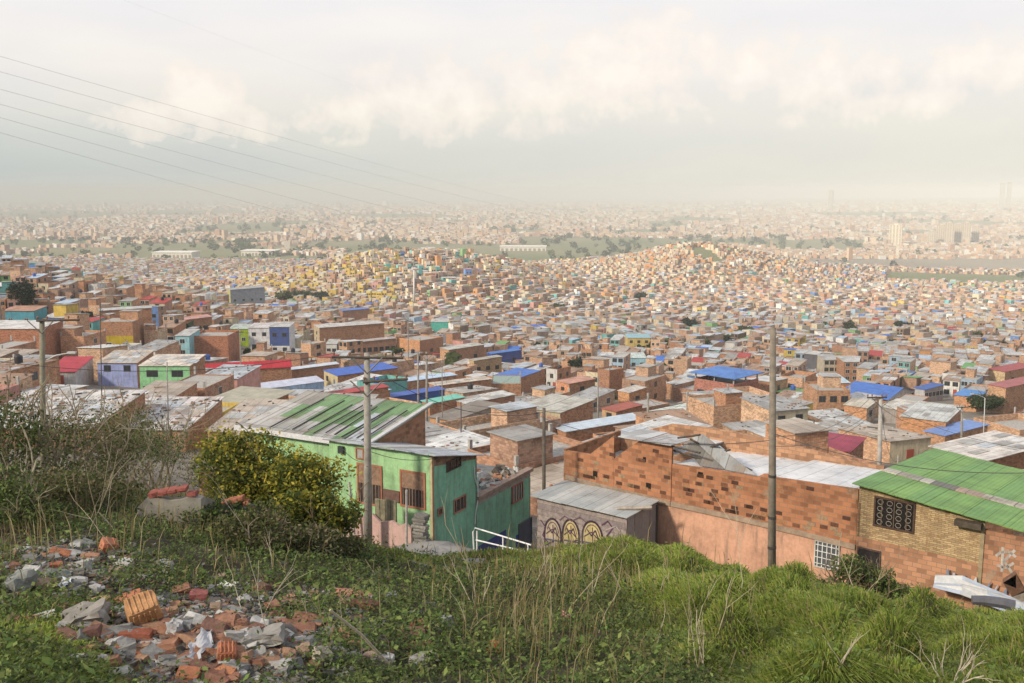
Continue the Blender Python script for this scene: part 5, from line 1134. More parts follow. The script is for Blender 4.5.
LC = [(P_B + np.array((-1.4, 0, 0)), W(-60, 352, 40), .8, 'cable from the crossarm pole towards the mossy pole'), (P_B + np.array((1.5, 0, 0)), W(426, 354, 112), 1.2, 'cable from the crossarm pole to the close pair of poles'), (P_B + np.array((1.0, 0, -1.2)), P_C + np.array((0, 0, -.2)), .7, 'cable from the crossarm pole to the dark wooden pole'),
      (P_C + np.array((0, 0, -.5)), W(773, 440, 36), .6, 'cable from the dark wooden pole to the tall concrete pole'), (W(773, 436, 36), P_E + np.array((-.8, 0, -.2)), .7, 'upper cable from the tall concrete pole to the wide crossarm pole'), (W(773, 446, 36), P_E + np.array((-.3, 0, -1)), .7, 'lower cable from the tall concrete pole to the wide crossarm pole'), (W(773, 433, 36), W(1080, 470, 30), .6, 'cable from the tall concrete pole over the bright green roof'),
      (W(367, 450, 43), W(437, 458, 44), .25, 'service cable sagging onto the green corner house'), (W(367, 462, 43), W(343, 449, 45.5), .2, 'service cable to the meter box of the green house'), (P_D + np.array((1.8, 0, 0)), W(100, 303, 95), 1.0, 'cable from the mossy pole to the thin dark pole'), (W(648, 396, 105), W(470, 405, 88), 1.0, 'cable over the dusty grey roof'), (W(880, 402, 66), W(1060, 452, 60), .7, 'cable over the wide pale roof')]
for a, b, s_, lab in LC: wire(a, b, s_, .014, lab, None)
its_w = []; ms_ = sorted(MIDP + [(P_E, 881, 396)], key=lambda t: t[1])
for i, (p, u, v) in enumerate(ms_):
    for j in (1, 2):
        if i + j < len(ms_) and ms_[i + j][1] - u < 190:
            q, u2, v2 = ms_[i + j]; o = wire(p - np.array((0, 0, .15 + .3 * j)), q - np.array((0, 0, .1 + .3 * j)), .8 + .4 * j, .016, None, 'cables slung between the poles among the houses'); its_w.append((o, 'thin sagging cable slung between poles', (u + u2) / 2, (v + v2) / 2))
autolabel(its_w, ANCH)
# ================================================================== towers, warehouses far off
def tower(u, vt, w_px, col, label, Y, d=14, grp='tower blocks on the plain'):
    a = W(u, vt, Y); w_ = w_px / 1000 * Y; gz_ = float(H(a[0], Y)); h_ = a[2] - gz_
    g = thing('tower_block', label, 'tower block', (a[0], Y, gz_), -.45, grp); USED.add(label)
    m = MB(); m.box(-w_ / 2, w_ / 2, 0, d, -5, h_, col, 'paint'); m.build('body', g); nf = max(int(h_ / 3.2), 4); nb_ = 4
    for k_ in range(nb_):
        m = MB(); x = -w_ / 2 + w_ * (k_ + .5) / nb_
        for i in range(nf): m.box(x - w_ / 14, x + w_ / 14, -.15, .1, h_ * (i + .3) / nf, h_ * (i + .72) / nf, (.12, .11, .10), 'glass')
        m.build('window_column', g)
    m = MB(); m.box(-w_ / 6, w_ / 6, d * .3, d * .7, h_ + .02, h_ + 3.5, col, 'paint'); m.build('lift_housing', g)
tower(896, 225, 12, (.74, .64, .48), 'lone cream tower block left of the tower cluster', 2700, 20)
for i, (u, vt, wp) in enumerate(((932, 231, 7), (941, 225, 8), (950, 223, 9), (959, 224, 7), (967, 223, 8), (976, 226, 7))):
    tower(u, vt, wp, (.56, .47, .37), ('leftmost', 'second', 'third', 'fourth', 'fifth', 'rightmost')[i] + ' tower block of the brown cluster on the plain', 2800 + 40 * (i % 2), 18)
for i, (u, vt, wp) in enumerate(((1003, 183, 5), (1010, 182, 4), (831, 190, 4))): tower(u, vt, wp, (.5, .45, .4), ('hazy distant tower left of its twin on the horizon', 'hazy distant tower right of its twin on the horizon', 'faint lone high-rise on the hazy horizon')[i], 7000, 30)
wh = [(523, 251, 46, 'long white warehouse with arched bays beside the green fields'), (172, 258, 40, 'long pale warehouse on the left of the plain'), (640, 262, 18, 'white block beside the second hill'), (258, 256, 34, 'low pale shed near the dark woods')]
for u, v, wp, lab in wh:
    G = ground_at(u, v, 1500); Y = G[1]; g = thing('warehouse', lab, 'warehouse', tuple(G), -.05); w_ = wp / 1000 * Y
    m = MB(); m.box(-w_ / 2, w_ / 2, 0, 40, -6, 9, (.72, .68, .60), 'paint'); m.build('wall', g); m = MB(); m.box(-w_ / 2 - 1, w_ / 2 + 1, -1, 41, 9.02, 10.2, (.74, .73, .70), 'paint'); m.build('roof', g)
    for i in range(10):
        m = MB(); x = -w_ / 2 + w_ * (i + .5) / 10; m.box(x - w_ / 34, x + w_ / 34, -.2, .2, 0, 5.5, (.30, .26, .22), 'paint'); m.build('door', g)
finish_city()
# ================================================================== foliage made of many leaf-sized faces
def leaf_quads(P, size, rg, up=0.5, elong=1.7):
    n = len(P); nr = rg.normal(size=(n, 3)); nr[:, 2] = np.abs(nr[:, 2]) + up; nr /= np.linalg.norm(nr, axis=1, keepdims=True)
    t = np.cross(nr, rg.normal(size=(n, 3))); t /= np.linalg.norm(t, axis=1, keepdims=True); b = np.cross(nr, t)
    s = (size * rg.uniform(.6, 1.35, n))[:, None]
    V = np.stack([P - t * s * elong * .5, P + b * s * .42 + t * s * .1, P + t * s * elong * .5, P - b * s * .42 + t * s * .1], 1)
    return V.reshape(-1, 3), np.arange(n * 4).reshape(-1, 4)
def pick(cols, n, rg, var=.2, p=None):
    c = np.array(cols)[rg.choice(len(cols), n, p=p)]; return np.clip(c * rg.uniform(1 - var, 1 + var, (n, 1)), 0, 1)
def branchy(mb, p, d, L, r, depth, rnd, col, spread=.6, kids=(2, 3), ends=None, droop=0):
    pts = [np.array(p, float)]; d = np.array(d, float)
    for k in range(4): d = nrm(d + np.array([rnd.gauss(0, .13) for _ in range(3)]) + np.array((0, 0, -droop))); pts.append(pts[-1] + d * L / 4)
    mb.tube(pts, r, r * .55, col, 'stem', 5 if depth > 0 else 4, False)
    if ends is not None: ends += pts[2:]
    if depth > 0:
        for _ in range(rnd.randint(*kids)):
            f = rnd.randint(2, 4); nd = nrm(d + np.array([rnd.gauss(0, spread) for _ in range(3)]) + np.array((0, 0, .25))); branchy(mb, pts[f], nd, L * rnd.uniform(.5, .75), r * .55, depth - 1, rnd, col, spread, kids, ends, droop)
def shrub(name, label, cat, p, h, wd, nleaf, cols, seed, size=.06, lobes=7, group=None, prob=None, tipcols=None, stemcol=(.20, .15, .10), dens=1.0, partnames=('stems', 'foliage'), trunk=None, up=.4):
    rnd = random.Random(seed); rg = np.random.default_rng(seed); g = thing(name, label, cat, tuple(p), 0, group)
    if label: USED.add(label)
    m = MB(); ends = []
    if trunk:
        m.tube([(0, 0, -.4), (rnd.uniform(-.1, .1) * h, 0, h * .35), (0, 0, h * .75)], trunk, trunk * .35, stemcol, 'stem', 8, False)
        for k in range(9): f = rnd.uniform(.3, .75); a = rnd.uniform(0, 6.28); branchy(m, (0, 0, h * f), (math.cos(a), math.sin(a), .6), wd * .38, trunk * .4, 1, rnd, stemcol, .5, (2, 3), ends)
    else:
        for k in range(7): a = rnd.uniform(0, 6.28); branchy(m, (rnd.uniform(-.15, .15) * wd, rnd.uniform(-.15, .15) * wd, -.15), (math.cos(a) * .5, math.sin(a) * .5, 1), h * .6, .012 + .012 * h, 2, rnd, stemcol, .45, (2, 3), ends)
    m.build(partnames[0], g)
    C = [(rnd.uniform(-.36, .36) * wd, rnd.uniform(-.36, .36) * wd, h * rnd.uniform(.38 if trunk else .18, .80), rnd.uniform(.16, .30) * wd, rnd.uniform(.13, .24) * h) for _ in range(lobes)] + [(0, 0, h * .55, .30 * wd, .3 * h)]
    w_ = np.array([c[3] ** 2 * c[4] for c in C]); k = rg.choice(len(C), nleaf, p=w_ / w_.sum()); C = np.array(C)[k]
    dirs = rg.normal(size=(nleaf, 3)); dirs /= np.linalg.norm(dirs, axis=1, keepdims=True); rad = rg.uniform(.35, 1.0, nleaf) ** .6 * (1 + .25 * rg.normal(size=nleaf) * .5)
    clump = vnoise(dirs[:, 0] * 3 + k * 7.1, dirs[:, 2] * 3 + dirs[:, 1] * 2, seed) ; rad *= .72 + .5 * clump
    P = C[:, :3] + dirs * rad[:, None] * C[:, [3, 3, 4]]; ok = P[:, 2] > -.1; P = P[ok]; n = len(P)
    V, Qd = leaf_quads(P, size, rg, up); col = pick(cols, n, rg, .28, prob)
    if tipcols is not None: tip = (rad[ok] > .82) & (dirs[ok, 2] > -.35) & (clump[ok] > .40); col[tip] = pick(tipcols, int(tip.sum()), rg, .2)
    o = np_mesh(partnames[1], V, Qd, col, ['leaf']); o.parent = g; return g
DK = [(.05, .075, .025), (.07, .10, .032), (.04, .06, .022), (.085, .11, .04)]; OL = [(.11, .12, .04), (.085, .12, .035), (.14, .14, .055), (.075, .10, .03)]
LG = [(.14, .21, .055), (.19, .24, .07), (.11, .17, .045)]
p = ground_at(272, 536, 15); YB = p[1]
shrub('flowering_bush', 'big bush with yellow flowering tips and bare pale stems left of the green house', 'bush', p, .118 * YB, .150 * YB, 19000, [(.11, .14, .03), (.08, .11, .025), (.17, .18, .03)], 31, .058, 20, tipcols=[(.36, .29, .03), (.42, .35, .06), (.27, .24, .03), (.20, .20, .03)])
shrub('flowering_bush', 'small yellow-tipped bush at the right foot of the big yellow bush', 'bush', ground_at(322, 552, 15), 1.5, 1.7, 6500, [(.11, .14, .03), (.08, .11, .025), (.15, .16, .03)], 34, .06, 8, tipcols=[(.30, .26, .03), (.22, .21, .03)])
shrub('flowering_bush', 'smaller yellow-green bush at the left foot of the big yellow bush', 'bush', ground_at(222, 505, 14), 1.5, 1.9, 5000, [(.13, .14, .02), (.10, .12, .03), (.2, .17, .03)], 32, .065, 7, tipcols=[(.34, .27, .02), (.26, .22, .02)])
ANCH2 = [('big yellow bush', 275, 480), ('tall concrete pole', 773, 560), ('crossarm pole', 367, 530), ('graffiti shed', 600, 540), ('mossy pole', 42, 440), ('white handrail', 503, 545), ('bright green roof', 940, 540), ('broken planter wall', 172, 505), ('stone house window', 895, 530), ('orange ribbed block', 144, 612), ('white plastic rag', 201, 645), ('grey concrete beam', 264, 635), ('pale path slab', 440, 552), ('dead white shrub', 945, 660), ('green corner house', 440, 520)]
th = [(-25, 498, 2.3, 2.6), (18, 500, 2.1, 2.2), (62, 496, 1.8, 2.3), (100, 492, 1.7, 2.2), (138, 490, 1.4, 2.0), (160, 486, 1.3, 1.9), (85, 505, 1.0, 1.8), (20, 530, 1.1, 1.7), (205, 500, .9, 1.4), (258, 552, .8, 1.6), (228, 532, .7, 1.4), (190, 528, .45, 1.0), (55, 515, .9, 1.6), (125, 478, 1.6, 2.2), (300, 556, .7, 1.5), (332, 560, .45, 1.2)]
its = []
for i, (u, v, h_, w_) in enumerate(th):
    p = ground_at(u, v, 8); f = p[1] / 17.0; g = shrub('shrub', None, 'shrub', p, h_ * f * 1.0, w_ * f, (2600, 3400, 2000)[i % 3], (OL + [(.15, .13, .07), (.19, .15, .09)], OL + DK + LG, OL + [(.20, .16, .10), (.13, .12, .06), (.24, .20, .13)])[i % 3], 100 + i, .045 * f ** .5, 9, 'shrubs of the thicket', tipcols=None, stemcol=(.30, .25, .18)); its.append((g, ('olive brown straggly shrub', 'green tangled shrub', 'dry brownish shrub')[i % 3], u, v - 30))
for i, (u, v, h_, w_) in enumerate(((646, 548, .35, .6), (820, 596, .55, 1.1), (862, 594, 1.5, 1.1), (884, 606, 1.25, 1.4), (790, 594, .45, .9), (926, 610, .75, 1.3), (775, 584, .5, .6), (905, 600, .95, 1.2))):
    Yq = 25.5 if i else 24; xq = (u - CX) / 985 * Yq; p = np.array((xq, Yq, float(H(xq, Yq)) - .05)); g = shrub('shrub', None, 'shrub', p, h_, w_, 1500, OL + LG, 140 + i, .06, 6, 'shrubs on the crest of the slope'); its.append((g, ('small green shrub', 'grassy olive shrub')[i % 2], u, v - 15))
autolabel(its, ANCH2)
ANCH2 += []
# ---- bare pale branching shrubs and dry stalks
def dead(label, u, v, hpx, wfan, seed, n=5, name='dead_shrub', col=(.46, .40, .30), depth=2, y0=6, r=.016, lean=0.0, group=None):
    p = ground_at(u, v, y0); s = p[1] / 1000; rnd = random.Random(seed); g = thing(name, label, name.replace('_', ' '), tuple(p), 0, group); USED.add(label)
    for k in range(n):
        m = MB(); a = -1 + 2 * (k + .5) / n; branchy(m, (rnd.uniform(-.04, .04), rnd.uniform(-.04, .04), -.08), (a * wfan + lean, rnd.uniform(-.3, .3), 1), hpx * s * rnd.uniform(.55, .8), r * rnd.uniform(.7, 1.1), depth, rnd, col, .3, (1, 2)); m.build('branch', g)
    return g
dead('pale bare shrub with fanned branches below the mossy pole', 48, 495, 62, .9, 1, 6, r=.03)
dead('tall crooked pale dead shrub at the left edge', 22, 520, 105, .35, 2, 3, r=.03)
dead('leaning pair of bare whitish stems above the planter wall', 166, 478, 50, .4, 3, 3, r=.02)
dead('pale bare stems standing inside the big yellow bush', 252, 512, 85, .5, 4, 6, r=.028, y0=12)
dead('bare forked stems at the right foot of the big yellow bush', 322, 545, 70, .5, 5, 3, r=.02, y0=12)
dead('pale forked dead stem on the grassy crest before the graffiti shed', 592, 602, 78, .25, 6, 3, r=.010)
dead('tall thin dead stalk with side twigs on the lawn centre', 702, 672, 105, .3, 7, 3, r=.007)
dead('dead white shrub spread on the lawn at the lower right', 950, 690, 66, 1.0, 8, 9, r=.0075, col=(.52, .46, .36))
dead('leaning dead branch on the lawn left of the dead white shrub', 832, 672, 62, .2, 9, 3, r=.008, lean=.8)
dead('dry twiggy shrub in the weeds before the stone house', 880, 600, 45, .8, 10, 5, r=.015, y0=18)
dead('bleached twiggy stem in front of the white handrail', 478, 612, 62, .5, 11, 3, r=.010)
its = []; rnd = random.Random(77)
for i in range(70):
    z = i % 5
    if z == 0 or (z == 3 and i > 40): u, v, hp = rnd.uniform(0, 260), rnd.uniform(490, 560), rnd.uniform(40, 95)
    elif z == 1: u, v, hp = rnd.uniform(240, 480), rnd.uniform(560, 660), rnd.uniform(30, 70)
    elif z == 2: u, v, hp = rnd.uniform(470, 640), rnd.uniform(575, 660), rnd.uniform(35, 70)
    elif z == 3: u, v, hp = rnd.uniform(600, 780), rnd.uniform(590, 670), rnd.uniform(30, 75)
    else: u, v, hp = rnd.uniform(840, 970), rnd.uniform(588, 606), rnd.uniform(25, 55)
    p = ground_at(u, v, 6); s = p[1] / 1000; m = MB(); le = rnd.gauss(0, .32); branchy(m, (0, 0, -.05), (le, rnd.uniform(-.3, .3), 1), hp * s, rnd.uniform(.003, .0062) * (p[1] / 12) ** .7 + .002, 1, rnd, rnd.choice([(.42, .36, .24), (.36, .29, .18), (.48, .43, .32)]), .35, (1, 3))
    o = m.build('dry_stalk', None); o.location = tuple(p); tag(o, None, 'stalk', 'dry stalks on the slope'); its.append((o, ('upright dry stalk' if abs(le) < .15 else ('dry stalk leaning left' if le < 0 else 'dry stalk leaning right')), u, v - hp / 2))
autolabel(its, ANCH2)
for (a, b, lab) in (((288, 470), (352, 552), 'long pale fallen cane slanting from the yellow bush to the path'), ((20, 600), (70, 545), 'thin pale cane leaning over the rubble at the left'), ((330, 610), (392, 668), 'pale fallen cane lying across the lower weeds')):
    A_ = ground_at(*b, 7); Bp = W(*a, A_[1] - .4); m = MB(); m.tube([A_, (A_ + Bp) / 2 + np.array((0, 0, .05)), Bp], .018, .012, (.5, .44, .32), 'stem', 5); o = m.build('fallen_cane', None, tuple(A_)); o.location = tuple(A_); tag(o, lab, 'cane')

# ---- lawn, dry grass and leafy weeds
def sample(n, seed, u0=-60, u1=1084, y0=6.2, y1=33.0):
    rg = np.random.default_rng(seed); u = rg.uniform(u0, u1, n); y = np.exp(rg.uniform(math.log(y0), math.log(y1), n)); x = (u - CX) / 985 * y; return rg, u, x, y
def rubble_w(x, y):
    u = CX + x / y * 985; v = CY - F * (y * ST + H(x, y) * CT) / (y * CT - H(x, y) * ST); n = fbm(x * 1.3, y * 1.3, 61) - .5
    a = np.exp(-(((u - 198) / 112) ** 2 + ((v - 652) / 52) ** 2)) * 2.3; b = np.exp(-(((u - 55) / 80) ** 2 + ((v - 566) / 32) ** 2)) * 1.2; c = np.exp(-(((u - 122) / 26) ** 2 + ((v - 494) / 11) ** 2)); d = np.exp(-(((u - 345) / 60) ** 2 + ((v - 622) / 40) ** 2)) * .7
    return np.maximum.reduce([a, b, c, d]) + n * .75
def blades(name, label, n, seed, wfun, hmin, hmax, cols, prob, lean, label_kind, wscale=1.0, tuft=0.0, **kw):
    rg, u, x, y = sample(n, seed, **kw); k = rg.random(n) < wfun(u, x, y); x, y, u = x[k], y[k], u[k]; n = len(x)
    if tuft: 
        x = x + 0; cl = vnoise(x * 2.1, y * 1.7, 9)
    L = rg.uniform(hmin, hmax, n) * (.6 + .8 * vnoise(x * 1.5 + 3.1, y * 1.15 + 1.7, 3)); z = H(x, y) - .02
    ang = rg.uniform(0, 6.283, n) * .6 + 6.283 * vnoise(x * .8, y * .8, 71); dx, dy = np.cos(ang), np.sin(ang); ln = np.abs(rg.normal(lean, lean * .5, n))
    if tuft:
        e = .12; gx, gy = (H(x + e, y) - H(x - e, y)), (H(x, y + e) - H(x, y - e)); gm = np.hypot(gx, gy) + 1e-6; f = np.clip(gm / .06, 0, 1) * .8; dx, dy = dx * (1 - f) - gx / gm * f, dy * (1 - f) - gy / gm * f
    w = (.0035 + .00062 * y) * wscale * rg.uniform(.7, 1.3, n); yaw = rg.uniform(-1, 1, n); px, py = np.cos(yaw), np.sin(yaw) * .5
    B = np.stack([x, y, z], 1); M1 = B + np.stack([dx * ln * L * .35, dy * ln * L * .35, L * .62], 1); T = B + np.stack([dx * ln * L * 1.05, dy * ln * L * 1.05, L * np.clip(1 - ln * .45, .25, 1)], 1); S = np.stack([px * w, py * w, 0 * w], 1)
    V = np.stack([B - S, B + S, M1 + S * .8, M1 - S * .8, T], 1).reshape(-1, 3); i = np.arange(n)[:, None] * 5; Q_ = i + np.array([[0, 1, 2, 3]]); T_ = i + np.array([[3, 2, 4]])
    c = pick(cols, n, rg, .25, prob); patch = .62 + .75 * fbm(x * .9, y * .7, 88)[:, None]; c = np.clip(c * patch, 0, 1)
    o = np_mesh(name, V, Q_, c, ['leaf'], tris=T_, tcols=c * 1.05); tag(o, label, label_kind, kind='stuff'); return o
LAWN = [(.23, .29, .055), (.18, .25, .045), (.31, .335, .08), (.11, .165, .03), (.36, .32, .14)]
def lawnmask(u, x, y): 
    w = lawn_w(x / y, y); bl = np.exp(-(((u - 10) / 60) ** 2 + ((y - 8.0) / 1.5) ** 2)) * 1.2; return np.maximum(w, bl) * np.clip(1 - 1.4 * np.clip(rubble_w(x, y) - .45, 0, 1), 0, 1) * (y < 32)
blades('grass', 'thick tussocky green grass rolling over the right of the slope', 430000, 5, lawnmask, .07, .17, LAWN, [.32, .28, .20, .12, .08], .85, 'grass', .72, 1.0)
def drym(u, x, y): return (np.exp(-(((u - 545) / 85) ** 2 + ((y - 17) / 6.5) ** 2)) * .8 + .03 * (y > 9) + .45 * np.exp(-(((u - 870) / 70) ** 2 + ((y - 27) / 3) ** 2)) + .75 * (u < 235) * (y > 12.5) * (fbm(x * .8, y * .8, 301) > .42)) * (1 - np.clip(rubble_w(x, y), 0, .9)) * .55
blades('dry_grass', 'tall thin tan dry grass standing among the green', 34000, 6, drym, .25, .70, [(.32, .25, .12), (.24, .19, .09), (.38, .32, .18), (.18, .17, .07)], None, .28, 'grass', .6)
def weeds(n, seed, cols, hmax, size, label, name, mask):
    rg, u, x, y = sample(n, seed, y0=6.2, y1=30); cl = fbm(x * 1.6, y * 1.6, 15); k = rg.random(n) < mask(u, x, y) * sst(.22, .55, cl) ; x, y, cl = x[k], y[k], cl[k]; n = len(x)
    hgt = hmax * (.25 + 1.2 * np.clip(cl - .3, 0, 1)) ; z = H(x, y) + hgt * rg.random(n) ** .7 * rg.uniform(.5, 1.2, n)
    P = np.stack([x, y, z], 1); V, Q_ = leaf_quads(P, size * (y / 10) ** .45, rg, .7, 1.6); c = pick(cols, n, rg, .3); o = np_mesh(name, V, Q_, c, ['leaf']); tag(o, label, 'weeds', kind='stuff')
def wmask(u, x, y): return (1 - .93 * lawn_w(x / y, y)) * np.clip(1.15 - 1.15 * np.clip(rubble_w(x, y) - .25, 0, 1), .05, 1)
weeds(300000, 12, LG + LG + DK + OL, .36, .030, 'leafy green weeds and creepers covering the left and centre of the slope', 'ground_cover', wmask)
weeds(90000, 17, OL + [(.15, .13, .07), (.11, .12, .04)], .75, .032, 'taller straggling weeds tangled over the left and centre of the slope', 'tall_weeds', lambda u, x, y: (1 - lawn_w(x / y, y)) * np.clip(1.1 - 1.3 * rubble_w(x, y), 0, 1) * (fbm(x * .7, y * .7, 144) > .47) * np.where((u < 260) & (y > 11.5), 1, .7))
weeds(26000, 23, LG + [(.22, .26, .08)], .5, .058, 'bright broad leaves of creepers over the centre of the slope', 'creeper_leaves', lambda u, x, y: (1 - lawn_w(x / y, y)) * np.clip(1.1 - 1.1 * rubble_w(x, y), 0, 1) * (fbm(x * 1.1, y * 1.1, 244) > .52))
weeds(30000, 13, DK, .42, .045, 'dark broad-leaved weeds in the hollows of the slope', 'broadleaf_weeds', lambda u, x, y: (1 - lawn_w(x / y, y)) * np.clip(1 - rubble_w(x, y), 0, 1) * (fbm(x * .8, y * .8, 44) > .5))
weeds(9000, 14, LG, .35, .05, 'small leafy weeds poking through the tussock grass', 'lawn_weeds', lambda u, x, y: lawn_w(x / y, y) * (fbm(x * .9, y * .9, 45) > .56))

# ---- rubble
CL = [(.33, .17, .11), (.28, .14, .095), (.36, .215, .14), (.22, .12, .09), (.37, .26, .19)]; GRY = [(.30, .29, .27), (.40, .39, .37), (.24, .24, .23), (.48, .47, .45), (.20, .20, .19)]
def block(name, label, u, v, wpx, hpx, col, mat='clay', rot=None, seed=0, grooves=0, dep=None, rough=.08, cat=None, lift=.3, sub=2, group=None, concrete=False):
    p = ground_at(u, v + hpx * .5, 5); s = p[1] / 1000; rnd = random.Random(seed); size = (wpx * s, (dep or min(wpx, hpx * 1.6)) * s, hpx * s); m = MB()
    r = rot or (rnd.uniform(-.3, .3), rnd.uniform(-.3, .3), rnd.uniform(-.6, .6)); m.chunk((0, 0, size[2] * lift), size, r, col, 'concrete' if concrete else mat, rough, sub, rnd)
    o = None
    if grooves:
        g = thing(name, label, cat or name.replace('_', ' '), tuple(p), 0, group); m.build('body', g)
        from mathutils import Euler
        Rm = np.array(Euler(r).to_matrix())
        mm = MB()
        for i in range(grooves):
            t = -.4 + .8 * (i + .5) / grooves
            for face in (-1, 1):
                a = Rm @ np.array((size[0] * t, -size[1] * .42 * face if face > 0 else -size[1] * .5, size[2] * (.5 if face > 0 else -.4))); b = Rm @ np.array((size[0] * t, size[1] * .42 if face > 0 else -size[1] * .5, size[2] * (.5 if face > 0 else .4)))
                mm.tube([a * .96 + np.array((0, 0, size[2] * lift)), b * .96 + np.array((0, 0, size[2] * lift))], .009, .009, tuple(np.array(col) * 1.0), mat, 4)
        mm.build('rib', g); o = g
    else:
        o = m.build(name, None); o.location = tuple(p); tag(o, label, cat or name.replace('_', ' '), group)
    if label: USED.add(label)
    return o
HB = [('brick', 'large orange ribbed clay block on top of the rubble pile', 144, 611, 36, 30, (.46, .25, .12), 5, (.25, -.2, .5)), ('brick', 'dark red brick under the large ribbed clay block', 136, 635, 37, 11, (.30, .10, .06), 0, (0, .05, .1)),
      ('brick', 'tilted brick at the foot of the rubble pile', 130, 650, 34, 10, (.42, .17, .10), 0, (.1, .35, .2)), ('brick', 'flat brick lying behind the large ribbed clay block', 128, 600, 33, 12, (.44, .18, .10), 3, (.1, -.25, .3)), ('brick', 'long thin red slab at the left end of the pile', 58, 608, 46, 6, (.44, .18, .10), 0, (0, -.18, .1)), ('brick', 'long pale clay slab behind the thin red slab', 92, 602, 40, 7, (.52, .32, .18), 0, (0, -.2, .15)),
      ('concrete_chunk', 'big rounded grey concrete lump at the left of the pile', 86, 617, 50, 20, (.27, .25, .225), 0, (.2, -.3, .1)), ('brick', 'dark purple-brown chunk below the grey concrete lump', 93, 632, 20, 13, (.16, .085, .07), 0, None), ('brick', 'orange-red brick standing upright in the weeds', 109, 546, 18, 15, (.48, .20, .12), 2, (.2, .35, .6)), ('brick', 'orange brick lying among grey stones', 60, 554, 23, 9, (.46, .19, .10), 0, (.1, .3, .2)),
      ('brick', 'dusty brick beside the upright orange-red brick', 90, 557, 20, 7, (.42, .22, .14), 0, (0, .1, .2)), ('brick', 'small half-buried red brick among grey stones', 56, 566, 15, 8, (.40, .13, .08), 0, None), ('brick', 'wine red chunk right of the pile top', 199, 596, 20, 12, (.34, .12, .11), 0, None), ('brick', 'ribbed hollow brick right of the plastic rag', 227, 652, 21, 18, (.46, .18, .10), 4, (.3, .1, .3)),
      ('brick', 'broad orange brick at the lower right of the pile', 225, 672, 26, 11, (.48, .21, .11), 0, (.1, .05, -.1)), ('brick', 'orange brick at the bottom below the plastic rag', 188, 675, 25, 13, (.46, .19, .10), 0, (.2, .2, .1)), ('concrete_beam', 'grey concrete beam fragment lying right of the pile', 264, 636, 44, 16, (.30, .285, .26), 0, (.05, -.12, .1)), ('brick', 'long salmon brick slab in the weeds above the path', 352, 595, 46, 9, (.50, .23, .16), 0, (.1, .18, .2)), ('brick', 'dark brick mass under the long salmon slab', 366, 606, 30, 14, (.24, .11, .08), 0, None),
      ('concrete_slab', 'thin grey slab lying in the weeds right of the wine red chunk', 293, 604, 34, 5, (.42, .40, .38), 0, (.05, -.05, .3)), ('brick', 'lone red brick in the weeds near the centre', 419, 626, 17, 11, (.44, .17, .12), 0, None), ('brick', 'bright orange-red tile piece in the green weeds', 494, 647, 14, 11, (.55, .16, .08), 0, (.9, .2, .2)), ('stone', 'grey-green flat stone left of the rubble', 20, 582, 30, 18, (.24, .25, .23), 0, None), ('stone', 'grey-green slab stone above the plastic scrap', 58, 577, 26, 12, (.22, .24, .21), 0, None), ('stone', 'pale stone left of the ribbed hollow brick', 175, 628, 14, 18, (.46, .46, .46), 0, None), ('stone', 'cream chunk of plaster at the right of the rubble', 322, 655, 20, 16, (.50, .46, .36), 0, None), ('stone', 'flat grey plaster plate beside the concrete beam', 300, 642, 34, 10, (.40, .385, .36), 0, None)]
for i, (nm, lab, u, v, w_, h_, col, gr, rot) in enumerate(HB): block(nm, lab, u, v, w_, h_, col, rot=rot, seed=i, grooves=gr, concrete=nm in ('concrete_chunk', 'concrete_beam', 'concrete_slab'), rough=.035 if nm == 'brick' else .13, lift=.5, sub=2 if nm == 'brick' else 3)
rnd = random.Random(55); its = []
for i in range(215):
    z = rnd.random()
    if z < .66: u, v = rnd.gauss(205, 60), rnd.gauss(643, 24)
    elif z < .82: u, v = rnd.gauss(60, 45), rnd.gauss(568, 20)
    else: u, v = rnd.gauss(350, 55), rnd.gauss(625, 24)
    if not (0 < u < 480 and 530 < v < 682): continue
    cl = rnd.random() < (.52 if v > 600 else .22); col = rnd.choice(CL if cl else GRY); w_, h_ = rnd.uniform(10, 36) * (.75 if v < 600 else 1), rnd.uniform(5, 15)
    o = block('brick' if cl else 'stone', None, u, v, w_, h_, col, seed=500 + i, group='loose rubble pieces', rough=.12, sub=1, concrete=not cl and rnd.random() < .5)
    look = ('flat ' if h_ < w_ * .4 else '') + (('dark red ' if sum(col) < .6 else 'orange ') + 'brick piece' if cl else ('pale grey ' if sum(col) > 1.1 else ('dark grey ' if sum(col) < .75 else 'grey ')) + 'stone'); its.append((o, ('large ' if w_ > 18 else 'small ' if w_ < 12 else '') + look, u, v))
RA = [('orange ribbed block', 144, 612), ('white plastic rag', 201, 645), ('grey concrete beam', 264, 635), ('grey concrete lump', 88, 619), ('upright orange-red brick', 109, 546), ('long salmon slab', 352, 595), ('wine red chunk', 199, 596), ('ribbed hollow brick', 227, 652), ('white plastic scrap', 65, 586), ('cream plaster chunk', 322, 655), ('thin red slab', 58, 608), ('lone red brick', 419, 626), ('flat grey-green stone', 20, 582), ('broad orange brick', 225, 672)]
autolabel(its, RA, 18)
rg, u, x, y = sample(150000, 91, u0=-20, u1=460, y0=6.2, y1=20); k = rg.random(len(x)) < np.clip((rubble_w(x, y) - .2) * 1.1, 0, .9) * .5; x, y = x[k], y[k]; n_ = len(x)
sz_ = rg.uniform(.015, .07, n_) * (.7 + .9 * (rg.random(n_) > .88)); pat = np.array([[-1, -1, -.5], [1, -1, -.5], [1, 1, -.5], [-1, 1, -.5], [-1, -1, .5], [1, -1, .5], [1, 1, .5], [-1, 1, .5]]) * .5
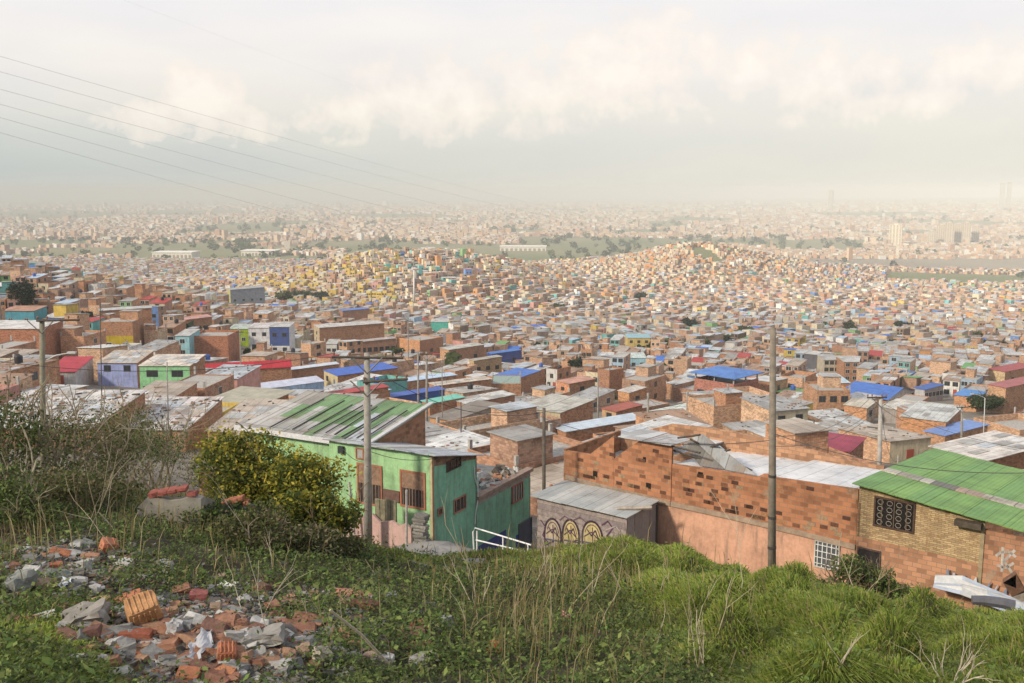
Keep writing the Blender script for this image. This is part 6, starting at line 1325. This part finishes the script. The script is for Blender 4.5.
V = pat[None] * (1 + rg.normal(0, .22, (n_, 8, 3))) * sz_[:, None, None] * np.stack([rg.uniform(.7, 1.6, n_), rg.uniform(.7, 1.6, n_), rg.uniform(.3, .9, n_)], 1)[:, None, :]
a_ = rg.uniform(0, 6.28, n_); tl = rg.normal(0, .35, n_); ca, sa = np.cos(a_)[:, None], np.sin(a_)[:, None]; ct_, st_ = np.cos(tl)[:, None], np.sin(tl)[:, None]
X_, Y_, Z_ = V[..., 0], V[..., 1], V[..., 2]; Y2, Z2 = Y_ * ct_ - Z_ * st_, Y_ * st_ + Z_ * ct_; V = np.stack([X_ * ca - Y2 * sa + x[:, None], X_ * sa + Y2 * ca + y[:, None], Z2 + H(x, y)[:, None] + sz_[:, None] * .2 + .04 * rg.random(n_)[:, None]], -1)
Q0 = np.array([[0, 1, 5, 4], [1, 2, 6, 5], [2, 3, 7, 6], [3, 0, 4, 7], [4, 5, 6, 7], [3, 2, 1, 0]]); c_ = .8 * np.where(rg.random((n_, 1)) < .28, pick(CL, n_, rg, .3), pick(GRY + [(.16, .145, .13), (.12, .105, .09), (.22, .19, .16), (.18, .16, .14)], n_, rg, .25))
o = np_mesh('rubble', V.reshape(-1, 3), (np.arange(n_)[:, None, None] * 8 + Q0[None]).reshape(-1, 4), np.repeat(c_, 6, 0), ['clay']); tag(o, 'scattered small brick and plaster fragments over the dumped rubble', 'rubble', kind='stuff')
# plastic rags
def rag(label, u, v, wpx, hpx, seed, col, name='plastic_rag'):
    p = ground_at(u, v + hpx * .3, 5); s = p[1] / 1000; rg2 = np.random.default_rng(seed); m = MB(); N_ = 7
    g_ = [[np.array(((i / N_ - .5) * wpx * s * (1 + .35 * math.sin(j * 1.3 + seed)), (j / N_ - .5) * hpx * s * 1.1, (j / N_) * hpx * s * .30 + .07 + .012 * rg2.random() + .02 * math.sin(i * 1.1 + j * .9))) for j in range(N_ + 1)] for i in range(N_ + 1)]
    for i in range(N_):
        for j in range(N_):
            if (i in (0, N_ - 1) and j in (0, N_ - 1)): continue
            m.face([g_[i][j], g_[i + 1][j], g_[i + 1][j + 1], g_[i][j + 1]], tuple(np.array(col) * rg2.uniform(.9, 1.05)), 'plastic')
    o = m.build(name, None); o.location = tuple(p); o.modifiers.new('thick', 'SOLIDIFY').thickness = .006; tag(o, label, 'plastic rag'); USED.add(label)
rag('crumpled grey-white plastic rag draped over the rubble pile', 201, 645, 20, 40, 3, (.38, .39, .42)); rag('small white plastic scrap on the stones at the left', 65, 586, 14, 14, 4, (.62, .64, .70)); rag('faded pink cloth scrap caught in the weeds', 566, 618, 9, 9, 5, (.55, .26, .26), 'cloth_scrap'); rag('white paper scrap right of the pile top', 228, 588, 16, 8, 6, (.60, .60, .58), 'paper_scrap')
# broken planter wall and second stub
def stub(label, u0, u1, vt, vb, col, seed, capcol):
    pm = ground_at((u0 + u1) / 2, vb, 10); Y = pm[1]; p0, p1 = W(u0, vb, Y), W(u1, vb, Y); zt = W((u0 + u1) / 2, vt, Y)[2]; zb = min(p0[2], p1[2]) - .45; rnd = random.Random(seed)
    g = thing('planter_wall', label, 'wall', (p0[0], Y, zb)); USED.add(label); bs = (p0[0], Y, zb); m = MB(); L_ = p1[0] - p0[0]; ns = 6
    for i in range(ns):
        a, b = i / ns, (i + 1) / ns; h0, h1 = [zt - .10 * abs(math.sin(f * 5 + seed)) - (.14 if f < .05 else 0) for f in (a, b)]
        m.hexa([(p0[0] + L_ * a, Y, zb), (p0[0] + L_ * b, Y, zb), (p0[0] + L_ * b, Y + .22, zb), (p0[0] + L_ * a, Y + .22, zb)], [(p0[0] + L_ * a, Y, h0), (p0[0] + L_ * b, Y, h1), (p0[0] + L_ * b, Y + .22, h1), (p0[0] + L_ * a, Y + .22, h0)], col, 'concrete')
    m.build('plaster_face', g, bs)
    for i in range(5):
        f = .25 + .15 * i; m = MB(); m.chunk((p0[0] + L_ * f, Y + .10, zt + .02 + .03 * i * (i < 4)), (L_ * .16, .24, .09), (rnd.uniform(-.1, .1), -.14, 0), capcol, 'clay', .1, 1, rnd); m.build('coping_brick', g, bs)
    m = MB(); m.hexa([(p1[0] - .02, Y + .22, zb), (p1[0], Y + .22, zb), (p1[0] + .05, Y + .7, zb), (p1[0] + .0, Y + .7, zb)], [(p1[0] - .1, Y + .22, zt - .08), (p1[0], Y + .22, zt - .08), (p1[0] + .05, Y + .7, zt - .3), (p1[0], Y + .7, zt - .3)], col, 'concrete'); m.build('return_wall', g, bs)
stub('broken grey plastered planter wall with red brick coping above the rubble', 138, 202, 496, 526, (.30, .28, .24), 2, (.30, .10, .08)); stub('low dark plastered wall remnant between the planter wall and the yellow bush', 216, 252, 505, 534, (.17, .18, .19), 5, (.40, .16, .10))
# pale path slab
m = MB(); S_ = [(388, 552), (402, 543), (432, 540), (455, 541), (472, 549), (486, 560), (478, 570), (455, 566), (438, 571), (410, 564)]
P = [ground_at(u, v, 12) for u, v in S_]; cz = sum(P) / len(P)
for i in range(len(P)):
    j = (i + 1) % len(P); a, b = P[i] + np.array((0, 0, .05)), P[j] + np.array((0, 0, .05)); ct_ = cz + np.array((0, 0, .22)); ia, ib = (a + ct_) / 2 + np.array((0, 0, .05)), (b + ct_) / 2 + np.array((0, 0, .05))
    m.face([a, b, ib, ia], (.27, .255, .235), 'concrete'); m.face([ia, ib, ct_], (.31, .295, .27), 'concrete'); m.face([a - np.array((0, 0, .7)), b - np.array((0, 0, .7)), b, a], (.30, .28, .26), 'concrete')
o = m.build('path_slab', None, tuple(cz)); o.location = tuple(cz); tag(o, 'pale worn concrete slab of the path before the green corner house', 'slab')

# ---- trees among the houses
def tree(label, u, vb, vt, wpx, cols, seed, n=2600, size=.5, kind='tree', group=None, y0=56, conic=False):
    p = ground_at(u, vb, y0); s = p[1] / 1000; h_ = (vb - vt) * s; w_ = wpx * s
    return shrub(kind, label, 'tree', p, h_, w_, n, cols, seed, max(size * s * 3.2, .12), 9, group, trunk=max(.05 * h_, .1), partnames=('trunk', 'crown'), stemcol=(.10, .08, .06))
DT = [(.025, .045, .022), (.035, .055, .025), (.02, .035, .02)]
tree('dark tree with a wide crown on a thin trunk on the upper left slope', 25, 318, 277, 24, DT, 1, 2600); tree('dark round tree standing alone among the houses beyond the royal blue roof', 579, 384, 354, 24, DT, 2, 3200); tree('dark green broad bush beside the small bright blue roof', 984, 414, 394, 34, [(.04, .07, .025), (.06, .085, .03)], 3, 3000)
tree('dark bush at the foot of the windowless brick block', 33, 388, 354, 18, DT, 4, 2200); tree('leafy olive tree left of the dark bush', 10, 396, 362, 26, OL, 5, 2400)
its = []; rnd = random.Random(12)
spots = [(205, 352, 12), (230, 356, 14), (255, 360, 16), (190, 312, 10), (330, 326, 12), (395, 358, 14), (318, 302, 14), (668, 352, 16), (655, 350, 12), (690, 330, 14), (700, 352, 18), (720, 346, 14), (925, 392, 12), (610, 400, 10), (470, 344, 10), (538, 352, 10), (800, 402, 12), (950, 380, 12), (890, 372, 10), (745, 336, 12), (560, 312, 10), (640, 300, 10), (285, 306, 16), (300, 300, 14), (1008, 352, 14), (975, 340, 10), (848, 330, 10), (905, 330, 12), (440, 392, 10)]
for i, (u, v, w_) in enumerate(spots):
    k = i % 3; g = tree(None, u, v + 3, v - w_ * rnd.uniform(.7, 1.0), w_ * 1.2, (DT, OL, DK)[k], 200 + i, 900, .8, group='trees among the houses', y0=100); its.append((g, ('small dark tree', 'olive bushy tree', 'deep green tree')[k], u, v))
autolabel(its, ANCH)
# far woods and plain trees: nobody could count them
rg = np.random.default_rng(404); N_ = 9000; u = rg.uniform(-60, 1084, N_); Y = np.exp(rg.uniform(math.log(280), math.log(7000), N_)); x = (u - CX) / 985 * Y
fm = field_mask(x, Y); wood = (fbm(x / 220, Y / 420, 55) > .53)
lw_ = (Y > 1500) & (Y < 2700) & (u > 130) & (u < 330) & (fbm(x / 90, Y / 200, 57) > .44); pr = np.where(fm, np.where(wood, .45, .05), .025 + .05 * (Y > 1700)); pr = np.maximum(pr, lw_ * .8); k = rg.random(N_) < pr; x, Y = x[k], Y[k]; n_ = len(x)
tr = rg.uniform(3, 6.5, n_) * np.clip(Y / 1500, .65, 2.2); LP = 34; dirs = rg.normal(size=(n_, LP, 3)); dirs /= np.linalg.norm(dirs, axis=2, keepdims=True); rad = tr[:, None] * rg.uniform(.5, 1.0, (n_, LP)); P = dirs * rad[..., None] * np.array((1, 1, .8)) + np.stack([x, Y, H(x, Y) + tr * .7], 1)[:, None, :]
V, Q_ = leaf_quads(P.reshape(-1, 3), np.repeat(tr * .62, LP), rg, .4, 1.3); o = np_mesh('woods', V, Q_, np.repeat(pick(DT + DK, n_, rg, .25), LP, 0), ['leaf']); tag(o, 'dark hazy tree clumps scattered over the slopes and the plain', 'trees', kind='stuff')
print('far trees', n_)
SUNEL, SUNAZ, SUNE, SUNANG = 31, -122, 4.7, 6.0
SKYS, EXPO, DENO = .79, 0.54, True
HAZEC, HAZED, HAZEG, HZB = (.605, .632, .635, 1), .00021, -.36, -430
SHADEF = .24
# ================================================================== ground sheet
def ground():
    A = np.concatenate([np.linspace(-30, -.75, 14)[:-1], np.linspace(-.75, .75, 420), np.linspace(.75, 30, 14)[1:]])
    Yr = np.concatenate([[-60, -20, -6, 0.0, 2.0], np.exp(np.linspace(math.log(4), math.log(60), 330)), np.exp(np.linspace(math.log(60), math.log(60000), 260))[1:]])
    AA, YY = np.meshgrid(A, Yr, indexing='ij'); X = AA * np.maximum(YY, 4.0); X = np.where(np.abs(X) > 40000, np.sign(X) * 40000, X); Z = H(X, np.minimum(YY, 60000)); V = np.stack([X, YY, Z], -1).reshape(-1, 3)
    na, ny = len(A), len(Yr); i, j = np.meshgrid(np.arange(na - 1), np.arange(ny - 1), indexing='ij'); i, j = i.ravel(), j.ravel(); Q_ = np.stack([i * ny + j, (i + 1) * ny + j, (i + 1) * ny + j + 1, i * ny + j + 1], 1)
    fx = V[Q_].mean(1); x, y = fx[:, 0], np.maximum(fx[:, 1], 1.); c = np.zeros((len(Q_), 3))
    lw = lawn_w(x / np.maximum(y, 4), np.maximum(y, 4)); near = y < 36; soil = np.array((.085, .068, .045)); gr = np.array((.075, .085, .025)); rub = np.clip(rubble_w(x, np.maximum(y, 4)), 0, 1)[:, None]
    c[:] = (.24, .21, .175); c = np.where(near[:, None], soil * (1 - lw[:, None]) + gr * lw[:, None], c); c = np.where(near[:, None], c * (1 - rub) + np.array((.15, .12, .095)) * rub, c)
    m = (y >= 36) & (y < 60); c[m] = (.17, .15, .12); fm = field_mask(x, y) & (y > 1200); g = vnoise(x / 160, y / 260, 71)[:, None]
    c = np.where(fm[:, None], np.array((.13, .155, .065)) * (1 - g) + np.array((.22, .20, .11)) * g, c)
    far = (y > 1600) & ~fm; c = np.where(far[:, None], np.array((.27, .23, .18)) * (.7 + .5 * fbm(x / 300, y / 600, 72))[:, None], c)
    o = np_mesh('ground', V, Q_, c, ['ground']); o['kind'] = 'structure'; o['label'] = 'sloping earth hillside falling to the hazy city plain'; o.data.polygons.foreach_set('use_smooth', [True] * len(Q_))
ground()
# ================================================================== sky, sun, haze
SUN_EL, SUN_AZ = math.radians(SUNEL), math.radians(SUNAZ)          # azimuth measured from +Y towards +X
sd = np.array((math.sin(SUN_AZ) * math.cos(SUN_EL), math.cos(SUN_AZ) * math.cos(SUN_EL), math.sin(SUN_EL)))
sl = bpy.data.lights.new('sun', 'SUN'); so = bpy.data.objects.new('sun', sl); COL.objects.link(so); sl.energy = SUNE; sl.angle = math.radians(SUNANG); sl.color = (1.0, .88, .70)
so.rotation_euler = Vector(sd).to_track_quat('Z', 'Y').to_euler()
wd = bpy.data.worlds.new('World'); scene.world = wd; wd.use_nodes = True; t = wd.node_tree; t.nodes.clear(); N = t.nodes.new; K = t.links.new
out = N('ShaderNodeOutputWorld'); bgs = N('ShaderNodeBackground'); sky = N('ShaderNodeTexSky'); sky.sky_type = 'NISHITA'; sky.sun_disc = False; sky.sun_elevation = SUN_EL; sky.sun_rotation = SUN_AZ; sky.dust_density = 3.0; sky.altitude = 2600
bgs.inputs['Strength'].default_value = .10; K(sky.outputs[0], bgs.inputs['Color'])
tc = N('ShaderNodeTexCoord'); sep = N('ShaderNodeSeparateXYZ'); K(tc.outputs['Generated'], sep.inputs[0])
def mth(op, a, b=None):
    n = N('ShaderNodeMath'); n.operation = op
    for i, v in enumerate((a, b)):
        if v is None: continue
        if isinstance(v, (int, float)): n.inputs[i].default_value = v
        else: K(v, n.inputs[i])
    return n.outputs[0]
def ramp(src, pts):
    n = N('ShaderNodeValToRGB'); K(src, n.inputs[0]); e = n.color_ramp.elements
    while len(e) > 1: e.remove(e[-1])
    for i, (p, c) in enumerate(pts):
        q = e[0] if i == 0 else e.new(p); q.position = p; q.color = (*c, 1) if isinstance(c, tuple) else (c, c, c, 1)
    return n.outputs[0]
def mixc(f, a, b):
    n = N('ShaderNodeMix'); n.data_type = 'RGBA'; K(f, n.inputs[0]) if not isinstance(f, float) else setattr(n.inputs[0], 'default_value', f)
    for v, i in ((a, 6), (b, 7)):
        if isinstance(v, tuple): n.inputs[i].default_value = (*v, 1)
        else: K(v, n.inputs[i])
    return n.outputs[2]
z = sep.outputs[2]
# thin high overcast veil: brighter and warmer low down in front, paler above
veil = ramp(mth('ADD', z, .5), [(.45, (.70, .685, .63)), (.505, (.70, .685, .63)), (.54, (.71, .70, .655)), (.575, (.755, .735, .695)), (.61, (.82, .79, .765)), (.66, (.84, .82, .82)), (.75, (.82, .82, .86)), (1.0, (.72, .74, .82))])
# left is bluer near the horizon
lf = mth('MULTIPLY', ramp(sep.outputs[0], [(0.0, 1.0), (.35, .0)]), 1.0)
lfm = N('ShaderNodeMapRange'); lfm.inputs[1].default_value = .15; lfm.inputs[2].default_value = -.5; K(sep.outputs[0], lfm.inputs[0])
low = ramp(z, [(0.0, 1.0), (.02, 1.0), (.08, 0.0)]); veil = mixc(mth('MULTIPLY', mth('MULTIPLY', low, lfm.outputs[0]), 1.0), veil, (.46, .52, .535))
# cumulus banks: puffs broken up by noise, in the directions where the clouds stand
nz = N('ShaderNodeTexNoise'); K(tc.outputs['Generated'], nz.inputs[0]); nz.inputs['Scale'].default_value = 30; nz.inputs['Detail'].default_value = 10; nz.inputs['Roughness'].default_value = .6
nb2 = N('ShaderNodeTexNoise'); K(tc.outputs['Generated'], nb2.inputs[0]); nb2.inputs['Scale'].default_value = 6; nb2.inputs['Detail'].default_value = 4
xd = mth('DIVIDE', sep.outputs[0], mth('MAXIMUM', sep.outputs[1], .05)); zd_ = mth('DIVIDE', z, mth('MAXIMUM', sep.outputs[1], .05)); blob = None
for bu, bv, brx, brz, bs_ in ((205, 102, .055, .042, 1.0), (160, 120, .07, .034, .85), (245, 128, .06, .026, .75), (345, 116, .06, .034, .8), (435, 100, .11, .055, .85), (530, 90, .12, .055, .7), (630, 72, .22, .065, .8), (790, 78, .24, .060, .75), (880, 104, .18, .028, .65), (985, 64, .12, .040, .85), (-120, 110, .10, .05, .8), (1200, 90, .14, .05, .8)):
    ex = mth('DIVIDE', mth('SUBTRACT', xd, (bu - 512) / 1000), brx); ez = mth('DIVIDE', mth('SUBTRACT', zd_, (190 - bv) / 1000), brz)
    r_ = mth('MULTIPLY', mth('MAXIMUM', mth('SUBTRACT', 1.0, mth('POWER', mth('ADD', mth('MULTIPLY', ex, ex), mth('MULTIPLY', ez, ez)), .5)), 0.0), bs_); blob = r_ if blob is None else mth('MAXIMUM', blob, r_)
dn = mth('ADD', blob, mth('ADD', mth('MULTIPLY', mth('SUBTRACT', nz.outputs[0], .5), 2.3), mth('MULTIPLY', mth('SUBTRACT', nb2.outputs[0], .5), .5)))
cl = mth('MULTIPLY', ramp(dn, [(.19, 0.0), (.27, .5), (.45, .85), (.8, 1.0)]), ramp(blob, [(0.0, 0.0), (.12, 1.0)]))
cum = ramp(dn, [(.2, (.85, .79, .74)), (.5, (.93, .84, .765)), (.9, (.99, .92, .84))])
col = mixc(mth('MULTIPLY', cl, .62), veil, cum)
n2 = N('ShaderNodeTexNoise'); mp2 = N('ShaderNodeMapping'); K(tc.outputs['Generated'], mp2.inputs[0]); mp2.inputs['Scale'].default_value = (1, 1, 4.5); K(mp2.outputs[0], n2.inputs[0]); n2.inputs['Scale'].default_value = 4; n2.inputs['Detail'].default_value = 5
soft = ramp(n2.outputs[0], [(.35, (.96, .955, .95)), (.65, (1.05, 1.025, .97))]); mm = N('ShaderNodeMix'); mm.data_type = 'RGBA'; mm.blend_type = 'MULTIPLY'; mm.inputs[0].default_value = 1; K(col, mm.inputs[6]); K(soft, mm.inputs[7])
bgc = N('ShaderNodeBackground'); K(mm.outputs[2], bgc.inputs['Color']); bgc.inputs['Strength'].default_value = SKYS
cov = ramp(mth('ADD', z, .0), [(0.0, .96), (.3, .93), (1.0, .8)]); ms = N('ShaderNodeMixShader'); K(cov, ms.inputs[0]); K(bgs.outputs[0], ms.inputs[1]); K(bgc.outputs[0], ms.inputs[2]); K(ms.outputs[0], out.inputs['Surface'])
# haze: one closed box of even air
hm = bpy.data.materials.new('haze'); hm.use_nodes = True; ht = hm.node_tree; ht.nodes.clear(); ho = ht.nodes.new('ShaderNodeOutputMaterial'); pv = ht.nodes.new('ShaderNodeVolumePrincipled'); ht.links.new(pv.outputs[0], ho.inputs['Volume'])
pv.inputs['Color'].default_value = HAZEC; pv.inputs['Density'].default_value = HAZED; pv.inputs['Anisotropy'].default_value = HAZEG
MAT['haze'] = hm; m = MB(); m.box(-41000, 41000, -62, 61000, HZB, 34, (1, 1, 1), 'haze'); o = m.build('haze'); tag(o, 'pale haze filling the air over the city', 'haze', kind='stuff')
# unseen cloudlike sheet added behind the viewer to half-shade the near slope
ck = NT('half_shade_veil'); tb = ck.n('ShaderNodeBsdfTranslucent'); tb.inputs[0].default_value = (.9, .9, .92, 1); tr_ = ck.n('ShaderNodeBsdfTransparent'); cm = ck.n('ShaderNodeMixShader'); cm.inputs[0].default_value = SHADEF
ck.l(tr_, 0, cm, 1); ck.l(tb, 0, cm, 2); ck.l(cm, 0, ck.out, 'Surface'); MAT['cloud'] = ck.m
alt = 900.0; ox, oy = sd[0] / sd[2] * alt, sd[1] / sd[2] * alt; nu_, nv_ = 40, 40; gu, gv = np.meshgrid(np.linspace(-1, 1, nu_), np.linspace(-1, 1, nv_), indexing='ij')
rr_ = np.clip(1.12 + .22 * (fbm(gu * 2 + 5, gv * 2, 7) - .5), .8, 1.3); ex_ = np.maximum(np.abs(gu), np.abs(gv)); lump = fbm(gu * 5, gv * 5, 19) * (1 - ex_ ** 3); cxx, cyy = 0 + ox, 160 + oy
Xc, Yc = cxx + gu * 950 * rr_, cyy + gv * 400 * rr_; T_ = np.stack([Xc, Yc, alt + 40 + 240 * lump], -1).reshape(-1, 3); Bc = np.stack([Xc, Yc, alt - 30 * (1 - ex_ ** 3)], -1).reshape(-1, 3)
ii, jj = np.meshgrid(np.arange(nu_ - 1), np.arange(nv_ - 1), indexing='ij'); ii, jj = ii.ravel(), jj.ravel(); q1 = np.stack([ii * nv_ + jj, (ii + 1) * nv_ + jj, (ii + 1) * nv_ + jj + 1, ii * nv_ + jj + 1], 1)
o = np_mesh('cloud', np.concatenate([T_, Bc]), np.concatenate([q1, q1[:, ::-1] + nu_ * nv_]), np.ones((2 * len(q1), 3)), ['cloud']); tag(o, 'thin drifting cloud bank high above the hillside', 'cloud', kind='stuff')
# ================================================================== render settings
scene.render.engine = 'CYCLES'; c = scene.cycles
c.max_bounces = 4; c.diffuse_bounces = 2; c.glossy_bounces = 2; c.transmission_bounces = 2; c.transparent_max_bounces = 4; c.volume_bounces = 2
c.use_denoising = DENO
try: c.denoiser = 'OPENIMAGEDENOISE'; c.denoising_prefilter = 'ACCURATE'
except Exception as ex: print(ex)
c.caustics_reflective = False; c.caustics_refractive = False
vs = scene.view_settings; vs.view_transform = 'Standard'; vs.look = 'None'; vs.gamma = 1.0; vs.exposure = EXPO; vs.use_curve_mapping = False
